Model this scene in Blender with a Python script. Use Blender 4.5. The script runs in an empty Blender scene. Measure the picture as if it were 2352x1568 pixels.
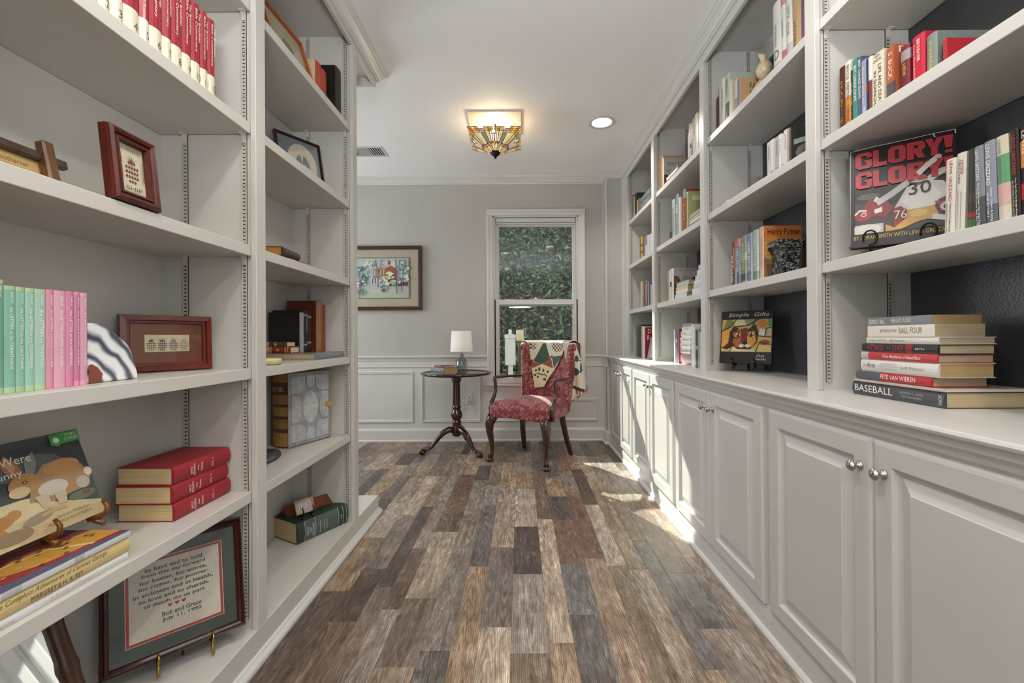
import bpy, bmesh, math, random
from mathutils import Vector, Matrix
# ---------------------------------------------------------------- camera, sky, sun, lamps, exposure
scene = bpy.context.scene
col = scene.collection
PI = math.pi
R_ = math.radians

cam_d = bpy.data.cameras.new('camera')
cam = bpy.data.objects.new('camera', cam_d); col.objects.link(cam)
cam.location = (0, 0, 1.09)
cam.rotation_euler = (PI/2 + R_(.2), .0063, 0)
cam_d.sensor_width = 36; cam_d.lens = 15.306
cam_d.shift_x = -.0080782; cam_d.shift_y = -.006161
cam_d.clip_start = .02; cam_d.clip_end = 200
scene.camera = cam

world = bpy.data.worlds.new('sky'); scene.world = world; world.use_nodes = True
wn = world.node_tree.nodes; wl = world.node_tree.links
sky = wn.new('ShaderNodeTexSky'); sky.sky_type = 'NISHITA'; sky.sun_disc = False
sky.sun_elevation = R_(36); sky.sun_rotation = R_(155); sky.altitude = 200
wn['Background'].inputs['Strength'].default_value = .24
wl.new(sky.outputs[0], wn['Background'].inputs['Color'])

def lamp(name, kind, loc, energy, color=(1, 1, 1), **k):
    d = bpy.data.lights.new(name, kind); d.energy = energy; d.color = color
    o = bpy.data.objects.new(name, d); col.objects.link(o); o.location = loc
    for a, v in k.items():
        if a == 'rot': o.rotation_euler = v
        elif a == 'aim': o.rotation_euler = Vector(v).to_track_quat('-Z', 'Y').to_euler()
        else: setattr(d, a, v)
    return o

SUN_DIR = (.47, -1.0, -.81)
lamp('sun', 'SUN', (-3, 12, 8), 14.0, (1, .93, .82), aim=SUN_DIR, angle=R_(.5))
# unseen fill lamps added behind the camera; daylight of the left room follows
lamp('rear_left_fill', 'AREA', (-1.20, -1.5, 1.5), 9, (.93, .96, 1), aim=(1, 0, 0), shape='RECTANGLE', size=2.0, size_y=1.7)
lamp('rear_right_fill', 'AREA', (1.36, -1.3, 1.5), 24, (.93, .96, 1), aim=(-1, 0, 0), shape='RECTANGLE', size=2.0, size_y=1.7)
# upward lamp added behind the camera to brighten the ceiling
lamp('ceiling_bounce_fill', 'AREA', (0, -.55, 1.75), 72, (.97, .98, 1), aim=(0, .12, 1), shape='DISK', size=.5)
lamp('left_window_daylight', 'AREA', (-3.1, 3.6, 1.6), 40, (.93, .96, 1), aim=(1, -.1, -.1), shape='RECTANGLE', size=1.3, size_y=1.6)
CAN_POWER, CAN_COLOR = 34, (1, .91, .80)
FIXTURE_POWER = 5

scene.view_settings.view_transform = 'Standard'
scene.view_settings.look = 'None'
scene.view_settings.gamma = 1
scene.view_settings.use_curve_mapping = False
scene.view_settings.exposure = 0.28
scene.cycles.max_bounces = 10; scene.cycles.diffuse_bounces = 6; scene.cycles.transparent_max_bounces = 16
scene.cycles.caustics_reflective = False; scene.cycles.caustics_refractive = False
scene.cycles.use_denoising = True
scene.cycles.sample_clamp_indirect = 4

# ---------------------------------------------------------------- helpers
def C(h):
    h = h.lstrip('#')
    v = [int(h[i:i+2], 16)/255 for i in (0, 2, 4)]
    return tuple(x/12.92 if x <= .04045 else ((x+.055)/1.055)**2.4 for x in v) + (1,)

MATS = {}
def mat(name, color='#ffffff', rough=.5, metal=0, var=0, vscale=8, bump=0, bscale=60, objcol=False, attr=False, spec=.5, trans=0, stretch=None, emit=0, alpha_glass=None, coat=0):
    m = bpy.data.materials.new(name); MATS[name] = m; m.use_nodes = True
    nt = m.node_tree; n = nt.nodes; l = nt.links; b = n['Principled BSDF']
    b.inputs['Roughness'].default_value = rough; b.inputs['Metallic'].default_value = metal
    b.inputs['Specular IOR Level'].default_value = spec
    b.inputs['Coat Weight'].default_value = coat
    if trans: b.inputs['Transmission Weight'].default_value = trans
    tc = n.new('ShaderNodeTexCoord')
    src = None
    if objcol: src = n.new('ShaderNodeObjectInfo').outputs['Color']
    elif attr:
        a = n.new('ShaderNodeVertexColor'); a.layer_name = 'Col'; src = a.outputs['Color']
    else:
        rgb = n.new('ShaderNodeRGB'); rgb.outputs[0].default_value = C(color); src = rgb.outputs[0]
    vec = tc.outputs['Object']
    if stretch:
        mp = n.new('ShaderNodeMapping'); mp.inputs['Scale'].default_value = stretch; l.new(vec, mp.inputs['Vector']); vec = mp.outputs[0]
    if var:
        no = n.new('ShaderNodeTexNoise'); no.inputs['Scale'].default_value = vscale; no.inputs['Detail'].default_value = 5
        l.new(vec, no.inputs['Vector'])
        mr = n.new('ShaderNodeMapRange'); mr.inputs['From Min'].default_value = .3; mr.inputs['From Max'].default_value = .7
        mr.inputs['To Min'].default_value = 1-var; mr.inputs['To Max'].default_value = 1+var
        l.new(no.outputs['Fac'], mr.inputs['Value'])
        mx = n.new('ShaderNodeVectorMath'); mx.operation = 'SCALE'
        l.new(src, mx.inputs[0]); l.new(mr.outputs[0], mx.inputs['Scale']); src = mx.outputs[0]
    l.new(src, b.inputs['Base Color'])
    if emit:
        l.new(src, b.inputs['Emission Color']); b.inputs['Emission Strength'].default_value = emit
    if bump:
        n2 = n.new('ShaderNodeTexNoise'); n2.inputs['Scale'].default_value = bscale; n2.inputs['Detail'].default_value = 3
        l.new(vec, n2.inputs['Vector'])
        bp = n.new('ShaderNodeBump'); bp.inputs['Strength'].default_value = bump; bp.inputs['Distance'].default_value = .002
        l.new(n2.outputs['Fac'], bp.inputs['Height']); l.new(bp.outputs[0], b.inputs['Normal'])
    return m

def thin_glass(name, tint='#ffffff', refl=.06, rough=0.0):
    m = bpy.data.materials.new(name); MATS[name] = m; m.use_nodes = True
    nt = m.node_tree; n = nt.nodes; l = nt.links; n.remove(n['Principled BSDF'])
    t = n.new('ShaderNodeBsdfTransparent'); t.inputs[0].default_value = C(tint)
    g = n.new('ShaderNodeBsdfGlossy'); g.inputs['Roughness'].default_value = rough
    lw = n.new('ShaderNodeLayerWeight'); lw.inputs['Blend'].default_value = .25
    ma = n.new('ShaderNodeMath'); ma.operation = 'MULTIPLY_ADD'; ma.inputs[1].default_value = .5; ma.inputs[2].default_value = refl
    l.new(lw.outputs['Facing'], ma.inputs[0]); mx = n.new('ShaderNodeMixShader')
    l.new(ma.outputs[0], mx.inputs[0]); l.new(t.outputs[0], mx.inputs[1]); l.new(g.outputs[0], mx.inputs[2])
    l.new(mx.outputs[0], n['Material Output'].inputs[0])
    return m

class MB:
    """collects shapes; build() links them as one mesh object"""
    def __init__(s): s.v = []; s.f = []; s.c = []; s.m = None; s.col = None; s.smooth = []
    def add(s, vs, fs, color=None, smooth=False):
        o = len(s.v)
        for p in vs:
            p = Vector(p); s.v.append(tuple(s.m @ p) if s.m else tuple(p))
        for f in fs: s.f.append([i+o for i in f]); s.c.append(color or s.col); s.smooth.append(smooth)
        return s
    def box(s, a, b, color=None, bev=0):
        x0, y0, z0 = [min(a[i], b[i]) for i in range(3)]; x1, y1, z1 = [max(a[i], b[i]) for i in range(3)]
        if bev:
            e = min(bev, (x1-x0)*.45, (y1-y0)*.45, (z1-z0)*.45)
            bm = bmesh.new(); bmesh.ops.create_cube(bm, size=1)
            for v in bm.verts: v.co = Vector(((x0+x1)/2+v.co.x*(x1-x0), (y0+y1)/2+v.co.y*(y1-y0), (z0+z1)/2+v.co.z*(z1-z0)))
            bmesh.ops.bevel(bm, geom=bm.edges[:], offset=e, segments=1, affect='EDGES')
            bm.verts.index_update()
            s.add([v.co for v in bm.verts], [[v.index for v in f.verts] for f in bm.faces], color); bm.free()
            return s
        return s.add([(x0,y0,z0),(x1,y0,z0),(x1,y1,z0),(x0,y1,z0),(x0,y0,z1),(x1,y0,z1),(x1,y1,z1),(x0,y1,z1)],
                     [(0,3,2,1),(4,5,6,7),(0,1,5,4),(1,2,6,5),(2,3,7,6),(3,0,4,7)], color)
    def prism(s, prof, a, b, axis='z', color=None, smooth=False):
        """closed 2-D profile swept from a to b along axis; profile axes: z->(x,y), y->(x,z), x->(y,z)"""
        def P(p, t):
            return {'z': (p[0], p[1], t), 'y': (p[0], t, p[1]), 'x': (t, p[0], p[1])}[axis]
        n = len(prof)
        vs = [P(p, a) for p in prof] + [P(p, b) for p in prof]
        s.add(vs, [[i, (i+1) % n, n+(i+1) % n, n+i] for i in range(n)], color, smooth)
        s.add(vs, [list(range(n-1, -1, -1)), list(range(n, 2*n))], color)
        return s
    def lathe(s, prof, segs=20, center=(0, 0, 0), axis='z', color=None, cap=True):
        vs = []; n = len(prof)
        for k in range(segs):
            a = 2*PI*k/segs
            for r, t in prof:
                u, w = r*math.cos(a), r*math.sin(a)
                p = {'z': (u, w, t), 'x': (t, u, w), 'y': (w, t, u)}[axis]
                vs.append((p[0]+center[0], p[1]+center[1], p[2]+center[2]))
        fs = [[k*n+i, ((k+1) % segs)*n+i, ((k+1) % segs)*n+i+1, k*n+i+1] for k in range(segs) for i in range(n-1)]
        s.add(vs, fs, color, True)
        if cap:
            s.add(vs, [[k*n for k in range(segs)][::-1], [k*n+n-1 for k in range(segs)]], color)
        return s
    def tube(s, pts, rad, segs=8, color=None, squash=1.0, cap=True, closed=False):
        pts = [Vector(p) for p in pts]; n = len(pts)
        if not isinstance(rad, (list, tuple)): rad = [rad]*n
        vs = []; up = Vector((0, 0, 1))
        for i, p in enumerate(pts):
            t = (pts[min(i+1, n-1)] - pts[max(i-1, 0)]).normalized()
            if abs(t.dot(up)) > .97: u = Vector((1, 0, 0))
            else: u = up
            if i == 0: a = t.cross(u).normalized()
            else:
                a = (a - t*a.dot(t)).normalized()
            b = t.cross(a).normalized()
            for k in range(segs):
                an = 2*PI*k/segs
                vs.append(p + a*math.cos(an)*rad[i] + b*math.sin(an)*rad[i]*squash)
        fs = [[i*segs+k, i*segs+(k+1) % segs, (i+1)*segs+(k+1) % segs, (i+1)*segs+k] for i in range(n-1) for k in range(segs)]
        s.add(vs, fs, color, True)
        if cap: s.add(vs, [list(range(segs))[::-1], list(range((n-1)*segs, n*segs))], color)
        return s
    def poly(s, pts, color=None): return s.add(pts, [list(range(len(pts)))], color)
    def mesh(s, name, m):
        me = bpy.data.meshes.new(name); me.from_pydata(s.v, [], s.f)
        me.polygons.foreach_set('use_smooth', s.smooth)
        if any(c is not None for c in s.c):
            ca = me.color_attributes.new('Col', 'FLOAT_COLOR', 'CORNER'); arr = []
            for f, c in zip(s.f, s.c): arr += list(c or (1, 1, 1, 1))*len(f)
            ca.data.foreach_set('color', arr)
        if m: me.materials.append(MATS[m] if isinstance(m, str) else m)
        me.update()
        return me
    def build(s, name, m, parent=None, loc=None, recalc=True):
        me = s.mesh(name, m)
        if recalc:
            bm = bmesh.new(); bm.from_mesh(me); bmesh.ops.remove_doubles(bm, verts=bm.verts, dist=1e-6)
            bmesh.ops.recalc_face_normals(bm, faces=bm.faces); bm.to_mesh(me); bm.free()
        return link(name, me, parent, loc)

def link(name, data, parent=None, loc=None):
    o = bpy.data.objects.new(name, data); col.objects.link(o)
    if parent: o.parent = parent
    if loc: o.location = loc
    return o
def bevel(o, w, seg=2, ang=35):
    m = o.modifiers.new('bevel', 'BEVEL'); m.width = w; m.segments = seg; m.limit_method = 'ANGLE'; m.angle_limit = R_(ang); m.harden_normals = False
    return o
def subsurf(o, n=2):
    m = o.modifiers.new('smooth', 'SUBSURF'); m.levels = n; m.render_levels = n; return o
def tag(o, label=None, cat=None, group=None, kind=None):
    if label: o['label'] = label
    if cat: o['category'] = cat
    if group: o['group'] = group
    if kind: o['kind'] = kind
    return o
def thing(name, label, cat, loc=(0, 0, 0), rz=0, group=None):
    o = bpy.data.objects.new(name, None); col.objects.link(o); o.location = loc; o.rotation_euler = (0, 0, rz)
    o.empty_display_size = .05
    return tag(o, label, cat, group)
def struct(o): o['kind'] = 'structure'; return o

# ---------------------------------------------------------------- lettering and flat print
TEXTS = []
def text(name, s, parent, mtx, w, h, color, shear=0, exact=True, bold=0):
    """letters centred on mtx (x right, y up, z out), fitted to w by h; turned into meshes by fit_texts"""
    cu = bpy.data.curves.new(name, 'FONT'); cu.body = s; cu.align_x = 'CENTER'; cu.align_y = 'CENTER'
    cu.size = 1; cu.shear = shear; cu.resolution_u = 2; cu.space_line = .95; cu.offset = bold
    TEXTS.append((link(name, cu), name, parent, mtx, w, h, exact, color))
def fit_texts():
    bpy.context.view_layer.update(); dg = bpy.context.evaluated_depsgraph_get()
    made = [(bpy.data.meshes.new_from_object(t[0].evaluated_get(dg)), t) for t in TEXTS]
    for me, (fo_, name, parent, m, w, h, ex, color) in made:
        cu = fo_.data; bpy.data.objects.remove(fo_); bpy.data.curves.remove(cu)
        if not me.vertices: continue
        xs = [v.co.x for v in me.vertices]; ys = [v.co.y for v in me.vertices]
        sx = w/max(max(xs)-min(xs), 1e-4); sy = h/max(max(ys)-min(ys), 1e-4)
        if not ex: sx = sy = min(sx, sy)
        me.transform(Matrix.Diagonal((sx, sy, 1, 1)) @ Matrix.Translation((-(max(xs)+min(xs))/2, -(max(ys)+min(ys))/2, 0)))
        me.name = name; me.materials.clear(); me.materials.append(MATS['ink'])
        o = link(name, me, parent); o.matrix_local = m; o.color = color
def frame_mtx(origin, xdir, ydir):
    x = Vector(xdir).normalized(); y = Vector(ydir).normalized(); z = x.cross(y)
    m = Matrix((x, y, z)).transposed().to_4x4(); m.translation = Vector(origin); return m
def picture(name, polys, parent, mtx, w, h, m='print', step=.00008):
    """flat print: polys = (colour, [(u,v)..]) in 0..1 of the w x h sheet whose centre is mtx"""
    b = MB(); z = 0
    for c, pts in polys:
        z += step
        b.poly([mtx @ Vector(((u-.5)*w, (v-.5)*h, z)) for u, v in pts], C(c) if isinstance(c, str) else c)
    return b.build(name, m, parent, recalc=False)
def ell(cx, cy, rx, ry, n=14, a0=0, rot=0):
    out = []
    for k in range(n):
        a = a0+2*PI*k/n; x, y = rx*math.cos(a), ry*math.sin(a)
        out.append((cx+x*math.cos(rot)-y*math.sin(rot), cy+x*math.sin(rot)+y*math.cos(rot)))
    return out
def rect(x0, y0, x1, y1): return [(x0, y0), (x1, y0), (x1, y1), (x0, y1)]
def stroke(pts, w):
    """a polyline as a polygon of width w"""
    L, Rr = [], []
    for i, p in enumerate(pts):
        a = Vector(pts[max(i-1, 0)]); b = Vector(pts[min(i+1, len(pts)-1)]); t = (b-a).normalized(); n = Vector((-t.y, t.x))*w/2
        L.append((p[0]+n.x, p[1]+n.y)); Rr.append((p[0]-n.x, p[1]-n.y))
    return L+Rr[::-1]

# ---------------------------------------------------------------- materials
mat('trim_white', '#c9c8c5', .32, var=.015, vscale=3, bump=.05, bscale=40)
mat('case_paint', '#c3c0ba', .34, var=.02, vscale=3, bump=.08, bscale=50)
mat('wall_grey', '#aeaca6', .6, var=.012, vscale=2, bump=.06, bscale=180)
mat('ceiling_white', '#ececeb', .7, var=.01, vscale=2, bump=.04, bscale=160)
mat('charcoal_paint', '#3c3d40', .28, var=.05, vscale=4, bump=.35, bscale=150)
mat('standard_metal', '#b9b5ab', .45, metal=.1)
mat('slot_dark', '#17130f', .8)
mat('nickel', '#b9b6b0', .22, metal=1)
mat('brass', '#a98548', .3, metal=1, var=.1, vscale=30)
mat('iron', '#17171a', .45, metal=.6, var=.1, vscale=40)
mat('cloth_cover', rough=.55, objcol=True, var=.05, vscale=60, bump=.15, bscale=500)
mat('gloss_cover', rough=.25, objcol=True, var=.03, vscale=20)
mat('leather_cover', rough=.4, objcol=True, var=.18, vscale=35, bump=.5, bscale=160)
mat('paper', rough=.8, objcol=True, var=.12, vscale=260, stretch=(1, .02, .02))
mat('ink', rough=.45, objcol=True)
mat('print', rough=.35, attr=True, var=.05, vscale=70)
mat('print_matte', rough=.7, attr=True, var=.06, vscale=90)
mat('paint_any', rough=.4, objcol=True, var=.05, vscale=20)
mat('mahogany', '#34150f', .17, var=.35, vscale=9, stretch=(9, 9, 1.2), coat=.4)
mat('walnut', '#3a2116', .22, var=.35, vscale=9, stretch=(8, 8, 1.0), coat=.3)
mat('wood_any', rough=.35, objcol=True, var=.3, vscale=14, stretch=(6, 6, 1), bump=.2, bscale=60)
mat('ceramic', rough=.25, objcol=True, var=.06, vscale=12)
mat('black_lacquer', '#0c0b0b', .25)
mat('mirror_glass', '#e8ebec', .02, metal=1)
mat('lampshade', '#efece6', .75, var=.01, bump=.1, bscale=400)
mat('lead', '#2b2018', .4, metal=.5)
mat('lens_lit', '#fff6e6', .4, emit=6)
mat('glass_lit', rough=.25, attr=True, emit=.55, var=.15, vscale=60)
mat('vinyl_white', '#c9ccca', .5, var=.03, vscale=10)
mat('leaf', rough=.42, attr=True, spec=.5)
mat('soil', '#4a4136', .9, var=.3, vscale=8)
mat('bark', '#5a4630', .8, var=.3, vscale=12, bump=.5, bscale=30)
thin_glass('window_glass', '#f4f8f6', .03)
thin_glass('picture_glass', '#ffffff', .015)
thin_glass('bottle_glass', '#cdd3d3', .06)

def wood_floor():
    m = bpy.data.materials.new('plank_wood'); MATS['plank_wood'] = m; m.use_nodes = True
    n = m.node_tree.nodes; l = m.node_tree.links; b = n['Principled BSDF']
    tc = n.new('ShaderNodeTexCoord'); oi = n.new('ShaderNodeObjectInfo')
    off = n.new('ShaderNodeVectorMath'); off.operation = 'MULTIPLY_ADD'
    cmb = n.new('ShaderNodeCombineXYZ'); l.new(oi.outputs['Random'], cmb.inputs[0]); l.new(oi.outputs['Random'], cmb.inputs[1]); l.new(oi.outputs['Random'], cmb.inputs[2])
    off.inputs[1].default_value = (37, 91, 53); l.new(cmb.outputs[0], off.inputs[0]); l.new(tc.outputs['Object'], off.inputs[2])
    def noise(sc, scale, det, dist=0, rough=.6):
        mp = n.new('ShaderNodeMapping'); mp.inputs['Scale'].default_value = sc; l.new(off.outputs[0], mp.inputs['Vector'])
        t = n.new('ShaderNodeTexNoise'); t.inputs['Scale'].default_value = scale; t.inputs['Detail'].default_value = det
        t.inputs['Distortion'].default_value = dist; t.inputs['Roughness'].default_value = rough
        l.new(mp.outputs[0], t.inputs['Vector']); return t.outputs['Fac']
    fine = noise((62, 7, 1), 2.4, 9, .8, .72)
    streak = noise((26, 1.6, 1), 2.0, 6, 1.2, .6)
    mid = noise((13, 3.2, 1), 1.5, 7, 1.6, .65)
    big = noise((5, 2.6, 1), 2.2, 4, .5)
    patch = noise((11, 5.5, 1), 1.3, 8, .9, .7)
    # cathedral grain: stretched rings, each plank cut at its own place
    sub = n.new('ShaderNodeVectorMath'); sub.operation = 'MULTIPLY_ADD'; l.new(cmb.outputs[0], sub.inputs[0]); sub.inputs[1].default_value = (.14, .9, 0); l.new(tc.outputs['Object'], sub.inputs[2])
    mp = n.new('ShaderNodeMapping'); mp.inputs['Scale'].default_value = (9, .62, 1); mp.inputs['Location'].default_value = (-.63, -.28, 0); l.new(sub.outputs[0], mp.inputs['Vector'])
    wv = n.new('ShaderNodeTexWave'); wv.wave_type = 'RINGS'; wv.rings_direction = 'Z'; wv.inputs['Scale'].default_value = 5.5; wv.inputs['Distortion'].default_value = 4; wv.inputs['Detail'].default_value = 4; wv.inputs['Detail Scale'].default_value = 1.6; wv.inputs['Detail Roughness'].default_value = .6
    l.new(mp.outputs[0], wv.inputs['Vector'])
    def ramp(src, lo, hi, a, c):
        mr = n.new('ShaderNodeMapRange'); mr.inputs['From Min'].default_value = lo; mr.inputs['From Max'].default_value = hi
        mr.inputs['To Min'].default_value = a; mr.inputs['To Max'].default_value = c; l.new(src, mr.inputs['Value']); return mr.outputs[0]
    def mul(a, c):
        q = n.new('ShaderNodeMath'); q.operation = 'MULTIPLY'; l.new(a, q.inputs[0]); l.new(c, q.inputs[1]); return q.outputs[0]
    k = mul(mul(mul(ramp(fine, .34, .66, .55, 1.38), ramp(streak, .34, .66, .74, 1.24)), mul(ramp(mid, .36, .64, .66, 1.30), ramp(patch, .48, .70, .95, 1.5))), mul(ramp(wv.outputs['Fac'], .05, .55, .66, 1.10), ramp(big, .35, .65, .8, 1.2)))
    sc = n.new('ShaderNodeVectorMath'); sc.operation = 'SCALE'; l.new(oi.outputs['Color'], sc.inputs[0]); l.new(k, sc.inputs['Scale'])
    # tan to blue-grey drift inside a plank
    mx = n.new('ShaderNodeMix'); mx.data_type = 'RGBA'; mx.blend_type = 'MULTIPLY'; mx.inputs['Factor'].default_value = .75
    cr = n.new('ShaderNodeValToRGB'); cr.color_ramp.elements[0].color = (1.10, .985, .88, 1); cr.color_ramp.elements[1].color = (.92, .995, 1.06, 1)
    cr.color_ramp.elements[0].position = .38; cr.color_ramp.elements[1].position = .62
    l.new(mid, cr.inputs[0]); l.new(sc.outputs[0], mx.inputs['A']); l.new(cr.outputs[0], mx.inputs['B'])
    l.new(mx.outputs['Result'], b.inputs['Base Color'])
    l.new(ramp(fine, .3, .7, .52, .34), b.inputs['Roughness'])
    bp = n.new('ShaderNodeBump'); bp.inputs['Strength'].default_value = .25; bp.inputs['Distance'].default_value = .001
    l.new(k, bp.inputs['Height']); l.new(bp.outputs[0], b.inputs['Normal'])
wood_floor()

def damask():
    m = bpy.data.materials.new('damask'); MATS['damask'] = m; m.use_nodes = True
    n = m.node_tree.nodes; l = m.node_tree.links; b = n['Principled BSDF']; b.inputs['Roughness'].default_value = .55
    b.inputs['Sheen Weight'].default_value = .25
    tc = n.new('ShaderNodeTexCoord')
    def M(op, a, c=None, c2=None):
        q = n.new('ShaderNodeMath'); q.operation = op
        for i, v in enumerate((a, c, c2)):
            if v is None: continue
            if isinstance(v, (int, float)): q.inputs[i].default_value = v
            else: l.new(v, q.inputs[i])
        return q.outputs[0]
    def blossom(scale, petals, r0, r1, spin):
        v = n.new('ShaderNodeTexVoronoi'); v.inputs['Scale'].default_value = scale; v.inputs['Randomness'].default_value = .7; l.new(tc.outputs['Object'], v.inputs['Vector'])
        df = n.new('ShaderNodeVectorMath'); df.operation = 'SUBTRACT'; l.new(tc.outputs['Object'], df.inputs[0]); l.new(v.outputs['Position'], df.inputs[1])
        sp = n.new('ShaderNodeSeparateXYZ'); l.new(df.outputs[0], sp.inputs[0]); sc = n.new('ShaderNodeSeparateColor'); l.new(v.outputs['Color'], sc.inputs[0])
        a = M('ARCTAN2', M('MULTIPLY_ADD', sp.outputs[1], .4, sp.outputs[0]), M('MULTIPLY_ADD', sp.outputs[1], .8, sp.outputs[2]))
        ph = M('MULTIPLY_ADD', sc.outputs[0], spin, M('MULTIPLY', a, petals)); cs = M('COSINE', ph); r = v.outputs['Distance']
        edge = M('MULTIPLY_ADD', cs, r1, r0); m = M('LESS_THAN', r, edge); vein = M('GREATER_THAN', cs, -.72); ring = M('GREATER_THAN', M('ABSOLUTE', M('SUBTRACT', r, r0*.45)), .035)
        return M('MULTIPLY', M('MULTIPLY', m, vein), ring)
    fl_ = blossom(10, 7, .40, .15, 6.3); lf = blossom(27, 2, .24, .20, 6.3); lf2 = blossom(19, 5, .26, .13, 6.3)
    class Q: pass
    q = Q(); q.outputs = [M('MAXIMUM', fl_, M('MAXIMUM', M('MULTIPLY', lf, .9), M('MULTIPLY', lf2, .8)))]
    q2 = n.new('ShaderNodeMath'); q2.operation = 'MULTIPLY'; q2.inputs[1].default_value = .62; l.new(q.outputs[0], q2.inputs[0])
    mx = n.new('ShaderNodeMix'); mx.data_type = 'RGBA'; mx.inputs['A'].default_value = C('#6e1220'); mx.inputs['B'].default_value = C('#b97b72')
    l.new(q2.outputs[0], mx.inputs['Factor']); l.new(mx.outputs['Result'], b.inputs['Base Color'])
    bp = n.new('ShaderNodeBump'); bp.inputs['Strength'].default_value = .2; bp.inputs['Distance'].default_value = .001; l.new(q.outputs[0], bp.inputs['Height']); l.new(bp.outputs[0], b.inputs['Normal'])
damask()

def granite():
    m = bpy.data.materials.new('granite'); MATS['granite'] = m; m.use_nodes = True
    n = m.node_tree.nodes; l = m.node_tree.links; b = n['Principled BSDF']; b.inputs['Roughness'].default_value = .3
    tc = n.new('ShaderNodeTexCoord'); ns = n.new('ShaderNodeTexNoise'); ns.inputs['Scale'].default_value = 70; ns.inputs['Detail'].default_value = 6; ns.inputs['Distortion'].default_value = 1.5
    l.new(tc.outputs['Object'], ns.inputs['Vector']); cr = n.new('ShaderNodeValToRGB')
    e = cr.color_ramp.elements; e[0].position = .42; e[0].color = C('#0d1012'); e[1].position = .62; e[1].color = C('#8f9693')
    e2 = e.new(.5); e2.color = C('#23292a'); l.new(ns.outputs['Fac'], cr.inputs[0]); l.new(cr.outputs[0], b.inputs['Base Color'])
granite()
def agate():
    m = bpy.data.materials.new('agate'); MATS['agate'] = m; m.use_nodes = True
    n = m.node_tree.nodes; l = m.node_tree.links; b = n['Principled BSDF']; b.inputs['Roughness'].default_value = .12
    tc = n.new('ShaderNodeTexCoord'); ns = n.new('ShaderNodeTexNoise'); ns.inputs['Scale'].default_value = 9; l.new(tc.outputs['Object'], ns.inputs['Vector'])
    ad = n.new('ShaderNodeVectorMath'); ad.operation = 'MULTIPLY_ADD'; ad.inputs[1].default_value = (.06, .06, .06); l.new(ns.outputs['Color'], ad.inputs[0]); l.new(tc.outputs['Object'], ad.inputs[2])
    wv = n.new('ShaderNodeTexWave'); wv.wave_type = 'RINGS'; wv.rings_direction = 'X'; wv.inputs['Scale'].default_value = 9; wv.inputs['Distortion'].default_value = 3; l.new(ad.outputs[0], wv.inputs['Vector'])
    cr = n.new('ShaderNodeValToRGB'); e = cr.color_ramp.elements; e[0].color = C('#474b56'); e[1].color = C('#e6e8ea'); e[0].position = .05; e[1].position = .75
    e2 = e.new(.35); e2.color = C('#a9adb6'); l.new(wv.outputs['Fac'], cr.inputs[0]); l.new(cr.outputs[0], b.inputs['Base Color'])
agate()
# ---------------------------------------------------------------- sweep and nested-frame helpers
def sweep(mb, path, prof, color=None):
    """profile (out, z) swept along a plan path; out points to the right of travel; corners mitred"""
    n = len(path); rows = []
    for i, p in enumerate(path):
        p = Vector(p)
        def nr(a, b): d = (Vector(b)-Vector(a)).normalized(); return Vector((d.y, -d.x))
        if i == 0: m = nr(path[0], path[1])
        elif i == n-1: m = nr(path[-2], path[-1])
        else:
            a, b = nr(path[i-1], path[i]), nr(path[i], path[i+1]); m = (a+b); m = m/ (m.dot(a))
        rows.append([(p.x+m.x*o, p.y+m.y*o, z) for o, z in prof])
    k = len(prof); vs = [v for r in rows for v in r]
    fs = [[i*k+j, i*k+(j+1) % k, (i+1)*k+(j+1) % k, (i+1)*k+j] for i in range(n-1) for j in range(k)]
    fs += [list(range(k))[::-1], list(range((n-1)*k, n*k))]
    mb.add(vs, fs, color)
    return mb
def rings(mb, w, h, prof, mtx=None, color=None, cap=True, base=True, z0=0):
    """nested rectangles of a w x h sheet centred on mtx: prof = [(inset, height)]"""
    mtx = mtx or Matrix(); vs = []
    for d, n in prof:
        a, b = w/2-d, h/2-d
        vs += [mtx @ Vector(q) for q in ((-a, -b, n), (a, -b, n), (a, b, n), (-a, b, n))]
    k = len(prof)
    fs = [[i*4+j, i*4+(j+1) % 4, (i+1)*4+(j+1) % 4, (i+1)*4+j] for i in range(k-1) for j in range(4)]
    if cap: fs.append([(k-1)*4+j for j in range(4)])
    if base: fs.append([3, 2, 1, 0])
    mb.add(vs, fs, color); return mb

CEIL, YB, XR, XL = 2.76, 4.56, 1.392, -1.232
RX, RY = 1.045, (.602, 1.532, 2.462, 3.385, 4.23)   # upper case face, near edges of its stiles' openings
LX = -.888
SHR = (1.342, 1.776, 2.203); SHL = (.575, .989, 1.404, 1.817, 2.232)
CTR = .894

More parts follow.
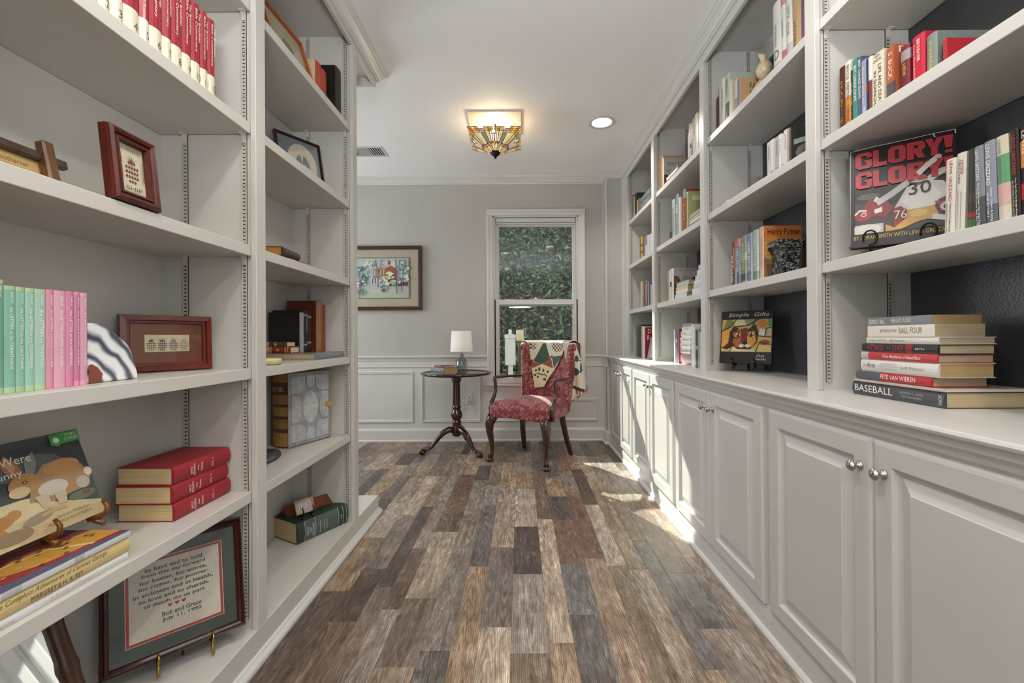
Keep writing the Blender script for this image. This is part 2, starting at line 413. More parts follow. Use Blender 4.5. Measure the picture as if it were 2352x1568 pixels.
# ---------------------------------------------------------------- floor, walls, ceiling
fl = MB(); fl.box((-3.4, -2.6, -.08), (1.5, 4.7, -.0016)); fo = fl.build('floor', mat('floor_base', '#5b5048', .5, var=.3, vscale=6, stretch=(8, 1, 1))); struct(fo)
random.seed(11)
PAL = ['#8d7a69', '#6d5c50', '#594c44', '#9a8a7b', '#7b6f66', '#a89887', '#85796f', '#66605b', '#77695d', '#8b8078', '#5f5650', '#947f6a', '#7a6353', '#6f6a66', '#a3968a', '#80705f']
plank_meshes = {}
def plank(w, ln):
    if (w, ln) not in plank_meshes:
        b = MB(); e = .0012; g = .0004
        x, y = w/2-g, ln/2-g
        b.add([(-x, -y, -.0016), (x, -y, -.0016), (x, y, -.0016), (-x, y, -.0016), (-x, -y, -.0008), (x, -y, -.0008), (x, y, -.0008), (-x, y, -.0008),
               (-x+e, -y+e, 0), (x-e, -y+e, 0), (x-e, y-e, 0), (-x+e, y-e, 0)],
              [(0, 1, 5, 4), (1, 2, 6, 5), (2, 3, 7, 6), (3, 0, 4, 7), (4, 5, 9, 8), (5, 6, 10, 9), (6, 7, 11, 10), (7, 4, 8, 11), (8, 9, 10, 11)])
        plank_meshes[(w, ln)] = b.mesh('plank', 'plank_wood')
    return plank_meshes[(w, ln)]
x = -1.93; count = 0; lastc = None
while x < .88:
    w = random.choice((.075, .09, .09, .105, .12, .135)) if x > -1.0 else random.choice((.09, .12, .135))
    y = (1.22 if x > -.93 else 2.6) - random.random()*.5
    while y < 4.56:
        ln = random.choice((.38, .5, .62, .75, .9, 1.05))
        if y+ln > 4.58:
            ln = round(4.58-y, 3)
            if ln < .02: break
        c = random.choice([q for q in PAL if q != lastc]); lastc = c
        p = link('plank', plank(w, ln), fo, (x+w/2, y+ln/2, 0)); f = random.uniform(.85, 1.12)
        cc = C(c); p.color = (cc[0]*f, cc[1]*f, cc[2]*f, 1); count += 1; y += ln
    x += w

wb = MB()
W1 = (-.281, .617, .600, 2.355); W2 = (-3.05, -2.25, .600, 2.355)
for x0, x1 in ((-3.4, W2[0]), (W2[1], W1[0]), (W1[1], 1.5)): wb.box((x0, YB, -.05), (x1, YB+.15, 2.85))
for w in (W1, W2): wb.box((w[0], YB, -.05), (w[1], YB+.15, w[2])); wb.box((w[0], YB, w[3]), (w[1], YB+.15, 2.85))
struct(wb.build('wall_back', 'wall_grey', recalc=False))
struct(MB().box((XR, -2.6, -.05), (XR+.12, YB+.15, 2.85)).build('wall_right', 'wall_grey'))
wl_ = MB(); wl_.box((XL-.12, -2.6, -.05), (XL, 2.37, 2.85)); wl_.box((-3.4, 2.25, -.05), (XL-.12, 2.37, 2.85)); wl_.box((-3.52, 2.25, -.05), (-3.4, YB+.15, 2.85))
struct(wl_.build('wall_left', 'wall_grey', recalc=False))
struct(MB().box((XL-.12, -2.72, -.05), (XR+.12, -2.6, 2.85)).build('wall_rear', 'wall_grey'))
struct(MB().box((-3.52, -2.72, CEIL), (XR+.12, YB+.15, CEIL+.06)).build('ceiling', 'ceiling_white'))
# chase beside the window, wainscot skin
struct(MB().box((.8745, 4.41, 0), (XR, YB, CEIL)).build('wall_pilaster', 'wall_grey'))
tr = MB(); tr.box((1.034, 4.395, CTR), (1.045, 4.41, CEIL-.04)); tr.box((.868, 4.402, CTR), (.884, 4.418, CEIL-.06)); tr.box((.868, 4.545, CTR), (.8745, 4.558, CEIL-.06))
struct(tr.build('trim_1', 'trim_white', recalc=False))
ws = MB(); ws.box((-3.4, YB-.004, 0), (W1[0]-.03, YB, .84)); ws.box((W1[0]-.03, YB-.004, 0), (W1[1]+.03, YB, .59)); ws.box((W1[1]+.03, YB-.004, 0), (.8745, YB, .84))
ws.box((.8705, 4.406, 0), (.8745, YB, .84)); ws.box((.8705, 4.406, 0), (.904, 4.41, .84))
struct(ws.build('trim_2', 'trim_white', recalc=False))

crown = [(0, -.075), (.010, -.075), (.012, -.066), (.020, -.062), (.026, -.050), (.040, -.032), (.050, -.024), (.053, -.018), (.060, -.014), (.062, 0), (0, 0)]
crown = [(o, CEIL+z) for o, z in crown]
t = MB(); sweep(t, [(-3.4, YB), (.8745, YB), (.8745, 4.41), (RX, 4.41), (RX, -2.6)], crown)
struct(t.build('trim_3', 'trim_white'))
t = MB(); sweep(t, [(LX, -2.6), (LX, 2.71), (XL, 2.71)], crown)
struct(t.build('trim_4', 'trim_white'))
base = [(0, 0), (.026, 0), (.028, .012), (.022, .020), (.014, .024), (.014, .112), (.009, .126), (0, .138)]
t = MB(); sweep(t, [(-3.4, YB-.004), (.8705, YB-.004), (.8705, 4.406), (.904, 4.406)], base)
struct(t.build('baseboard_back', 'trim_white'))
t = MB(); sweep(t, [(.904, 4.40), (.904, .55)], [(0, 0), (.027, 0), (.0275, .010), (.022, .019), (.014, .024), (.012, .06), (.006, .088), (.004, .1), (0, .1)])
struct(t.build('baseboard_right', 'trim_white'))
t = MB(); sweep(t, [(LX, .55), (LX, 2.71), (XL, 2.71)], [(0, 0), (.021, 0), (.0215, .010), (.018, .018), (.010, .026), (.006, .034), (0, .036)])
struct(t.build('baseboard_left', 'trim_white'))
rail = [(0, .775), (.006, .775), (.009, .783), (.006, .79), (.006, .835), (.010, .845), (.014, .862), (.024, .878), (.027, .888), (.025, .897), (0, .9)]
t = MB(); sweep(t, [(-3.4, YB-.004), (-.347, YB-.004)], rail); sweep(t, [(.683, YB-.004), (.8705, YB-.004), (.8705, 4.406), (.885, 4.406)], rail)
struct(t.build('trim_5', 'trim_white'))
mould = [(0, 0), (.002, .009), (.010, .012), (.016, .007), (.022, .009), (.028, .004), (.030, 0)]
def wallpanel(x0, x1, z0, z1, nm):
    b = MB(); rings(b, x1-x0, z1-z0, mould, frame_mtx(((x0+x1)/2, YB-.004, (z0+z1)/2), (1, 0, 0), (0, 0, 1)), cap=False, base=False)
    struct(b.build(nm, 'trim_white'))
wallpanel(-1.90, -1.12, .199, .735, 'trim_6'); wallpanel(-1.04, -.416, .199, .735, 'trim_7'); wallpanel(-.34, .80, .205, .44, 'trim_8'); wallpanel(-2.9, -1.98, .199, .735, 'trim_9')

# ---------------------------------------------------------------- windows
def window(nm, W):
    r = bpy.data.objects.new(nm, None); col.objects.link(r); r.location = ((W[0]+W[1])/2, YB, W[2]); struct(r)
    hw, H = (W[1]-W[0])/2, W[3]-W[2]
    b = MB()
    cp = [(0, 0), (0, -.012), (.010, -.016), (.036, -.018), (.042, -.026), (.060, -.028), (.065, -.024), (.065, 0)]
    for s in (-1, 1):
        b.prism([(s*(hw+o), d) for o, d in cp], 0, H+.0, 'z')
    b.prism([(d, H+o) for o, d in cp], -hw-.065, hw+.065, 'x')
    b.build('casing', 'trim_white', r)
    b = MB(); b.box((-hw-.085, -.05, -.022), (hw+.085, .06, 0), bev=.004); b.build('stool', 'trim_white', r)
    b = MB(); b.prism([(0, -.022), (-.018, -.022), (-.014, -.05), (-.010, -.075), (0, -.078)], -hw-.065, hw+.065, 'x'); b.build('apron', 'trim_white', r)
    b = MB(); t_ = .012
    for s in (-1, 1): b.box((s*hw, 0, 0), (s*(hw-t_), .15, H)); b.box((s*(hw-t_), .012, 0), (s*(hw-t_-.012), .026, H))
    b.box((-hw, 0, H-t_), (hw, .15, H)); b.box((-hw, .06, -.01), (hw, .15, .012)); b.build('jamb', 'trim_white', r, recalc=False)
    b = MB(); b.box((-hw+.03, .014, H-.062), (hw-.03, .05, H-.016), bev=.006); b.box((-hw+.035, .018, H-.082), (hw-.035, .046, H-.066), bev=.003); b.build('blind_headrail', 'trim_white', r)
    def sash(nm2, z0, z1, y, rails, side):
        s_ = MB(); a = hw-.0122
        prof = [(0, 0), (0, -.026), (side-.012, -.026), (side, -.014), (side, 0)]
        s_.box((-a, y-.014, z0), (-a+side, y+.014, z1)); s_.box((a-side, y-.014, z0), (a, y+.014, z1))
        s_.box((-a+side, y-.014, z0), (a-side, y+.014, z0+rails[0])); s_.box((-a+side, y-.014, z1-rails[1]), (a-side, y+.014, z1))
        # glazing bead
        w2, h2 = 2*a-2*side, z1-z0-rails[0]-rails[1]
        rings(s_, w2+.012, h2+.012, [(0, 0), (0, .004), (.004, .006), (.008, .001), (.008, -.004)], frame_mtx((0, y-.0135, (z0+rails[0]+z1-rails[1])/2), (1, 0, 0), (0, 0, 1)), cap=False, base=False)
        so = s_.build(nm2, 'trim_white', r, recalc=False)
        g = MB(); g.box((-a+side-.003, y-.001, z0+rails[0]-.003), (a-side+.003, y+.003, z1-rails[1]+.003)); g.build('pane', 'window_glass', so)
        return so
    up = sash('upper_sash', .815, H-.005, .055, (.06, .098), .049)
    lo = sash('lower_sash', .0005, .880, .026, (.056, .052), .049)
    b = MB(); b.box((-.035, .004, .880), (.035, .034, .888), bev=.002); b.lathe([(.012, 0), (.012, .008), (.006, .012)], 12, (0, .02, .888)); b.build('sash_lock', 'trim_white', lo)
    for sx in (-.32, ): 
        b = MB(); b.box((sx, .012, .880), (sx+.06, .036, .887), bev=.002); b.build('sash_lift', 'trim_white', lo)
    return r
win = window('window_1', W1); window('window_2', W2)

# ---------------------------------------------------------------- built-in shelves
def slotted(mb_strip, mb_slot, x, y, z0, z1, ny):
    """steel shelf standard on a side panel whose face looks along ny (y)"""
    mb_strip.box((x-.0085, y, z0), (x+.0085, y+ny*.0035, z1))
    mb_strip.box((x-.0085, y, z0), (x-.0065, y+ny*.0055, z1)); mb_strip.box((x+.0065, y, z0), (x+.0085, y+ny*.0055, z1))
    z = z0+.01; k = 0
    while z < z1-.008:
        yy = y+ny*.0039
        mb_slot.add([(x-.0042, yy, z), (x+.0042, yy, z), (x+.0042, yy, z+.0034), (x-.0042, yy, z+.0034)], [(0, 1, 2, 3)])
        if k % 12 in (5, 6):
            for s in (-1, 1): mb_slot.add([(x+s*.0042-.001, yy, z+.006), (x+s*.0042+.001, yy, z+.006), (x+s*.0042+.001, yy, z+.009), (x+s*.0042-.001, yy, z+.009)], [(0, 1, 2, 3)])
        z += .0127; k += 1
def clip(x, y, z, ny):
    b = MB(); b.prism([(y+a*ny, z+c) for a, c in ((0, 0), (.022, 0), (.022, -.003), (.010, -.005), (.0065, -.012), (.0065, -.03), (0, -.03))], x-.0075, x+.0075, 'x'); return b
def bay(nm, label, side, y0, y1, st0, st1, shelves, zbot, zrail, own_near=False):
    """one open bay: side 'R' opens to -x, 'L' to +x; y0..y1 clear opening; stiles st0 (near) and st1 (far)"""
    s = 1 if side == 'R' else -1
    face = RX if side == 'R' else LX
    depth = .338 if side == 'R' else .328
    r = thing(nm, label, 'bookcase', (face, y0, zbot)); lx = lambda v: s*v
    ly = lambda y: y-y0
    def B(x0, ya, z0, x1, yb, z1, bev=0): return MB().box((lx(x0), ly(ya), z0-zbot), (lx(x1), ly(yb), z1-zbot), bev=bev)
    pm = 'trim_white' if side == 'R' else 'case_paint'
    top = 2.703
    B(depth, y0+.0005, zbot, depth+.006, st1[1]-.0005, top).build('back_panel', 'charcoal_paint' if side == 'R' else 'case_paint', r)
    B(.019, y1+.008, zbot, depth, st1[1]-.0005, CEIL-.012).build('side_panel', pm, r)
    if own_near: B(.019, y0-.024, zbot, depth, y0-.008, top).build('side_panel', pm, r)
    B(.019, y0+.0005, top, depth, y1+.008, top+.018).build('top_panel', pm, r)
    bevel(B(0, st1[0], zbot, .019, st1[1], CEIL-.01).build('stile', pm, r), .0015, 1)
    if own_near: bevel(B(0, st0[0], zbot, .019, st0[1], CEIL-.01).build('stile', pm, r), .0015, 1)
    bevel(B(0, y0, zrail, .019, y1, CEIL-.01).build('top_rail', pm, r), .0015, 1)
    if side == 'R': B(depth-.019, y0+.0005, zrail-.04, depth, y1+.008, top).build('hanging_rail', pm, r)
    sx = (.043, .262) if side == 'R' else (.043, .243)
    for x in sx:
        a, q = MB(), MB()
        slotted(a, q, lx(x), ly(y1+.008), 0.03, top-zbot-.004, -1)
        so = a.build('shelf_standard', 'standard_metal', r, recalc=False); tag(q.build('slots', 'slot_dark', so, recalc=False), kind='stuff')
    for z in shelves:
        so = B(.020, y0+.0005, z-.036, depth-.001, y1+.004, z).build('shelf', pm, r); bevel(so, .002, 2)
        for x in sx: clip(lx(x), ly(y1+.008), z-.036-zbot, -1).build('shelf_clip', pm, so)
    return r
ST = ((.547, .602), (1.532, 1.587), (2.462, 2.518), (3.385, 3.447), (4.23, 4.41))
bay('bookcase_section', 'nearest upper bookcase section on the right wall, white shelves with charcoal back', 'R', .602, 1.532, ST[0], ST[1], SHR, CTR, 2.636, True)
bay('bookcase_section', 'right wall upper bookcase section holding the black cat picture book on its counter', 'R', 1.587, 2.462, ST[1], ST[2], SHR, CTR, 2.636)
bay('bookcase_section', 'right wall upper bookcase section with the stack of white boxed tapes on its counter', 'R', 2.518, 3.385, ST[2], ST[3], SHR, CTR, 2.636)
bay('bookcase_section', 'narrowest farthest right wall bookcase section beside the grey pilaster', 'R', 3.447, 4.23, ST[3], ST[4], SHR, CTR, 2.636)
LS = ((.56, .617), (1.467, 1.522), (2.322, 2.381))
bay('bookcase_section', 'nearest left bookcase section holding the red numbered volumes', 'L', .617, 1.467, LS[0], LS[1], SHL, .112, 2.653, True)
bay('bookcase_section', 'farther left bookcase section holding the big embossed antique volume', 'L', 1.522, 2.322, LS[1], LS[2], SHL, .112, 2.653)
pl = MB(); pl.box((XL+.004, .56, 0), (LX, 2.71, .1118)); bevel(tag(pl.build('bookcase_plinth', 'case_paint'), 'long low white plinth board under the left bookcase sections', 'plinth'), .002, 2)
hd = MB(); hd.box((LX-.019, 2.381, 2.653), (LX, 2.71, CEIL-.004)); hd.box((XL+.004, 2.69, 2.653), (LX-.019, 2.71, CEIL-.004)); hd.box((XL+.004, 2.381, 2.70), (LX-.019, 2.69, 2.712))
tag(hd.build('bookcase_header', 'case_paint', recalc=False), 'white header box projecting past the end of the left bookcase under the crown', 'header')

# ---------------------------------------------------------------- base cabinets and counter
ct = MB()
ct.prism([(XR-.002, CTR-.03), (XR-.002, CTR), (.882, CTR), (.875, CTR-.002), (.872, CTR-.008), (.8735, CTR-.014), (.878, CTR-.018), (.882, CTR-.0205), (.8835, CTR-.03)], .55, 4.405, 'y')
cv = MB(); cv.prism([(.905, CTR-.03), (.8835, CTR-.03), (.885, CTR-.036), (.891, CTR-.044), (.896, CTR-.058), (.905, CTR-.0595)], .55, 4.405, 'y')
struct(cv.build('trim_10', 'trim_white')); tag(ct.build('countertop', 'trim_white'), 'long white painted counter with moulded edge over the right base cabinets', 'countertop')
def door_mesh(w, h):
    b = MB(); rings(b, w, h, [(0, 0), (0, .013), (.002, .0165), (.005, .0185), (.011, .020), (.056, .020), (.060, .0175), (.064, .010), (.070, .008), (.074, .008), (.104, .0175), (.106, .019), (.110, .019)])
    return b
knob_prof = [(.0001, .0), (.011, .0), (.012, .002), (.009, .005), (.0055, .008), (.005, .016), (.008, .019), (.0125, .021), (.0145, .024), (.0135, .027), (.011, .0285), (.0105, .0300), (.0065, .0325), (.0001, .0335)]
def knob(parent, x, z):
    b = MB(); b.lathe(knob_prof, 18, (0, 0, 0), 'z'); o = b.build('knob', 'nickel', parent); o.matrix_local = Matrix.Translation((x, z, .020)); return o
def base_cabinet(label, y0, y1, d0, dm, d1):
    r = thing('base_cabinet', label, 'cabinet', (.904, y0, 0))
    b = MB(); b.box((0, 0, .001), (XR-.006-.904, y1-y0, CTR-.031)); b.build('cabinet_body', 'trim_white', r)
    for a, c, kn in ((d0, dm-.0015, 1), (dm+.0015, d1, -1)):
        o = door_mesh(c-a, .722).build('door', 'trim_white', r)
        # door lies in the y-z plane looking to -x: local x -> -y, local y -> z, local z -> -x
        o.matrix_local = Matrix(((0, 0, -1, 0), (-1, 0, 0, (a+c)/2-y0), (0, 1, 0, .105+.361), (0, 0, 0, 1)))
        knob(o, -kn*((c-a)/2-.036), .361-.078)
base_cabinet('nearest white base cabinet with two raised panel doors', .55, 1.5595, .638, 1.099, 1.560-.002)
base_cabinet('white two door base cabinet under the black cat picture book', 1.560, 2.5175, 1.600, 2.047, 2.500)
base_cabinet('white two door base cabinet crossed by the edge of the sunlight', 2.518, 3.4495, 2.538, 2.990, 3.446)
base_cabinet('farthest white base cabinet beside the window wall', 3.450, 4.405, 3.480, 3.877, 4.275)
# ---------------------------------------------------------------- books
GRP = {}
def cover_prof(T, D, t, rnd):
    """plan section of a cover: spine at y=0, boards run to y=D; rnd = bulge of the spine"""
    n = 5; out = [(0, D), (0, rnd*1.2)]
    for k in range(1, n):
        a = k/n; out.append((a*T, rnd*(1-math.sin(PI*a))*1.0))
    out += [(T, rnd*1.2), (T, D)]
    inn = [(T-t, D), (T-t, rnd*1.2+t), (t, rnd*1.2+t), (t, D)]
    return out+inn
def basis(xd, yd, zd, loc):
    m = Matrix((Vector(xd), Vector(yd), Vector(zd))).transposed().to_4x4(); m.translation = Vector(loc); return m
def up_mtx(side, x, y, z, T, lean=0):
    if side == 'R': m = basis((0, -1, 0), (1, 0, 0), (0, 0, 1), (x, y, z))
    else: m = basis((0, 1, 0), (-1, 0, 0), (0, 0, 1), (x, y, z))
    if lean: # tip about the bottom edge it leans on
        p = Matrix.Translation((T if lean > 0 else 0, 0, 0)); m = m @ p @ Matrix.Rotation(R_(lean), 4, 'Y') @ p.inverted()
    return m
def flat_mtx(side, x, y, z, H, turn=0):
    """lying book; spine to the aisle; y = end nearest the photographer"""
    if side == 'R': m = basis((0, 0, 1), (1, 0, 0), (0, 1, 0), (x, y, z))
    else: m = basis((0, 0, 1), (-1, 0, 0), (0, -1, 0), (x, y+H, z))
    if turn: m = Matrix.Translation((x, y+H/2, z)) @ Matrix.Rotation(R_(turn), 4, 'Z') @ Matrix.Translation((-x, -y-H/2, -z)) @ m
    return m
def book(m, T, D, H, color, fin, label, group=None, texts=(), bands=(), soft=False, page='#cdbb98', cover=None, name='book', cat='book', simple=False, cover_art=None, rnd=None):
    c = C(color) if isinstance(color, str) else color
    t = min(.0022, T*.12) if not soft else min(.0006, T*.06)
    rd = (min(.12*T, .005) if not soft else .0004) if rnd is None else rnd
    b = MB(); ov = 0 if soft else min(.003, H*.012)
    b.prism(cover_prof(T, D, t, rd), 0, H, 'z')
    o = b.build(name, fin, None); o.matrix_world = m; o.color = c; tag(o, label, cat, group)
    g = MB(); g.box((t*1.01, rd*1.2+t*1.02, ov), (T-t*1.01, D-(0.0005 if soft else ov), H-ov)); p = g.build('pages', 'paper', o); p.color = C(page)
    for z0, z1, bc in bands:
        pb = MB(); e = .00025; n = 5
        pr = [(-e, rd*1.2+.004), (-e, rd*1.2)] + [(k/n*T, rd*(1-math.sin(PI*k/n))-e) for k in range(1, n)] + [(T+e, rd*1.2), (T+e, rd*1.2+.004)]
        pb.prism(pr, H*(1-z1), H*(1-z0), 'z'); q = pb.build('spine_band', fin, o); q.color = C(bc)
    for tx in texts:
        s, tc, a, b_, ctr, h = tx[:6]; mode = tx[6] if len(tx) > 6 else 'd'; sh = tx[7] if len(tx) > 7 else 0
        zc = H*(1-(a+b_)/2); e = .0006
        if mode == 'd': mm = frame_mtx((ctr*T, -e, zc), (0, 0, -1), (1, 0, 0)); text('spine_lettering', s, o, mm, (b_-a)*H, h*T, C(tc), sh)
        elif mode == 'u': mm = frame_mtx((ctr*T, -e, zc), (0, 0, 1), (-1, 0, 0)); text('spine_lettering', s, o, mm, (b_-a)*H, h*T, C(tc), sh)
        else: mm = frame_mtx((ctr*T, -e, zc), (1, 0, 0), (0, 0, 1)); text('spine_lettering', s, o, mm, h*T, (b_-a)*H, C(tc), sh)
    cm = frame_mtx((T+.0003, D/2, H/2), (0, 1, 0), (0, 0, 1))
    if cover_art: picture('cover_picture', cover_art, o, cm, D, H, step=.00012)
    for s, tc, u0, v0, u1, v1 in (cover or ()):
        off = .003 if cover_art else .0003
        text('cover_lettering', s, o, cm @ Matrix.Translation((((u0+u1)/2-.5)*D, ((v0+v1)/2-.5)*H, off)), (u1-u0)*D, (v1-v0)*H, C(tc))
    return o
# books placed on their shelves (metres)
book(up_mtx('R',1.1120,1.5112,1.7764,0.0304,0),0.0304,0.15,0.2339,'#4a1812','cloth_cover','dark maroon hardback with gold characters, far end of the language books','language books on the nearest right shelf',[('好人的一生', '#c9a24a', 0.2, 0.85, 0.5, 0.32, 'd')],[])
book(up_mtx('R',1.1120,1.4792,1.7764,0.0230,0),0.0230,0.14,0.2365,'#dcd6c4','gloss_cover','EVERYDAY CHINESE paperback, white above and orange below','language books on the nearest right shelf',[('EVERYDAY', '#222222', 0.3, 0.55, 0.5, 0.55), ('CHINESE', '#222222', 0.62, 0.86, 0.5, 0.55), ('每日汉语', '#3a4a44', 0.05, 0.26, 0.5, 0.6)],[(0.5, 1, '#c9812c')],soft=True)
book(up_mtx('R',1.1120,1.4550,1.7764,0.0072,0),0.0072,0.11,0.1953,'#2c332c','cloth_cover','slim short dark green booklet tucked before the teal paperback','language books on the nearest right shelf',[('汉语口语', '#d9d2b0', 0.2, 0.6, 0.5, 0.7)],[],soft=True)
book(up_mtx('R',1.1120,1.4466,1.7764,0.0201,0),0.0201,0.14,0.2248,'#3f8378','gloss_cover','teal green paperback lettered BEST CHINESE IDIOMS','language books on the nearest right shelf',[('BEST CHINESE IDIOMS', '#efeee6', 0.1, 0.62, 0.5, 0.5)],[],soft=True)
book(up_mtx('R',1.1120,1.4249,1.7764,0.0147,0),0.0147,0.14,0.2182,'#4b5372','gloss_cover','slate blue paperback lettered BEST CHINESE IDIOMS','language books on the nearest right shelf',[('BEST CHINESE IDIOMS', '#f2f0ea', 0.04, 0.62, 0.5, 0.6)],[],soft=True)
book(up_mtx('R',1.1120,1.4088,1.7764,0.0175,0),0.0175,0.13,0.1981,'#8b97a8','gloss_cover','pale blue pocket dictionary between slate blue and navy spines','language books on the nearest right shelf',[('CHINESE-ENGLISH', '#e9edf2', 0.1, 0.7, 0.35, 0.3), ('BEIJING', '#f4f4f4', 0.78, 0.98, 0.55, 0.45)],[],soft=True)
book(up_mtx('R',1.1120,1.3898,1.7764,0.0044,0),0.0044,0.13,0.1917,'#2d3a5c','gloss_cover','very thin navy and red booklet beside the pale blue dictionary','language books on the nearest right shelf',[],[(0.4, 0.55, '#8e2430')],soft=True)
book(up_mtx('R',1.1120,1.3838,1.7764,0.0160,0),0.0160,0.15,0.1962,'#6e3a30','cloth_cover','brown book with a torn white paper strip on its spine','language books on the nearest right shelf',[],[(0.02, 0.4, '#d8d2cb')])
book(up_mtx('R',1.1120,1.3664,1.7764,0.0434,0),0.0434,0.15,0.1851,'#d8d0bc','gloss_cover','thick cream paperback about life and death in a Chinese city','language books on the nearest right shelf',[('LIFE AND DEATH', '#3b3a36', 0.2, 0.94, 0.66, 0.26), ('IN SHANGHAI', '#3b3a36', 0.28, 0.92, 0.25, 0.26), ('NIEN\nCHENG', '#4a4944', 0.02, 0.14, 0.45, 0.7, 'x')],[],soft=True)
book(up_mtx('R',1.1120,1.3127,1.7764,0.0252,0),0.0252,0.155,0.1744,'#a5583c','gloss_cover','orange brown paperback with PEARL lettered across its front cover','language books on the nearest right shelf',[('S. BUCK', '#f0dcc8', 0.1, 0.55, 0.5, 0.5)],[(0.62, 1, '#4c4a4c')],soft=True,cover=[('PEARL', '#e8e0d0', 0.1, 0.86, 0.85, 0.97), ('A', '#e7d9b8', 0.35, 0.45, 0.75, 0.72)])
book(up_mtx('R',1.1120,1.2674,1.7764,0.0291,0),0.0291,0.14,0.1459,'#6a1522','cloth_cover','worn dark red cloth book with a silvery rubbed spine','language books on the nearest right shelf',[('A HISTORY', '#d4c06a', 0.35, 0.6, 0.5, 0.35)],[(0.1, 0.3, '#8d8488')])
book(up_mtx('R',1.1120,1.2320,1.7764,0.0392,0),0.0392,0.165,0.1472,'#b02338','gloss_cover','tallest bright red dictionary with white characters on its spine','language books on the nearest right shelf',[('最新汉语大词典', '#f1d6d2', 0.08, 0.5, 0.62, 0.26), ('Concise Chinese Dictionary', '#eec8c6', 0.15, 0.85, 0.28, 0.16)],[],cover=None)
book(up_mtx('R',1.1120,1.1869,1.7764,0.0303,0),0.0303,0.18,0.1226,'#6f7a76','cloth_cover','grey green hardback with yellow characters standing by the red dictionary','language books on the nearest right shelf',[('当代汉语常用词典', '#d9c765', 0.15, 0.8, 0.5, 0.28)],[])
book(up_mtx('R',1.1120,1.1379,1.7764,0.0108,0),0.0108,0.16,0.0823,'#a01f2e','cloth_cover','nearest small red book leaning at the end of the language books','language books on the nearest right shelf',[],[],soft=True,page='#d8cdb8')
book(up_mtx('R',1.1050,1.1350,1.3424,0.0261,2.2),0.0261,0.145,0.1962,'#d6d3ca','gloss_cover','white jacketed hardback with red upper lettering leaning on the football book','humour hardbacks beside the football book',[('LEWIS GRIZZARD', '#a3252e', 0.03, 0.55, 0.6, 0.3), ("I Haven't Understood", '#2c2c2c', 0.57, 0.97, 0.66, 0.26), ('Anything Since 1962', '#2c2c2c', 0.57, 0.97, 0.3, 0.2)],[])
book(up_mtx('R',1.1050,1.1065,1.3424,0.0231,2.2),0.0231,0.145,0.2003,'#cfccc4','gloss_cover','white jacketed hardback with small black title, second of the humour books','humour hardbacks beside the football book',[('LEWIS', '#a3252e', 0.1, 0.27, 0.7, 0.26), ('GRIZZARD', '#444444', 0.08, 0.38, 0.38, 0.26), ('When My Love Returns from the', '#2c2c2c', 0.48, 0.95, 0.64, 0.17), ('Ladies Room, Will I Be Too Old to Care?', '#2c2c2c', 0.45, 0.95, 0.32, 0.13)],[])
book(up_mtx('R',1.1050,1.0773,1.3424,0.0199,1.5),0.0199,0.14,0.1989,'#34372f','gloss_cover','dark green and red garden jacket recessed between white and grey jackets','humour hardbacks beside the football book',[],[(0.55, 0.66, '#4b3a33'), (0.78, 0.84, '#8c2f35'), (0.86, 0.97, '#3f5a36')])
book(up_mtx('R',1.1050,1.0556,1.3424,0.0225,-1.2),0.0225,0.15,0.1992,'#7b808a','gloss_cover','grey jacketed hardback with a black tree drawing on its spine','humour hardbacks beside the football book',[('LEWIS GRIZZARD', '#e8e8ea', 0.05, 0.42, 0.45, 0.34), ("Don't Sit Under The Grits Tree", '#f2f2f2', 0.45, 0.97, 0.5, 0.2), ('With Anyone Else But Me', '#f2f2f2', 0.5, 0.97, 0.25, 0.14)],[(0.62, 0.97, '#4a4c50')])
book(up_mtx('R',1.1050,1.0314,1.3424,0.0242,-1.2),0.0242,0.15,0.2011,'#85899a','gloss_cover',"slate jacketed hardback lettered Gettin' Down and Dirty",'humour hardbacks beside the football book',[('LEWIS GRIZZARD', '#efeff2', 0.04, 0.52, 0.4, 0.36), ("Gettin' Down & Dirty", '#f4f4f4', 0.55, 0.95, 0.62, 0.24), ('THE STORY', '#f4f4f4', 0.6, 0.9, 0.3, 0.14)],[(0.75, 0.97, '#555a62')])
book(up_mtx('R',1.1050,1.0045,1.3424,0.0255,-1.6),0.0255,0.15,0.2012,'#c9c2b0','gloss_cover','white and green jacketed hardback, third from the right frame edge','humour hardbacks beside the football book',[('LEWIS GRIZZARD', '#6a6e78', 0.04, 0.52, 0.32, 0.3), ('If I Ever Get Back to Georgia', '#c58a8c', 0.55, 0.95, 0.42, 0.16)],[(0.22, 0.55, '#5d9467'), (0.55, 0.8, '#c9a79c')])
book(up_mtx('R',1.1050,0.9769,1.3424,0.0175,-1.2),0.0175,0.15,0.2042,'#26221f','gloss_cover','black jacketed hardback with red author lettering and white title','humour hardbacks beside the football book',[('LEWIS GRIZZARD', '#b3353c', 0.07, 0.5, 0.5, 0.42), ("You Can't Put No Boogie-Woogie", '#efeae2', 0.54, 0.98, 0.62, 0.22), ('on the King of Rock and Roll', '#efeae2', 0.56, 0.98, 0.32, 0.16)],[])
book(up_mtx('R',1.1050,0.9582,1.3424,0.0180,-0.8),0.0180,0.15,0.2020,'#211d1c','gloss_cover','black and orange jacketed hardback at the right edge of the frame','humour hardbacks beside the football book',[('LEWIS', '#e6e0d8', 0.05, 0.3, 0.5, 0.4)],[(0.16, 0.45, '#c07b4f'), (0.62, 0.8, '#a52730')])
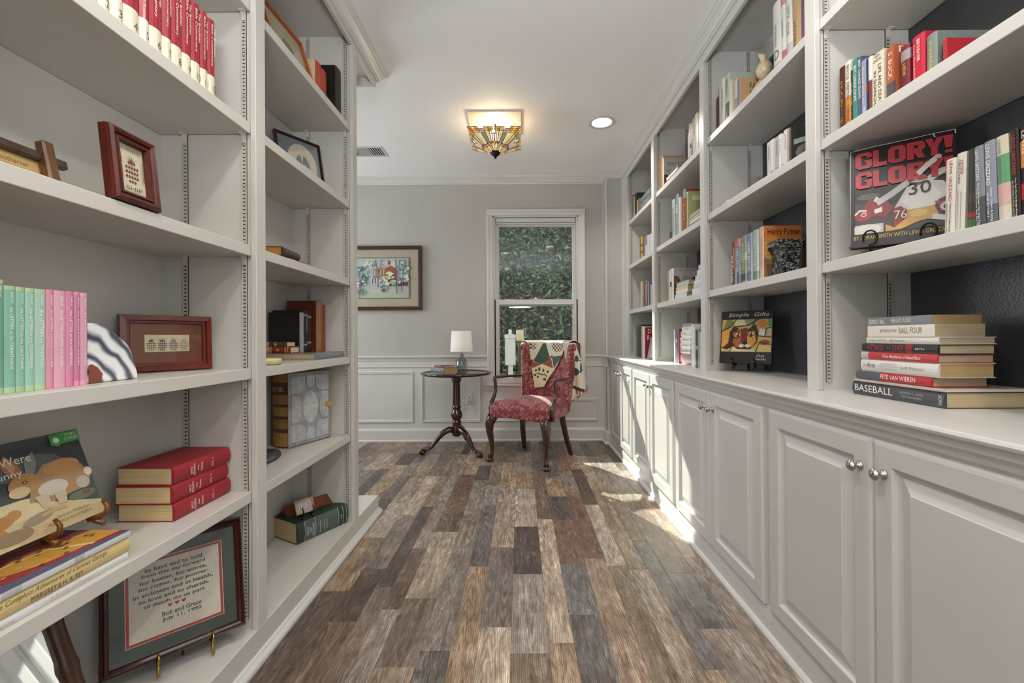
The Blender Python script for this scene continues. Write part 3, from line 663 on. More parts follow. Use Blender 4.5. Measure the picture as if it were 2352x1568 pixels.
book(flat_mtx('R',1.1060,1.1386,0.8943,0.3140,0),0.0429,0.235,0.3140,'#43464c','gloss_cover','largest slate grey BASEBALL hardback at the bottom of the counter stack','baseball books stacked on the counter',[('BASEBALL', '#ece9e2', 0.04, 0.5, 0.55, 0.5), ('GEOFFREY C. WARD', '#9ea1a6', 0.58, 0.82, 0.62, 0.14), ('AND KEN BURNS', '#9ea1a6', 0.6, 0.8, 0.38, 0.14), ('KNOPF', '#c9c9c9', 0.955, 0.985, 0.5, 0.6, 'x')],[],page='#c9b590')
book(flat_mtx('R',1.1060,1.1358,0.9378,0.3098,0),0.0079,0.23,0.3098,'#b7a79c','gloss_cover','thin magazine lying on the big slate grey BASEBALL book','baseball books stacked on the counter',[],[],soft=True,page='#d7cfc0')
book(flat_mtx('R',1.1060,1.1730,0.9463,0.2631,0),0.0259,0.155,0.2631,'#a32a33','gloss_cover','red jacketed hardback with white small capitals, third from the stack bottom','baseball books stacked on the counter',[('PETE VAN WIEREN', '#f1ece6', 0.37, 0.82, 0.58, 0.5)],[(0, 0.36, '#4d535d')],page='#b3a387')
book(flat_mtx('R',1.1060,1.1550,0.9728,0.2606,0),0.0389,0.155,0.2606,'#d5d3ce','gloss_cover','thick white jacketed hardback lettered The Arm','baseball books stacked on the counter',[('The', '#8a8a88', 0.04, 0.09, 0.55, 0.22), ('Arm', '#555553', 0.1, 0.22, 0.55, 0.42), ('Inside the Billion-Dollar', '#8a8a88', 0.3, 0.52, 0.7, 0.12), ('Mystery of the Most Valuable', '#8a8a88', 0.28, 0.55, 0.5, 0.12), ('Commodity in Sports', '#8a8a88', 0.31, 0.51, 0.3, 0.12), ('Jeff Passan', '#8a8a88', 0.57, 0.85, 0.48, 0.3)],[],page='#b59a68')
book(flat_mtx('R',1.1060,1.1564,1.0123,0.2578,0),0.0229,0.155,0.2578,'#b23a40','gloss_cover','red jacketed hardback with slanted white title and a photo end','baseball books stacked on the counter',[('From Herschel to a Hobnail Boot', '#f4efe8', 0.33, 0.82, 0.5, 0.42, 'd', 0.3)],[(0, 0.11, '#b9b7b4')],page='#b3a387')
book(flat_mtx('R',1.1060,1.1538,1.0358,0.2566,0),0.0259,0.155,0.2566,'#2b2b2e','gloss_cover','black jacketed hardback with magenta red capitals','baseball books stacked on the counter',[('ATTACK', '#b32c45', 0.09, 0.34, 0.55, 0.62), ('THE', '#b32c45', 0.37, 0.43, 0.5, 0.3), ('DAY', '#b32c45', 0.46, 0.6, 0.55, 0.62), ('SETH', '#dddddd', 0.74, 0.85, 0.5, 0.22)],[(0.62, 0.7, '#84252f')],page='#b9a98c')
book(flat_mtx('R',1.1060,1.1523,1.0623,0.2391,0),0.0199,0.155,0.2391,'#d4d2cb','gloss_cover','white hardback with faint thin grey title under the two paperbacks','baseball books stacked on the counter',[('Fridays with Red', '#8f8d88', 0.05, 0.32, 0.5, 0.42), ('Bob Edwards', '#8f8d88', 0.37, 0.58, 0.5, 0.4)],[],page='#b9a58a')
book(flat_mtx('R',1.1060,1.1618,1.0828,0.2242,0),0.0339,0.135,0.2242,'#dbd8d0','gloss_cover','white paperback lettered BALL FOUR near the top of the counter stack','baseball books stacked on the counter',[('JIM BOUTON', '#8a7558', 0.21, 0.47, 0.5, 0.36), ('BALL FOUR', '#8f7a5a', 0.51, 0.84, 0.55, 0.5)],[],soft=True,page='#a8987c')
book(flat_mtx('R',1.1060,1.1701,1.1173,0.2150,0),0.0249,0.135,0.2150,'#767a80','gloss_cover','grey paperback lettered MEN AT WORK on top of the counter stack','baseball books stacked on the counter',[('GEORGE F. WILL', '#eceae4', 0.02, 0.3, 0.45, 0.55), ('MEN AT WORK', '#e2d6b8', 0.41, 0.72, 0.5, 0.5)],[],soft=True,page='#9a8055')
book(up_mtx('R',1.1080,2.4369,2.2034,0.0313,0),0.0313,0.1,0.2137,'#4d2a22','cloth_cover','small dark brown book at the far end of the third section top shelf','books on the top shelf of the third right section',[],[],soft=True)
book(up_mtx('R',1.1080,2.4032,2.2034,0.0133,0),0.0133,0.12,0.2647,'#c9bfae','gloss_cover','slim cream booklet beside the small dark brown book','books on the top shelf of the third right section',[],[],soft=True)
book(up_mtx('R',1.1080,2.3875,2.2034,0.0416,0),0.0416,0.14,0.2818,'#d3d4cc','gloss_cover','white spine with orange foot beside the pale green tall book','books on the top shelf of the third right section',[('GARDENS', '#8a8f86', 0.2, 0.6, 0.5, 0.4)],[(0.85, 0.93, '#b86a48')])
book(up_mtx('R',1.1080,2.3432,2.2034,0.0530,0),0.0530,0.2,0.2746,'#b5c2b2','gloss_cover','tall pale green garden hardback on the third section top shelf','books on the top shelf of the third right section',[('PERENNIALS', '#5d6b58', 0.1, 0.4, 0.5, 0.4)],[(0.55, 0.95, '#5c6a55')])
book(up_mtx('R',1.1080,2.2875,2.2034,0.0330,0),0.0330,0.15,0.2145,'#d8d6cc','gloss_cover','white thin spine between pale green and tan garden books','books on the top shelf of the third right section',[],[],soft=True)
book(up_mtx('R',1.1080,2.2518,2.2034,0.0198,0),0.0198,0.15,0.2073,'#c6a777','gloss_cover','slim tan and yellow spine on the third section top shelf','books on the top shelf of the third right section',[],[],soft=True)
book(up_mtx('R',1.1080,2.2298,2.2034,0.0270,0),0.0270,0.14,0.1900,'#c7cbd2','gloss_cover','white and blue slim spine beside a lavender one','books on the top shelf of the third right section',[],[(0.5, 1, '#8e9ab0')],soft=True)
book(up_mtx('R',1.1080,2.2007,2.2034,0.0154,0),0.0154,0.15,0.1797,'#85789c','gloss_cover','slim lavender spine behind the tan FAMILY cover','books on the top shelf of the third right section',[],[],soft=True)
book(up_mtx('R',1.1080,2.1832,2.2034,0.0130,0),0.0130,0.15,0.1737,'#b8956e','cloth_cover','tan book with dark lettering on its cover behind the cream figurine','books on the top shelf of the third right section',[],[],soft=True,cover=[('FARM', '#3b2a20', 0.3, 0.68, 0.8, 0.85), ('UP', '#3b2a20', 0.3, 0.48, 0.62, 0.64)])
book(up_mtx('R',1.1080,1.8949,2.2034,0.0592,-1),0.0592,0.21,0.3170,'#d5d3cd','gloss_cover','white ring bound journal leaning at the left of the tall journals','books on the top shelf of the third right section',[('FOR THE WHOLE', '#56585c', 0.3, 0.6, 0.45, 0.2), ('D', '#56585c', 0.66, 0.78, 0.55, 0.5, 'x')],[(0.84, 0.97, '#a7abb0')])
book(up_mtx('R',1.1080,1.8337,2.2034,0.0294,-1),0.0294,0.21,0.3039,'#d7d5cf','gloss_cover','white journal with a pink head and foot, second tall journal','books on the top shelf of the third right section',[('supplement', '#66686c', 0.3, 0.55, 0.5, 0.5)],[(0, 0.12, '#c48a88'), (0.75, 0.9, '#b36a6c')])
book(up_mtx('R',1.1080,1.8023,2.2034,0.0409,-1),0.0409,0.21,0.2923,'#d9d7d1','gloss_cover','thickest white journal with grey foot band beside brown spines','books on the top shelf of the third right section',[('JAMA', '#9a9c9f', 0.18, 0.38, 0.5, 0.6), ('ISSUE', '#77797c', 0.42, 0.6, 0.5, 0.4)],[(0.72, 0.9, '#b9bcbe')])
book(up_mtx('R',1.1080,1.7595,2.2034,0.0314,0),0.0314,0.19,0.2800,'#b4926a','cloth_cover','tan worn spine with brown lettering among the tall journals','books on the top shelf of the third right section',[('HYMNS', '#4a3524', 0.5, 0.9, 0.6, 0.4)],[])
book(up_mtx('R',1.1080,1.7262,2.2034,0.0241,0),0.0241,0.19,0.2641,'#c7a97c','cloth_cover','plain light tan spine beside a purple one at the stile','books on the top shelf of the third right section',[],[],soft=True)
book(up_mtx('R',1.1080,1.7005,2.2034,0.0180,0),0.0180,0.19,0.2555,'#6e5470','cloth_cover','slim purple spine touching the white stile on the top shelf','books on the top shelf of the third right section',[],[],soft=True)
book(up_mtx('R',1.1080,1.9437,1.7764,0.0276,0),0.0276,0.19,0.1704,'#bfc2c6','gloss_cover','leftmost pale grey journal on the third section second shelf','journals on the second shelf of the third right section',[('JOURNAL', '#5b5d60', 0.1, 0.5, 0.5, 0.5)],[],soft=True)
book(up_mtx('R',1.1080,1.9139,1.7764,0.0164,0),0.0164,0.19,0.1706,'#d5d4d0','gloss_cover','second white journal from the left on that second shelf','journals on the second shelf of the third right section',[],[(0.8, 0.9, '#8d9094')],soft=True)
book(up_mtx('R',1.1080,1.8958,1.7764,0.0112,0),0.0112,0.19,0.1682,'#c9c3b6','gloss_cover','slim cream journal, third from the left beside a striped grey one','journals on the second shelf of the third right section',[],[],soft=True)
book(up_mtx('R',1.1080,1.8828,1.7764,0.0256,0),0.0256,0.19,0.1661,'#a6a7aa','gloss_cover','grey and white striped journal in the middle of the journals','journals on the second shelf of the third right section',[('JOURNAL', '#5b5d60', 0.1, 0.5, 0.5, 0.5)],[(0.8, 0.9, '#8d9094')],soft=True)
book(up_mtx('R',1.1080,1.8552,1.7764,0.0153,0),0.0153,0.19,0.1665,'#dbdad7','gloss_cover','white journal just right of the striped grey one','journals on the second shelf of the third right section',[('JOURNAL', '#5b5d60', 0.1, 0.5, 0.5, 0.5)],[],soft=True)
book(up_mtx('R',1.1080,1.8382,1.7764,0.0159,0),0.0159,0.19,0.1550,'#cfcfcd','gloss_cover','pale grey journal left of the pinkish one','journals on the second shelf of the third right section',[],[(0.8, 0.9, '#8d9094')],soft=True)
book(up_mtx('R',1.1080,1.8205,1.7764,0.0215,0),0.0215,0.19,0.1668,'#d2d0cd','gloss_cover','wider white journal beside the pinkish spine','journals on the second shelf of the third right section',[('JOURNAL', '#5b5d60', 0.1, 0.5, 0.5, 0.5)],[],soft=True)
book(up_mtx('R',1.1080,1.7973,1.7764,0.0123,0),0.0123,0.19,0.1649,'#a98f86','gloss_cover','slim pinkish brown journal next to the photo cover','journals on the second shelf of the third right section',[],[(0.8, 0.9, '#8d9094')],soft=True)
book(up_mtx('R',1.1080,1.7830,1.7764,0.0135,0),0.0135,0.2,0.1599,'#3a3c3e','gloss_cover','journal with a black and white tree photograph on its cover','journals on the second shelf of the third right section',[],[],soft=True,cover_art=[('#2c302e', [(0, 0), (1, 0), (1, 1), (0, 1)]), ('#6d7570', [(0.92, 0.35), (0.864, 0.5), (0.71, 0.61), (0.5, 0.65), (0.29, 0.61), (0.136, 0.5), (0.08, 0.35), (0.136, 0.2), (0.29, 0.09), (0.5, 0.05), (0.71, 0.09), (0.864, 0.2)]), ('#8d958e', [(0.85, 0.45), (0.817, 0.55), (0.725, 0.623), (0.6, 0.65), (0.475, 0.623), (0.383, 0.55), (0.35, 0.45), (0.383, 0.35), (0.475, 0.277), (0.6, 0.25), (0.725, 0.277), (0.817, 0.35)]), ('#454c47', [(0.6, 0.3), (0.573, 0.39), (0.5, 0.456), (0.4, 0.48), (0.3, 0.456), (0.227, 0.39), (0.2, 0.3), (0.227, 0.21), (0.3, 0.144), (0.4, 0.12), (0.5, 0.144), (0.573, 0.21)]), ('#9aa0a2', [(0.05, 0.55), (0.7, 0.8), (0.7, 0.92), (0.05, 0.68)]), ('#7f8884', [(0.95, 0.2), (0.923, 0.27), (0.85, 0.321), (0.75, 0.34), (0.65, 0.321), (0.577, 0.27), (0.55, 0.2), (0.577, 0.13), (0.65, 0.079), (0.75, 0.06), (0.85, 0.079), (0.923, 0.13)])])
book(up_mtx('R',1.1100,2.2888,1.3424,0.0510,0),0.0510,0.16,0.2327,'#6d2f27','gloss_cover','dark red brown fantasy hardback, farthest left of the six thick novels','fantasy novels on the third right section shelf',[('HARRY POTTER', '#c9a86a', 0.15, 0.6, 0.65, 0.4), ('STONE', '#d8cfae', 0.3, 0.9, 0.28, 0.3)],[(0.72, 1, '#3c3a38')])
book(up_mtx('R',1.1100,2.2356,1.3424,0.0387,0),0.0387,0.16,0.2392,'#5a6b7c','gloss_cover','blue fantasy hardback with a pink topped spine','fantasy novels on the third right section shelf',[('HARRY POTTER', '#d9dde0', 0.2, 0.7, 0.5, 0.45)],[(0, 0.16, '#b06a76'), (0.75, 1, '#46545e')])
book(up_mtx('R',1.1100,2.1944,1.3424,0.0593,0),0.0593,0.165,0.2409,'#6f7d68','gloss_cover','olive green fantasy hardback with dark lower band','fantasy novels on the third right section shelf',[('HARRY POTTER', '#b9b08a', 0.15, 0.7, 0.5, 0.4)],[(0.78, 0.92, '#3b4038'), (0.35, 0.5, '#8a9a80')])
book(up_mtx('R',1.1100,2.1327,1.3424,0.0497,0),0.0497,0.165,0.2418,'#79798f','gloss_cover','grey purple fantasy hardback with silver lettering','fantasy novels on the third right section shelf',[('HARRY POTTER', '#d4d6e0', 0.18, 0.75, 0.5, 0.45)],[(0.78, 1, '#666880')])
book(up_mtx('R',1.1100,2.0802,1.3424,0.0507,0),0.0507,0.17,0.2440,'#8fa295','gloss_cover','pale grey green fantasy hardback beside the orange volume','fantasy novels on the third right section shelf',[('HARRY POTTER', '#c7d2c6', 0.12, 0.7, 0.5, 0.4)],[(0.8, 1, '#5f7d58')])
book(up_mtx('R',1.1100,2.0250,1.3424,0.0473,0),0.0473,0.172,0.2449,'#c98446','gloss_cover','thick orange hardback with dark red lettering across its front','fantasy novels on the third right section shelf',[('HARRY POTTER', '#b78478', 0.18, 0.75, 0.5, 0.4)],[(0, 1, '#c9a294')],page='#4a3320',cover=[('Harry Potter', '#5c1020', 0.09, 0.8, 0.94, 0.95), ('AND THE', '#6b2a1c', 0.32, 0.735, 0.47, 0.765), ('Deathly', '#5b2418', 0.2, 0.62, 0.6, 0.71), ('Hallows', '#5b2418', 0.15, 0.5, 0.55, 0.6)],cover_art=[('#c07f3f', [(0, 0), (1, 0), (1, 1), (0, 1)]), ('#b87038', [(0, 0.78), (1, 0.78), (1, 1), (0, 1)]), ('#c58a44', [(0, 0.55), (1, 0.55), (1, 0.7), (0, 0.7)]), ('#b9a254', [(0, 0.5), (0.5, 0.56), (0.52, 0.53), (0, 0.46)]), ('#7d6240', [(0, 0.42), (0.28, 0.38), (0.26, 0.0), (0, 0)]), ('#5f4a33', [(0.06, 0.3), (0.1, 0), (0.2, 0), (0.22, 0.28)]), ('#a98a55', [(0, 0.44), (0.3, 0.39), (0.3, 0.36), (0, 0.4)])])
book(up_mtx('R',1.1080,3.4043,2.2034,0.0532,0),0.0532,0.16,0.2753,'#b58c62','cloth_cover','tan hardback at the far end of the second section top shelf','books on the top shelf of the second right section',[],[],soft=True)
book(up_mtx('R',1.1080,3.3462,2.2034,0.0175,0),0.0175,0.19,0.2484,'#cfccc6','gloss_cover','grey PREACHING cover standing behind the lying stack on the top shelf','books on the top shelf of the second right section',[],[],soft=True,cover=[('PREACHING', '#6a6a68', 0.15, 0.76, 0.75, 0.86), ('NOTES', '#77777a', 0.1, 0.55, 0.5, 0.63)],cover_art=[('#b9b7b2', [(0, 0), (1, 0), (1, 1), (0, 1)]), ('#3b3f52', [(0, 0), (1, 0), (1, 0.48), (0, 0.48)]), ('#7a2f38', [(0.3, 0.3), (0.55, 0.3), (0.55, 0.5), (0.3, 0.5)]), ('#c6c6c8', [(0.08, 0.1), (0.16, 0.1), (0.16, 0.4), (0.08, 0.4)]), ('#8f9199', [(0.2, 0.05), (0.26, 0.05), (0.26, 0.3), (0.2, 0.3)])])
book(flat_mtx('R',1.1150,3.1084,2.2033,0.2554,0),0.0334,0.15,0.2554,'#c9b18f','cloth_cover','cream hardback at the bottom of the lying top shelf stack','books lying on the second section top shelf',[],[],page='#b99d70')
book(flat_mtx('R',1.1150,3.0731,2.2373,0.2395,0),0.0254,0.14,0.2395,'#3c342e','cloth_cover','dark brown book with pale pages, second in that lying stack','books lying on the second section top shelf',[],[],page='#b99d70')
book(flat_mtx('R',1.1150,3.0640,2.2633,0.2283,0),0.0214,0.14,0.2283,'#d0cfcd','gloss_cover','white jacketed book, third in the lying top shelf stack','books lying on the second section top shelf',[],[],page='#b99d70')
book(flat_mtx('R',1.1150,3.0551,2.2853,0.2076,0),0.0174,0.15,0.2076,'#4b4a44','cloth_cover','thin dark book on top of the lying top shelf stack','books lying on the second section top shelf',[],[],page='#b99d70')
book(up_mtx('R',1.1080,2.8591,2.2034,0.0280,2.5),0.0280,0.15,0.2667,'#c5bfbc','gloss_cover','thin white and maroon leaning pamphlet left of the black one','books on the top shelf of the second right section',[],[(0, 0.22, '#6b3540'), (0.82, 1, '#222222')],soft=True)
book(up_mtx('R',1.1080,2.8260,2.2034,0.0252,2.5),0.0252,0.15,0.2535,'#b5b6b8','gloss_cover','thin grey striped leaning pamphlet beside the white and maroon one','books on the top shelf of the second right section',[],[(0.5, 0.62, '#333333')],soft=True)
book(up_mtx('R',1.1080,2.7971,2.2034,0.0176,0),0.0176,0.15,0.2508,'#3f4246','gloss_cover','slim dark grey spine left of the olive yellow folder','books on the top shelf of the second right section',[],[],soft=True)
book(up_mtx('R',1.1080,2.7759,2.2034,0.0366,0),0.0366,0.2,0.2625,'#a8a77a','cloth_cover','olive yellow folder on the second section top shelf','books on the top shelf of the second right section',[],[],soft=True)
book(up_mtx('R',1.1080,2.7358,2.2034,0.0448,0),0.0448,0.2,0.2726,'#d6d4cd','gloss_cover','tall white binder right of the olive yellow folder','books on the top shelf of the second right section',[],[],soft=True)
book(up_mtx('R',1.1080,2.6876,2.2034,0.0285,0),0.0285,0.2,0.2536,'#bcc6d2','gloss_cover','pale blue folder against the stile on the top shelf','books on the top shelf of the second right section',[],[],soft=True)
book(up_mtx('R',1.1080,3.2290,1.7764,0.0468,0),0.0468,0.06,0.0759,'#3a342e','cloth_cover','tiny dark boxlike book at the far end of the second shelf','books on the second shelf of the second right section',[],[])
book(up_mtx('R',1.1080,3.1778,1.7764,0.0674,0),0.0674,0.14,0.2945,'#a9b5ad','gloss_cover','pale grey green hardback with silver title, second section','books on the second shelf of the second right section',[('SCRIPTURES', '#70797a', 0.2, 0.85, 0.5, 0.45)],[])
book(up_mtx('R',1.1080,3.0921,1.7764,0.0538,0),0.0538,0.15,0.3080,'#8f949e','gloss_cover','blue grey hardback with big white lettering, second section','books on the second shelf of the second right section',[('ARK', '#f0f0f0', 0.22, 0.45, 0.5, 0.6), ('THE CITY', '#e0e2e8', 0.5, 0.9, 0.5, 0.4)],[])
book(up_mtx('R',1.1080,3.0292,1.7764,0.0370,0),0.0370,0.14,0.2697,'#d0cdc5','gloss_cover','white spined book between blue grey and pinkish spines','books on the second shelf of the second right section',[],[],soft=True)
book(up_mtx('R',1.1080,2.9881,1.7764,0.0233,0),0.0233,0.14,0.2568,'#a58d84','gloss_cover','slim pinkish brown spine beside the tall red one','books on the second shelf of the second right section',[],[],soft=True)
book(up_mtx('R',1.1080,2.9608,1.7764,0.0508,0),0.0508,0.16,0.2982,'#9a4a3c','gloss_cover','tall red spined dark book, second section second shelf','books on the second shelf of the second right section',[('A LIFE', '#d0a090', 0.3, 0.7, 0.5, 0.4)],[(0, 0.2, '#8d8a88')])
book(up_mtx('R',1.1080,2.8970,1.7764,0.0398,0),0.0398,0.15,0.2625,'#9fac72','gloss_cover','lime green hardback with a brown picture on its cover','books on the second shelf of the second right section',[],[(0, 0.05, '#c2c8a0')],cover_art=[('#a8b27c', [(0, 0), (1, 0), (1, 1), (0, 1)]), ('#5a3a2a', [(0.2, 0.1), (0.7, 0.1), (0.9, 0.5), (0.6, 0.6), (0.4, 0.35)]), ('#d4d8b8', [(0.2, 0.78), (0.8, 0.78), (0.8, 0.9), (0.2, 0.9)]), ('#3a2a20', [(0.75, 0.35), (0.73, 0.45), (0.675, 0.523), (0.6, 0.55), (0.525, 0.523), (0.47, 0.45), (0.45, 0.35), (0.47, 0.25), (0.525, 0.177), (0.6, 0.15), (0.675, 0.177), (0.73, 0.25)])])
book(flat_mtx('R',1.1150,2.6771,1.7763,0.2280,0),0.0394,0.17,0.2280,'#77797e','gloss_cover','thick grey hardback at the bottom of the lying second shelf stack','books lying on the second section second shelf',[],[])
book(flat_mtx('R',1.1150,2.6796,1.8163,0.2095,0),0.0194,0.16,0.2095,'#d2d0ca','gloss_cover','white book, second in the lying second shelf stack','books lying on the second section second shelf',[],[])
book(flat_mtx('R',1.1150,2.6805,1.8363,0.2007,0),0.0134,0.16,0.2007,'#b8b6b4','gloss_cover','thin pale grey book, third in that lying stack','books lying on the second section second shelf',[],[])
book(flat_mtx('R',1.1150,2.6816,1.8503,0.1919,0),0.0294,0.16,0.1919,'#b59a98','gloss_cover','pinkish patterned book on top of the lying second shelf stack','books lying on the second section second shelf',[],[])
book(up_mtx('R',1.1080,3.2663,1.3424,0.0222,0),0.0222,0.14,0.2338,'#b08c5c','cloth_cover','slim tan book at the far end of the second section third shelf','books on the third shelf of the second right section',[],[],soft=True)
book(up_mtx('R',1.1080,3.2376,1.3424,0.0218,0),0.0218,0.14,0.2295,'#c9c6c0','gloss_cover','slim white grey book beside the slim tan one','books on the third shelf of the second right section',[],[],soft=True)
book(up_mtx('R',1.1080,3.2122,1.3424,0.0260,0),0.0260,0.15,0.2384,'#d4d3d0','gloss_cover','white slim book with a dark blue mark on its spine','books on the third shelf of the second right section',[],[(0.4, 0.55, '#3f4656')],soft=True)
book(up_mtx('R',1.1080,3.1780,1.3424,0.0442,0),0.0442,0.17,0.2363,'#d3d2d0','gloss_cover','silvery JOY cover book with two brown profiles on its cover','books on the third shelf of the second right section',[],[],soft=True,cover=[('JOY', '#6a6668', 0.38, 0.56, 0.68, 0.7), ('The Book of', '#7a7678', 0.32, 0.71, 0.7, 0.77), ('NEW YORK TIMES BESTSELLER', '#666266', 0.1, 0.9, 0.9, 0.94)],cover_art=[('#b3b2b4', [(0, 0), (1, 0), (1, 1), (0, 1)]), ('#7a4c36', [(0, 0), (0.22, 0), (0.3, 0.3), (0.36, 0.4), (0.3, 0.5), (0.28, 0.62), (0.2, 0.74), (0, 0.76)]), ('#4a2e24', [(0.98, 0.3), (0.72, 0.4), (0.68, 0.52), (0.74, 0.66), (0.86, 0.74), (1, 0.74), (1, 0.3)]), ('#3a2520', [(0.74, 0.46), (1, 0.46), (1, 0.52), (0.74, 0.52)]), ('#9a9a9c', [(0.05, 0.56), (0.25, 0.5700000000000001), (0.25, 0.55), (0.05, 0.54)])])
book(flat_mtx('R',1.1120,2.9059,1.3423,0.2211,0),0.0394,0.09,0.2211,'#c6cdd6','gloss_cover','pale blue book at the bottom of the stack before the JOY cover','books lying before the JOY cover',[],[],page='#9d917c',soft=True)
book(flat_mtx('R',1.1120,2.8862,1.3823,0.2181,0),0.0254,0.09,0.2181,'#d5d3cc','gloss_cover','white book, second up in the stack before the JOY cover','books lying before the JOY cover',[],[],page='#9d917c',soft=True)
book(flat_mtx('R',1.1120,2.8819,1.4083,0.2174,0),0.0214,0.09,0.2174,'#cbbf9f','gloss_cover','cream yellow book, third up before the JOY cover','books lying before the JOY cover',[],[],page='#9d917c',soft=True)
book(flat_mtx('R',1.1120,2.8666,1.4303,0.2194,0),0.0294,0.09,0.2194,'#b5b9b8','gloss_cover','grey white book on top of the stack before the JOY cover','books lying before the JOY cover',[],[],page='#9d917c',soft=True)
book(flat_mtx('R',1.1120,2.6683,1.3423,0.1419,0),0.0494,0.1,0.1419,'#cfd1d4','gloss_cover','widest white book at the bottom of the stack by the stile','books stacked by the stile of the second section',[],[],soft=True)
book(flat_mtx('R',1.1120,2.6674,1.3923,0.1207,0),0.0234,0.1,0.1207,'#c4c6ca','gloss_cover','grey white book, second in the stack by the stile','books stacked by the stile of the second section',[],[],soft=True)
book(flat_mtx('R',1.1120,2.6669,1.4163,0.1137,0),0.0214,0.1,0.1137,'#dadada','gloss_cover','white book, third in the stack by the stile','books stacked by the stile of the second section',[],[],soft=True)
book(flat_mtx('R',1.1120,2.6665,1.4383,0.0929,0),0.0294,0.1,0.0929,'#c9cbcd','gloss_cover','pale book, fourth in the stack by the stile','books stacked by the stile of the second section',[],[],soft=True)
book(flat_mtx('R',1.1120,2.6660,1.4683,0.0657,0),0.0294,0.1,0.0657,'#d7d7d5','gloss_cover','small white book, fifth in the stack by the stile','books stacked by the stile of the second section',[],[],soft=True)
book(flat_mtx('R',1.1120,2.6654,1.4983,0.0456,0),0.0294,0.1,0.0456,'#bfc1c4','gloss_cover','small grey book topping the stack by the stile','books stacked by the stile of the second section',[],[],soft=True)
book(up_mtx('R',1.1080,3.1425,0.8944,0.0257,0),0.0257,0.13,0.2392,'#c9cdcc','gloss_cover','slim white book at the far end of the tape stack','books on the counter of the second right section',[],[],soft=True)
book(up_mtx('R',1.1080,3.1134,0.8944,0.0363,0),0.0363,0.14,0.2419,'#4f6f86','gloss_cover','blue patterned slim book beside the tape stack','books on the counter of the second right section',[],[(0.3, 0.4, '#9fb3c2')],soft=True)
book(up_mtx('R',1.1080,3.0729,0.8944,0.0329,0),0.0329,0.14,0.2443,'#96424c','gloss_cover','slim red book between the blue one and the tape stack','books on the counter of the second right section',[],[],soft=True)
book(flat_mtx('R',1.1150,2.8482,0.8943,0.2617,0),0.0744,0.1,0.2617,'#9d8289','gloss_cover','large pinkish grey box at the bottom of the tape stack','boxed tapes stacked on the counter',[('COLLECTED', '#c9bcc0', 0.08, 0.3, 0.5, 0.6)],[],name='box',cat='box')
book(flat_mtx('R',1.1150,2.8613,0.9693,0.2128,0),0.0334,0.1,0.2128,'#c9cabf','gloss_cover','cream boxed tape second from the bottom of the stack','boxed tapes stacked on the counter',[('GREEN ACRES', '#6c7468', 0.15, 0.85, 0.5, 0.45)],[],name='boxed_tape',cat='box')
book(flat_mtx('R',1.1150,2.8533,1.0033,0.1949,0),0.0414,0.1,0.1949,'#d6d2cb','gloss_cover','white boxed tape third from the bottom with pink title','boxed tapes stacked on the counter',[('RECORDING', '#bd8f92', 0.15, 0.7, 0.5, 0.3)],[],name='boxed_tape',cat='box')
book(flat_mtx('R',1.1150,2.8525,1.0453,0.1865,0),0.0354,0.1,0.1865,'#cfcfcd','gloss_cover','white boxed tape fourth from the bottom of the stack','boxed tapes stacked on the counter',[('GRAMMAR', '#9a9a9a', 0.2, 0.7, 0.5, 0.3)],[],name='boxed_tape',cat='box')
book(flat_mtx('R',1.1150,2.8445,1.0813,0.1814,0),0.0394,0.1,0.1814,'#d8d6d0','gloss_cover','white boxed tape fifth from the bottom with grey title','boxed tapes stacked on the counter',[('TERROR', '#8c8c8c', 0.1, 0.5, 0.6, 0.3)],[],name='boxed_tape',cat='box')
book(flat_mtx('R',1.1150,2.8365,1.1213,0.1682,0),0.0294,0.1,0.1682,'#dad7cf','gloss_cover','white boxed tape at the top of the upright run of tapes','boxed tapes stacked on the counter',[('SERIES', '#a08c80', 0.3, 0.7, 0.5, 0.3)],[],name='boxed_tape',cat='box')
book(flat_mtx('R',1.1150,2.8359,1.1513,0.1601,0),0.0214,0.1,0.1601,'#8f9499','gloss_cover','grey box on top of the white boxed tapes','boxed tapes stacked on the counter',[],[],name='box',cat='box')
book(up_mtx('R',1.0750,2.7387,0.8944,0.0390,0),0.0390,0.2,0.2658,'#d9d9d8','gloss_cover','white tall folder right of the tape stack','folders beside the tape stack',[],[],soft=True)
book(up_mtx('R',1.0750,2.6962,0.8944,0.0213,0),0.0213,0.2,0.2458,'#c3c6c8','gloss_cover','slim pale grey folder beside the white tall folder','folders beside the tape stack',[],[],soft=True)
book(up_mtx('R',1.0750,2.6708,0.8944,0.0293,0),0.0293,0.2,0.2319,'#2b2c2f','gloss_cover','black folder with a tan label on the counter','folders beside the tape stack',[],[(0.42, 0.52, '#9a8a6c')],soft=True)
book(up_mtx('R',1.0750,2.6381,0.8944,0.0216,0),0.0216,0.2,0.2340,'#8b8e92','gloss_cover','grey folder right of the black one','folders beside the tape stack',[],[],soft=True)
book(up_mtx('R',1.0750,2.6124,0.8944,0.0243,0),0.0243,0.2,0.2179,'#b7babc','gloss_cover','pale grey folder against the stile on the counter','folders beside the tape stack',[],[],soft=True)
book(up_mtx('R',1.1020,4.3932,2.2034,0.0481,0),0.0481,0.14,0.2893,'#7a1d28','gloss_cover','dark red speckled book, leftmost on the far section top shelf','books on the top shelf of the far right section',[],[],soft=True)
book(up_mtx('R',1.1020,4.3374,2.2034,0.0636,0),0.0636,0.14,0.2673,'#cfc7b8','gloss_cover','cream book with a black head beside the dark red one','books on the top shelf of the far right section',[],[(0, 0.05, '#222222')],soft=True)
book(up_mtx('R',1.1020,4.2679,2.2034,0.0535,0),0.0535,0.14,0.2537,'#8e2433','gloss_cover','red and black spined book, third on the far section top shelf','books on the top shelf of the far right section',[],[(0.3, 0.75, '#2a1c22')],soft=True)
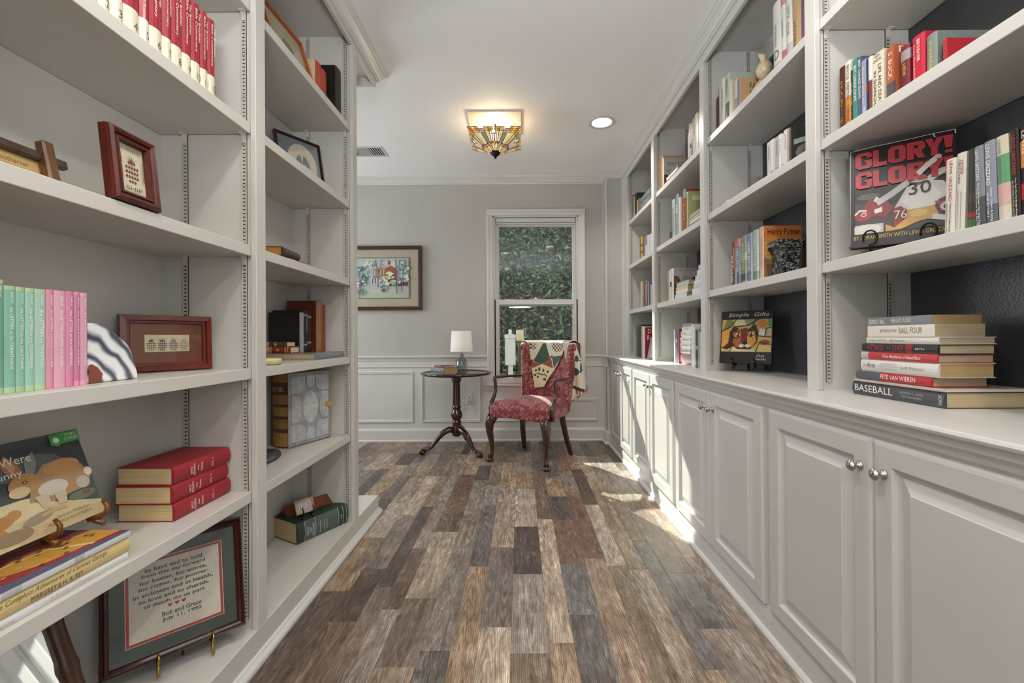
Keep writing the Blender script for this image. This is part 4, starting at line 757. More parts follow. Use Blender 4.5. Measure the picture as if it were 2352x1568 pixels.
book(up_mtx('R',1.1020,4.2071,2.2034,0.0250,0),0.0250,0.14,0.2343,'#c9c9c6','gloss_cover','very thin white booklet left of the dark green book','books on the top shelf of the far right section',[],[],soft=True)
book(up_mtx('R',1.1020,4.1750,2.2034,0.0836,0),0.0836,0.17,0.2365,'#1e3330','cloth_cover','tall dark green hardback on the far section top shelf','books on the top shelf of the far right section',[],[])
book(up_mtx('R',1.1020,4.0845,2.2034,0.0325,0),0.0325,0.1,0.1546,'#c0ae90','gloss_cover','slim beige book right of the dark green hardback','books on the top shelf of the far right section',[],[],soft=True)
book(up_mtx('R',1.1020,4.0466,2.2034,0.0481,0),0.0481,0.1,0.1550,'#8d7350','gloss_cover','brown tan book against the lying grey volumes','books on the top shelf of the far right section',[],[],soft=True)
book(flat_mtx('R',1.1100,3.6973,2.2033,0.3183,0),0.0394,0.15,0.3183,'#b2b2b4','cloth_cover','white patterned book at the bottom under the grey volumes','volumes lying on the far section top shelf',[],[],page='#c0a37a',rnd=0.012)
book(flat_mtx('R',1.1100,3.7403,2.2433,0.2801,0),0.0614,0.15,0.2801,'#7c828c','cloth_cover','lower grey hardback volume of the two lying on the far section','volumes lying on the far section top shelf',[],[],page='#c0a37a',rnd=0.012)
book(flat_mtx('R',1.1100,3.7261,2.3053,0.2708,0),0.0594,0.15,0.2708,'#828892','cloth_cover','upper grey hardback volume of the two lying on the far section','volumes lying on the far section top shelf',[],[],page='#c0a37a',rnd=0.012)
book(up_mtx('R',1.1020,3.9945,1.7764,0.0281,0),0.0281,0.13,0.2094,'#5c5a38','gloss_cover','slim olive black book, leftmost on the far section second shelf','books on the second shelf of the far right section',[],[],soft=True)
book(up_mtx('R',1.1020,3.9599,1.7764,0.0500,0),0.0500,0.13,0.2095,'#c7a932','gloss_cover','yellow book with blue and red bands on the far section','books on the second shelf of the far right section',[],[(0.3, 0.42, '#4c5b86'), (0.6, 0.72, '#a8452a')],soft=True)
book(up_mtx('R',1.1020,3.9035,1.7764,0.0323,0),0.0323,0.13,0.2045,'#a5522f','gloss_cover','slim orange red book beside the banded yellow one','books on the second shelf of the far right section',[],[],soft=True)
book(up_mtx('R',1.1020,3.8663,1.7764,0.0168,0),0.0168,0.13,0.1960,'#2b2a2c','gloss_cover','very thin black book between orange red and grey ones','books on the second shelf of the far right section',[],[],soft=True)
book(up_mtx('R',1.1020,3.8446,1.7764,0.0220,0),0.0220,0.13,0.1872,'#9aa0a8','gloss_cover','slim grey book left of the blue one','books on the second shelf of the far right section',[],[],soft=True)
book(up_mtx('R',1.1020,3.8178,1.7764,0.0478,0),0.0478,0.13,0.1887,'#6f8296','gloss_cover','blue book with a white lower half on the far section','books on the second shelf of the far right section',[],[(0.45, 1, '#c6ccd2')],soft=True)
book(up_mtx('R',1.1020,3.7615,1.7764,0.0476,0),0.0476,0.13,0.1795,'#c9cacb','gloss_cover','white book, first right of the blue one','books on the second shelf of the far right section',[],[],soft=True)
book(up_mtx('R',1.1020,3.7093,1.7764,0.0279,0),0.0279,0.13,0.1711,'#b9bbbd','gloss_cover','pale grey slim book, second right of the blue one','books on the second shelf of the far right section',[],[],soft=True)
book(up_mtx('R',1.1020,3.6769,1.7764,0.0443,0),0.0443,0.14,0.1710,'#cbccce','gloss_cover','white tall book touching the stile on the far section second shelf','books on the second shelf of the far right section',[],[],soft=True)
book(up_mtx('R',1.1020,3.9770,1.3424,0.0475,0),0.0475,0.13,0.2416,'#b9be9a','gloss_cover','pale lime spine, leftmost on the far section third shelf','books on the third shelf of the far right section',[],[],soft=True)
book(up_mtx('R',1.1020,3.9245,1.3424,0.0339,0),0.0339,0.13,0.2311,'#b08a80','gloss_cover','slim pinkish spine beside the pale lime one','books on the third shelf of the far right section',[],[],soft=True)
book(up_mtx('R',1.1020,3.8870,1.3424,0.0480,0),0.0480,0.13,0.2303,'#6e3b26','cloth_cover','brown hardback on the far section third shelf','books on the third shelf of the far right section',[],[])
book(up_mtx('R',1.1020,3.8328,1.3424,0.0467,0),0.0467,0.13,0.2274,'#85827e','gloss_cover','grey spine with white lettering beside the brown hardback','books on the third shelf of the far right section',[('HISTORY', '#dddddd', 0.15, 0.8, 0.5, 0.5)],[])
book(up_mtx('R',1.1020,3.7801,1.3424,0.0173,0),0.0173,0.13,0.2094,'#2a2a2e','cloth_cover','very thin black spine left of the pale pink one','books on the third shelf of the far right section',[],[],soft=True)
book(up_mtx('R',1.1020,3.7582,1.3424,0.0285,0),0.0285,0.13,0.2067,'#b39d9c','gloss_cover','slim pale pink spine near the stile of the far section','books on the third shelf of the far right section',[],[],soft=True)
book(up_mtx('R',1.1020,3.7251,1.3424,0.0404,0),0.0404,0.13,0.1989,'#31354a','cloth_cover','navy spine near the stile of the far section','books on the third shelf of the far right section',[],[],soft=True)
book(up_mtx('R',1.1020,3.6802,1.3424,0.0370,0),0.0370,0.12,0.1824,'#a9abb0','gloss_cover','slim white grey spine touching the stile of the far section','books on the third shelf of the far right section',[],[],soft=True)
book(up_mtx('R',1.0900,4.1103,0.8944,0.0826,0),0.0826,0.17,0.2958,'#3b423c','leather_cover','dark green mottled album at the far end of the counter','albums on the counter of the far right section',[],[])
book(up_mtx('R',1.0900,4.0210,0.8944,0.0947,0),0.0947,0.18,0.2975,'#22262b','cloth_cover','thick black album on the far end of the counter','albums on the counter of the far right section',[],[])
book(up_mtx('R',1.0900,3.9199,0.8944,0.0410,0),0.0410,0.16,0.2831,'#b3a78f','gloss_cover','slim beige album right of the black one','albums on the counter of the far right section',[],[],soft=True)
book(up_mtx('R',1.0900,3.8740,0.8944,0.0574,0),0.0574,0.17,0.2781,'#d0cfcd','gloss_cover','white spine beside the crimson cover at the far counter end','albums on the counter of the far right section',[],[],soft=True)
book(up_mtx('R',1.0900,3.8104,0.8944,0.0151,0),0.0151,0.17,0.2690,'#8e2436','gloss_cover','crimson cover with cream lettering at the far end of the counter','albums on the counter of the far right section',[],[],soft=True,cover=[('Dinner\nRecipes', '#e4cfc6', 0.1, 0.55, 0.9, 0.95)])
book(up_mtx('L',-.925,0.9349,1.8174,0.0249),0.0249,.165,.236,'#8e1f2e','gloss_cover','red volume with cream foot numbered one in the commentary set','red numbered commentary volumes',[('The Broadman','#eadfd6',.09,.45,.72,.2),('Bible Commentary','#f1e9e0',.06,.6,.34,.30),('1','#5c574c',.84,.92,.62,0.26,'x')],[(.72,1,'#d3ccb8')],rnd=.006)
book(up_mtx('L',-.925,0.9612,1.8174,0.0275),0.0275,.165,.236,'#8e1f2e','gloss_cover','red volume with cream foot numbered two in the commentary set','red numbered commentary volumes',[('The Broadman','#eadfd6',.09,.45,.72,.2),('Bible Commentary','#f1e9e0',.06,.6,.34,.30),('2','#5c574c',.84,.92,.62,0.26,'x')],[(.72,1,'#d3ccb8')],rnd=.006)
book(up_mtx('L',-.925,0.9900,1.8174,0.0328),0.0328,.165,.236,'#8e1f2e','gloss_cover','red volume with cream foot numbered three in the commentary set','red numbered commentary volumes',[('The Broadman','#eadfd6',.09,.45,.72,.2),('Bible Commentary','#f1e9e0',.06,.6,.34,.30),('3','#5c574c',.84,.92,.62,0.26,'x')],[(.72,1,'#d3ccb8')],rnd=.006)
book(up_mtx('L',-.925,1.0242,1.8174,0.0423),0.0423,.165,.236,'#8e1f2e','gloss_cover','red volume with cream foot numbered four in the commentary set','red numbered commentary volumes',[('The Broadman','#eadfd6',.09,.45,.72,.2),('Bible Commentary','#f1e9e0',.06,.6,.34,.30),('4','#5c574c',.84,.92,.62,0.26,'x')],[(.72,1,'#d3ccb8')],rnd=.006)
book(up_mtx('L',-.925,1.0679,1.8174,0.0260),0.0260,.165,.236,'#8e1f2e','gloss_cover','red volume with cream foot numbered five in the commentary set','red numbered commentary volumes',[('The Broadman','#eadfd6',.09,.45,.72,.2),('Bible Commentary','#f1e9e0',.06,.6,.34,.30),('5','#5c574c',.84,.92,.62,0.26,'x')],[(.72,1,'#d3ccb8')],rnd=.006)
book(up_mtx('L',-.925,1.0954,1.8174,0.0384),0.0384,.165,.236,'#8e1f2e','gloss_cover','red volume with cream foot numbered six in the commentary set','red numbered commentary volumes',[('The Broadman','#eadfd6',.09,.45,.72,.2),('Bible Commentary','#f1e9e0',.06,.6,.34,.30),('6','#5c574c',.84,.92,.62,0.26,'x')],[(.72,1,'#d3ccb8')],rnd=.006)
book(up_mtx('L',-.925,1.1351,1.8174,0.0292),0.0292,.165,.236,'#8e1f2e','gloss_cover','red volume with cream foot numbered seven in the commentary set','red numbered commentary volumes',[('The Broadman','#eadfd6',.09,.45,.72,.2),('Bible Commentary','#f1e9e0',.06,.6,.34,.30),('7','#5c574c',.84,.92,.62,0.26,'x')],[(.72,1,'#d3ccb8')],rnd=.006)
book(up_mtx('L',-.925,1.1657,1.8174,0.0346),0.0346,.165,.236,'#8e1f2e','gloss_cover','red volume with cream foot numbered eight in the commentary set','red numbered commentary volumes',[('The Broadman','#eadfd6',.09,.45,.72,.2),('Bible Commentary','#f1e9e0',.06,.6,.34,.30),('8','#5c574c',.84,.92,.62,0.26,'x')],[(.72,1,'#d3ccb8')],rnd=.006)
book(up_mtx('L',-.925,1.2017,1.8174,0.0322),0.0322,.165,.236,'#8e1f2e','gloss_cover','red volume with cream foot numbered nine in the commentary set','red numbered commentary volumes',[('The Broadman','#eadfd6',.09,.45,.72,.2),('Bible Commentary','#f1e9e0',.06,.6,.34,.30),('9','#5c574c',.84,.92,.62,0.26,'x')],[(.72,1,'#d3ccb8')],rnd=.006)
book(up_mtx('L',-.925,1.2353,1.8174,0.0337),0.0337,.165,.236,'#8e1f2e','gloss_cover','red volume with cream foot numbered ten in the commentary set','red numbered commentary volumes',[('The Broadman','#eadfd6',.09,.45,.72,.2),('Bible Commentary','#f1e9e0',.06,.6,.34,.30),('10','#5c574c',.84,.92,.62,0.42,'x')],[(.72,1,'#d3ccb8')],rnd=.006)
book(up_mtx('L',-.925,1.2706,1.8174,0.0281),0.0281,.165,.236,'#8e1f2e','gloss_cover','red volume with cream foot numbered eleven in the commentary set','red numbered commentary volumes',[('The Broadman','#eadfd6',.09,.45,.72,.2),('Bible Commentary','#f1e9e0',.06,.6,.34,.30),('11','#5c574c',.84,.92,.62,0.42,'x')],[(.72,1,'#d3ccb8')],rnd=.006)
book(up_mtx('L',-.925,1.3002,1.8174,0.0317),0.0317,.165,.236,'#8e1f2e','gloss_cover','red volume with cream foot numbered twelve in the commentary set','red numbered commentary volumes',[('The Broadman','#eadfd6',.09,.45,.72,.2),('Bible Commentary','#f1e9e0',.06,.6,.34,.30),('12','#5c574c',.84,.92,.62,0.42,'x')],[(.72,1,'#d3ccb8')],rnd=.006)
book(up_mtx('L',-0.9650,0.7984,0.9894,0.0160,0),0.0160,0.1,0.2133,'#a9c08c','gloss_cover','pale green study guide cut by the left frame edge','green and pink study guides',[('BARCLAY', '#f2eef0', 0.06, 0.16, 0.6, 0.22)],[(0.035, 0.945, '#709c8c')],soft=True,rnd=0.002,page='#8fa05a')  # green label bands paled towards white to carry the glare on them
book(up_mtx('L',-0.9650,0.8157,0.9894,0.0181,0),0.0181,0.1,0.2030,'#a9c29a','gloss_cover','pale green study guide lettered LETTERS to the CORINTHIANS','green and pink study guides',[('BARCLAY', '#f2eef0', 0.06, 0.16, 0.6, 0.22), ('the LETTERS to the CORINTHIANS', '#f4f2f2', 0.2, 0.78, 0.55, 0.3)],[(0.035, 0.945, '#7cae98')],soft=True,rnd=0.002,page='#8fa05a')
book(up_mtx('L',-0.9650,0.8349,0.9894,0.0146,0),0.0146,0.1,0.2027,'#a5bd92','gloss_cover','pale green study guide, second from the frame edge','green and pink study guides',[('BARCLAY', '#f2eef0', 0.06, 0.16, 0.6, 0.22), ('the LETTERS to the GALATIANS', '#f4f2f2', 0.2, 0.78, 0.55, 0.3)],[(0.035, 0.945, '#84b29e')],soft=True,rnd=0.002,page='#8fa05a')
book(up_mtx('L',-0.9650,0.8506,0.9894,0.0155,0),0.0155,0.1,0.2024,'#b1c8a3','gloss_cover','pale green study guide, third from the frame edge','green and pink study guides',[('BARCLAY', '#f2eef0', 0.06, 0.16, 0.6, 0.22), ('the LETTERS to the COLOSSIANS', '#f4f2f2', 0.2, 0.78, 0.55, 0.3)],[(0.035, 0.945, '#94beac')],soft=True,rnd=0.002,page='#8fa05a')
book(up_mtx('L',-0.9650,0.8672,0.9894,0.0195,0),0.0195,0.1,0.2025,'#b0c8a0','gloss_cover','lightest green study guide touching the pink ones','green and pink study guides',[('BARCLAY', '#f2eef0', 0.06, 0.16, 0.6, 0.22), ('the LETTERS to TIMOTHY', '#f4f2f2', 0.2, 0.78, 0.55, 0.3)],[(0.035, 0.945, '#a0c0b0')],soft=True,rnd=0.002,page='#8fa05a')
book(up_mtx('L',-0.9650,0.8881,0.9894,0.0136,0),0.0136,0.1,0.2035,'#cf8ba0','gloss_cover','pink study guide touching the green ones','green and pink study guides',[('BARCLAY', '#f2eef0', 0.06, 0.16, 0.6, 0.22), ('the LETTERS of JOHN and JUDE', '#f4f2f2', 0.2, 0.78, 0.55, 0.3)],[(0.035, 0.945, '#cc8aa0')],soft=True,rnd=0.002,page='#b83a5e')  # pink label bands likewise hold white glare in their colour
book(up_mtx('L',-0.9650,0.9030,0.9894,0.0224,0),0.0224,0.1,0.2033,'#d9a3b6','gloss_cover','widest pink study guide lettered LETTERS of JAMES and PETER','green and pink study guides',[('BARCLAY', '#f2eef0', 0.06, 0.16, 0.6, 0.22), ('the LETTERS of JAMES and PETER', '#f4f2f2', 0.2, 0.78, 0.55, 0.3)],[(0.035, 0.945, '#d4a2b6')],soft=True,rnd=0.002,page='#b83a5e')
book(up_mtx('L',-0.9650,0.9268,0.9894,0.0155,0),0.0155,0.1,0.2040,'#cd7d98','gloss_cover','pink study guide right of the widest one','green and pink study guides',[('BARCLAY', '#f2eef0', 0.06, 0.16, 0.6, 0.22), ('the LETTER to the HEBREWS', '#f4f2f2', 0.2, 0.78, 0.55, 0.3)],[(0.035, 0.945, '#c8829e')],soft=True,rnd=0.002,page='#b83a5e')
book(up_mtx('L',-0.9650,0.9436,0.9894,0.0121,0),0.0121,0.1,0.2043,'#d58fa6','gloss_cover','pink study guide, second from the agate slab','green and pink study guides',[('BARCLAY', '#f2eef0', 0.06, 0.16, 0.6, 0.22), ('the REVELATION of JOHN', '#f4f2f2', 0.2, 0.78, 0.55, 0.3)],[(0.035, 0.945, '#ba7494')],soft=True,rnd=0.002,page='#b83a5e')
book(up_mtx('L',-0.9650,0.9571,0.9894,0.0150,0),0.0150,0.1,0.2038,'#db9fb4','gloss_cover','pink study guide touching the agate slab','green and pink study guides',[('BARCLAY', '#f2eef0', 0.06, 0.16, 0.6, 0.22), ('the REVELATION of JOHN', '#f4f2f2', 0.2, 0.78, 0.55, 0.3)],[(0.035, 0.945, '#cc96ac')],soft=True,rnd=0.002,page='#b83a5e')
book(flat_mtx('L',-0.9720,1.2260,0.5753,.234,0),.05,.165,.234,'#8a1a26','cloth_cover','bottom volume of the three red hardbacks lying on the fourth shelf','red hardbacks lying on the near left bay',[('BAPTIST\nBIOGRAPHY','#efe4dc',.25,.33,.5,.66,'x'),('~','#efe4dc',.37,.39,.5,.3,'x'),('Graham','#efe4dc',.42,.455,.5,.5,'x'),('VOL. 1','#efe4dc',.62,.655,.5,.55,'x')],[],rnd=.006,page='#c8b183')
book(flat_mtx('L',-0.9760,1.2220,0.6261,.234,0.8),.05,.165,.234,'#8a1a26','cloth_cover','middle volume of the three red hardbacks lying on the fourth shelf','red hardbacks lying on the near left bay',[('BAPTIST\nBIOGRAPHY','#efe4dc',.25,.33,.5,.66,'x'),('~','#efe4dc',.37,.39,.5,.3,'x'),('Graham','#efe4dc',.42,.455,.5,.5,'x'),('VOL. 2','#efe4dc',.62,.655,.5,.55,'x')],[],rnd=.006,page='#c8b183')
book(flat_mtx('L',-0.9750,1.2280,0.6769,.234,-0.6),.05,.165,.234,'#8a1a26','cloth_cover','top volume of the three red hardbacks lying on the fourth shelf','red hardbacks lying on the near left bay',[('BAPTIST\nBIOGRAPHY','#efe4dc',.25,.33,.5,.66,'x'),('~','#efe4dc',.37,.39,.5,.3,'x'),('Graham','#efe4dc',.42,.455,.5,.5,'x'),('VOL. 3','#efe4dc',.62,.655,.5,.55,'x')],[],rnd=.006,page='#c8b183')
# ---------------------------------------------------------------- framed and face-out things
def face_mtx(x, y, z, u, lean=0):
    """sheet standing at (x,y,z): u = plan direction of its lower edge; local x = out of the face, y = along u, z = up"""
    u = Vector((u[0], u[1], 0)).normalized(); n = u.cross(Vector((0, 0, 1)))
    m = basis(n, u, (0, 0, 1), (x, y, z))
    return m @ Matrix.Rotation(R_(-lean), 4, 'Y')
def framed(label, m, W, H, prof, fmat, fcol, mat_col, mat_w, art, glass=True, cat='picture', name='framed_picture', t=.012, group=None, inner=None):
    """picture frame with lower left corner at m's origin; prof = ring profile (inset, height) of the moulding"""
    r = thing(name, label, cat, group=group); r.matrix_world = m
    c = frame_mtx((t, W/2, H/2), (0, 1, 0), (0, 0, 1))
    b = MB(); b.box((0, .002, .002), (t*.6, W-.002, H-.002)); q = b.build('backing', 'paint_any', r); q.color = C('#4b4036')
    b = MB(); rings(b, W, H, [(0, -t)]+prof+[(prof[-1][0], -t*.35)], c, cap=False, base=False); q = b.build('frame', fmat, r); q.color = C(fcol)
    k = prof[-1][0]; w2, h2 = W-2*k, H-2*k
    b = MB(); b.add([c @ Vector(p) for p in ((-w2/2, -h2/2, -t*.34), (w2/2, -h2/2, -t*.34), (w2/2, h2/2, -t*.34), (-w2/2, h2/2, -t*.34))], [(0, 1, 2, 3)]); q = b.build('mat_board', 'paint_any', r); q.color = C(mat_col)
    ac = c @ Matrix.Translation((0, 0, -t*.30)); aw, ah = w2-2*mat_w, h2-2*mat_w
    if inner:
        for ins, cc in inner:
            ac = ac @ Matrix.Translation((0, 0, .0004)); b = MB(); a, d = aw/2+ins, ah/2+ins
            b.add([ac @ Vector(p) for p in ((-a, -d, 0), (a, -d, 0), (a, d, 0), (-a, d, 0))], [(0, 1, 2, 3)]); q = b.build('inner_mat', 'paint_any', r); q.color = C(cc)
    ac = ac @ Matrix.Translation((0, 0, .0004))
    if art: picture('print', art, r, ac, aw, ah, 'print_matte')
    if glass:
        b = MB(); b.box((t*.86, k-.001, k-.001), (t*.86+.0008, W-k+.001, H-k+.001)); b.build('glass', 'picture_glass', r)
    return r, ac, aw, ah
def easel(label, m, w, h, mt, colr, thick=.006, cat='stand', name='display_easel'):
    """small folding display stand in front of and under a book: m as face_mtx of the thing it carries, raised on its feet"""
    r = thing(name, label, cat); r.matrix_world = m
    for s in (-1, 1):
        b = MB(); y = s*w/2
        pts = [(-.01, y, h*.95), (-.012, y, .02), (-.008, y, -.006), (.012, y*1.04, -.008), (.030, y*1.08, -.004), (.036, y*1.10, .010), (.030, y*1.10, .026)]
        b.tube(pts, [thick*.8, thick, thick*1.3, thick*1.1, thick, thick*.9, thick*.7], 8); q = b.build('cradle', mt, r); q.color = C(colr)
        b = MB(); b.tube([(-.012, y, .02), (.0, y*1.02, -.012), (.018, y*1.05, -.026)], [thick, thick, thick*1.2], 8); q = b.build('foot', mt, r); q.color = C(colr)
    b = MB(); b.tube([(-.012, -w/2, .02), (-.014, 0, .012), (-.012, w/2, .02)], thick*1.1, 8); b.tube([(-.012, 0, h*.7), (-.055, 0, h*.2), (-.075, 0, -.024)], thick, 8); q = b.build('rear_strut', mt, r); q.color = C(colr)
    return r

# football book on a wire stand
gm = face_mtx(1.125, 1.484, 1.376, (.193, -.160), 5)
player = [
 ('#0e0d0d', rect(0, 0, 1, 1)), ('#3a3536', rect(.06, .13, .985, .60)), ('#1a1718', rect(.06, .44, .985, .62)), ('#55504f', ell(.2, .5, .12, .03)), ('#4f4a49', ell(.75, .52, .16, .035)),
 ('#b9b7b5', rect(.06, .13, .34, .22)), ('#d5d3cf', ell(.17, .17, .15, .055)),
 ('#7c1a22', [(.12, .36), (.2, .47), (.36, .46), (.44, .36), (.36, .28), (.16, .30)]), ('#8c1f28', ell(.14, .32, .085, .065)), ('#d8d4d0', stroke([(.06, .33), (.11, .37), (.18, .36)], .018)), ('#cfcac6', ell(.15, .325, .03, .022)), ('#8c1f28', ell(.15, .325, .018, .012)),
 ('#ddd8d4', stroke([(.26, .47), (.30, .44), (.34, .45)], .05)), ('#e2ded9', [(.25, .36), (.33, .38), (.33, .33), (.26, .32)]),
 ('#1b1819', stroke([(.40, .42), (.50, .47), (.62, .57)], .05)), ('#c9c6c4', stroke([(.28, .42), (.42, .49), (.56, .575), (.68, .64)], .06)),
 ('#e4e1dd', stroke([(.60, .60), (.72, .70), (.82, .755)], .055)), ('#e4e1dd', stroke([(.74, .565), (.86, .63), (.965, .645)], .06)), ('#c9c3bd', ell(.835, .765, .035, .022)),
 ('#ddd9d6', [(.44, .34), (.56, .53), (.72, .575), (.88, .54), (.97, .42), (.84, .37), (.80, .31), (.58, .28), (.50, .30)]), ('#f0eeea', [(.50, .40), (.60, .53), (.78, .53), (.86, .42), (.78, .32), (.60, .31)]),
 ('#6a4a3a', ell(.665, .585, .085, .052)), ('#a98468', ell(.665, .60, .07, .03)), ('#d6cfc8', stroke([(.60, .575), (.68, .567), (.75, .578)], .012)),
 ('#7c1a22', [(.43, .34), (.50, .36), (.58, .30), (.55, .14), (.44, .16)]), ('#8c2029', [(.80, .36), (.97, .34), (.985, .25), (.86, .25)]), ('#d9d5d1', ell(.9, .30, .05, .04)), ('#2a2526', ell(.905, .295, .03, .024)),
 ('#c39a55', [(.56, .31), (.80, .32), (.86, .18), (.74, .20), (.66, .19), (.50, .135), (.40, .13), (.56, .24)]), ('#d8b878', ell(.66, .27, .08, .035)), ('#b98d4c', [(.36, .2), (.44, .16), (.5, .135), (.36, .13)]), ('#ddd9d6', stroke([(.78, .22), (.9, .19), (.97, .21)], .05)), ('#0e0d0d', rect(0, 0, 1, .13)), ('#0e0d0d', rect(0, 0, .055, 1)), ('#0e0d0d', rect(.988, 0, 1, 1)),
 ('#c9c4bf', stroke([(.02, .985), (.3, .992), (.55, .99), (.75, .993), (.99, .99)], .006)), ('#c9c4bf', stroke([(.985, .99), (.988, .95)], .012)), ('#c9c4bf', stroke([(.80, .99), (.815, .955)], .012)), ('#c9c4bf', stroke([(.02, .98), (.015, .5), (.01, .02)], .006))]
gb = book(gm, .026, .262, .337, '#141213', 'gloss_cover', 'black football book with huge red title standing open faced on a wire stand', None, [], [], page='#7a1a24', name='football_book', cover_art=player)
gc = frame_mtx((.0263+.005, .131, .1685), (0, 1, 0), (0, 0, 1))
def glyph(nm, polys, x0, y0, w, h, colr='#b8303d', par=gb, mm=gc, W=.292, H=.337, hole='#0e0d0d'):
    out = []
    for c, pts in polys: out.append((hole if c == 0 else colr, [(x0+u*w, y0+v*h) for u, v in pts]))
    return out
LT = {'G': [(1, [(.2, 0), (.85, 0), (1, .12), (1, .52), (.55, .52), (.55, .40), (.66, .40), (.66, .2), (.36, .2), (.36, .8), (.66, .8), (.66, .66), (1, .66), (1, .86), (.85, 1), (.2, 1), (0, .84), (0, .16)])],
      'L': [(1, [(0, 0), (1, 0), (1, .24), (.42, .24), (.42, 1), (0, 1)])], 'O': [(1, [(.2, 0), (.8, 0), (1, .16), (1, .84), (.8, 1), (.2, 1), (0, .84), (0, .16)]), (0, rect(.38, .22, .62, .78))],
      'R': [(1, [(0, 0), (.38, 0), (.38, .38), (.62, 0), (1, 0), (.78, .42), (1, .58), (1, .84), (.82, 1), (0, 1)]), (0, rect(.38, .62, .62, .8))],
      'Y': [(1, [(.32, 0), (.68, 0), (.68, .42), (1, 1), (.62, 1), (.5, .66), (.38, 1), (0, 1), (.32, .42)])], '!': [(1, [(.2, .3), (.8, .3), (1, 1), (0, 1)]), (1, rect(.12, 0, .88, .18))]}
gl = []
for (yb, hh) in ((.785, .165), (.585, .165)):
    for ch, x0, w in (('G', .07, .165), ('L', .245, .135), ('O', .39, .165), ('R', .565, .165), ('Y', .725, .165), ('!', .885, .085)): gl += glyph(ch, LT[ch], x0, yb+.0*x0, w, hh)
picture('cover_lettering', gl, gb, gc @ Matrix.Translation((0, 0, .0002)),   .262, .337, step=.00003)
arm_ = [('#e4e1dd', stroke([(.66, .635), (.74, .70), (.82, .755)], .05)), ('#cfc9c4', ell(.838, .768, .032, .02))]
picture('raised_arm', arm_, gb, gc @ Matrix.Translation((0, 0, .002)),   .262, .337)
text('cover_lettering', 'BY LORAN SMITH WITH LEWIS GRIZZARD', gb, gc @ Matrix.Translation((.0, -.1685+.030, .001)), .236, .013, C('#c9a95c'))
text('cover_lettering', '30', gb, gc @ Matrix.Translation((.046, .002, .002)), .052, .040, C('#3b3432'))
text('cover_lettering', '76', gb, gc @ Matrix.Translation((.0, -.076, .002)), .030, .028, C('#e0dad6'))
wr = thing('wire_easel', 'black wire book stand holding the football book', 'stand'); wr.matrix_world = gm
b = MB()
for y in (.055, .195):
    pts = [(-.05, y, .16), (-.02, y, .02), (-.006, y, -.010), (.02, y, -.013)]
    for k in range(15):
        a = -PI/2+k*2*PI*.8/14; pts.append((.040+.004*math.cos(a*.5), y+.018*math.cos(a), .026+.024*math.sin(a)+.0))
    b.tube(pts, .0028, 7)
    b.tube([(.02, y, -.013), (.03, y+.03, -.018), (.04, y+.01, -.028)], .0028, 7)
b.tube([(-.02, .055, .02), (-.02, .195, .02)], .0028, 7); b.tube([(-.05, .055, .16), (-.05, .195, .16)], .0028, 7); b.tube([(-.05, .125, .16), (-.09, .125, .0), (-.10, .125, -.028)], .0028, 7)
b.build('wire_frame', 'iron', wr)

# cat picture book
cm_ = face_mtx(1.102, 2.402, .938, (.72, -.70), 10)
cat_art = [('#161516', rect(0, 0, 1, 1)), ('#b9a25f', rect(.02, .22, .98, .84)), ('#6e7a4a', [(.02, .62), (.12, .84), (.30, .84), (.2, .7)]), ('#c98a3c', [(.02, .3), (.14, .3), (.2, .7), (.02, .64)]), ('#c9bf96', [(.22, .84), (.45, .84), (.52, .72), (.3, .70)]), ('#8a9a6a', [(.45, .84), (.68, .84), (.62, .70), (.5, .72)]),
 ('#c07a33', ell(.80, .75, .10, .07)), ('#5f8a62', [(.92, .7), (.98, .7), (.98, .84), (.9, .84)]), ('#cfcfc0', [(.74, .52), (.86, .52), (.88, .64), (.76, .66)]), ('#b8bdae', [(.88, .54), (.97, .54), (.97, .66), (.89, .64)]), ('#9a3a30', ell(.86, .40, .10, .05)), ('#c9b070', [(.72, .22), (.98, .22), (.98, .36), (.74, .34)]), ('#d0c090', [(.2, .22), (.7, .22), (.62, .32), (.26, .36)]),
 ('#3a2420', [(.16, .40), (.18, .60), (.26, .72), (.40, .64), (.55, .66), (.68, .74), (.74, .58), (.72, .40), (.60, .27), (.34, .27)]), ('#a3552c', [(.24, .40), (.34, .66), (.46, .62), (.44, .34), (.30, .30)]), ('#6a2a22', [(.42, .40), (.40, .66), (.52, .68), (.52, .42)]), ('#c98c40', [(.54, .32), (.52, .60), (.66, .62), (.70, .42), (.62, .30)]),
 ('#d9a24a', ell(.335, .545, .085, .055)), ('#d9a24a', ell(.605, .565, .080, .060)), ('#121010', ell(.345, .545, .022, .055)), ('#121010', ell(.60, .565, .022, .060)), ('#e8e0c8', ell(.335, .565, .012, .018)), ('#e8e0c8', ell(.59, .585, .012, .018)),
 ('#121010', [(.42, .41), (.54, .41), (.50, .365), (.46, .365)]), ('#d8cdb0', ell(.43, .33, .06, .035)), ('#d8cdb0', ell(.54, .33, .06, .035)), ('#121010', stroke([(.48, .37), (.48, .32), (.43, .29), (.36, .31)], .012)), ('#121010', stroke([(.48, .32), (.54, .29), (.62, .32)], .012)),
 ('#3a1c16', [(.06, .30), (.22, .44), (.30, .34), (.12, .26)])]
for pts in ([(.02, .62), (.2, .70), (.3, .84)], [(.3, .7), (.52, .72), (.74, .84)], [(.68, .84), (.62, .70), (.75, .52), (.98, .5)], [(.7, .22), (.76, .40), (.98, .36)], [(.02, .3), (.14, .28), (.26, .36), (.2, .22)], [(.86, .52), (.88, .66), (.98, .68)], [(.24, .50), (.33, .61), (.43, .54), (.33, .48), (.24, .5)], [(.52, .55), (.6, .63), (.69, .57), (.6, .5), (.52, .55)]): cat_art.append(('#141212', stroke(pts, .016)))
cat_art += [('#1d1c1d', rect(0, 0, 1, .22)), ('#161516', rect(0, .84, 1, 1))]
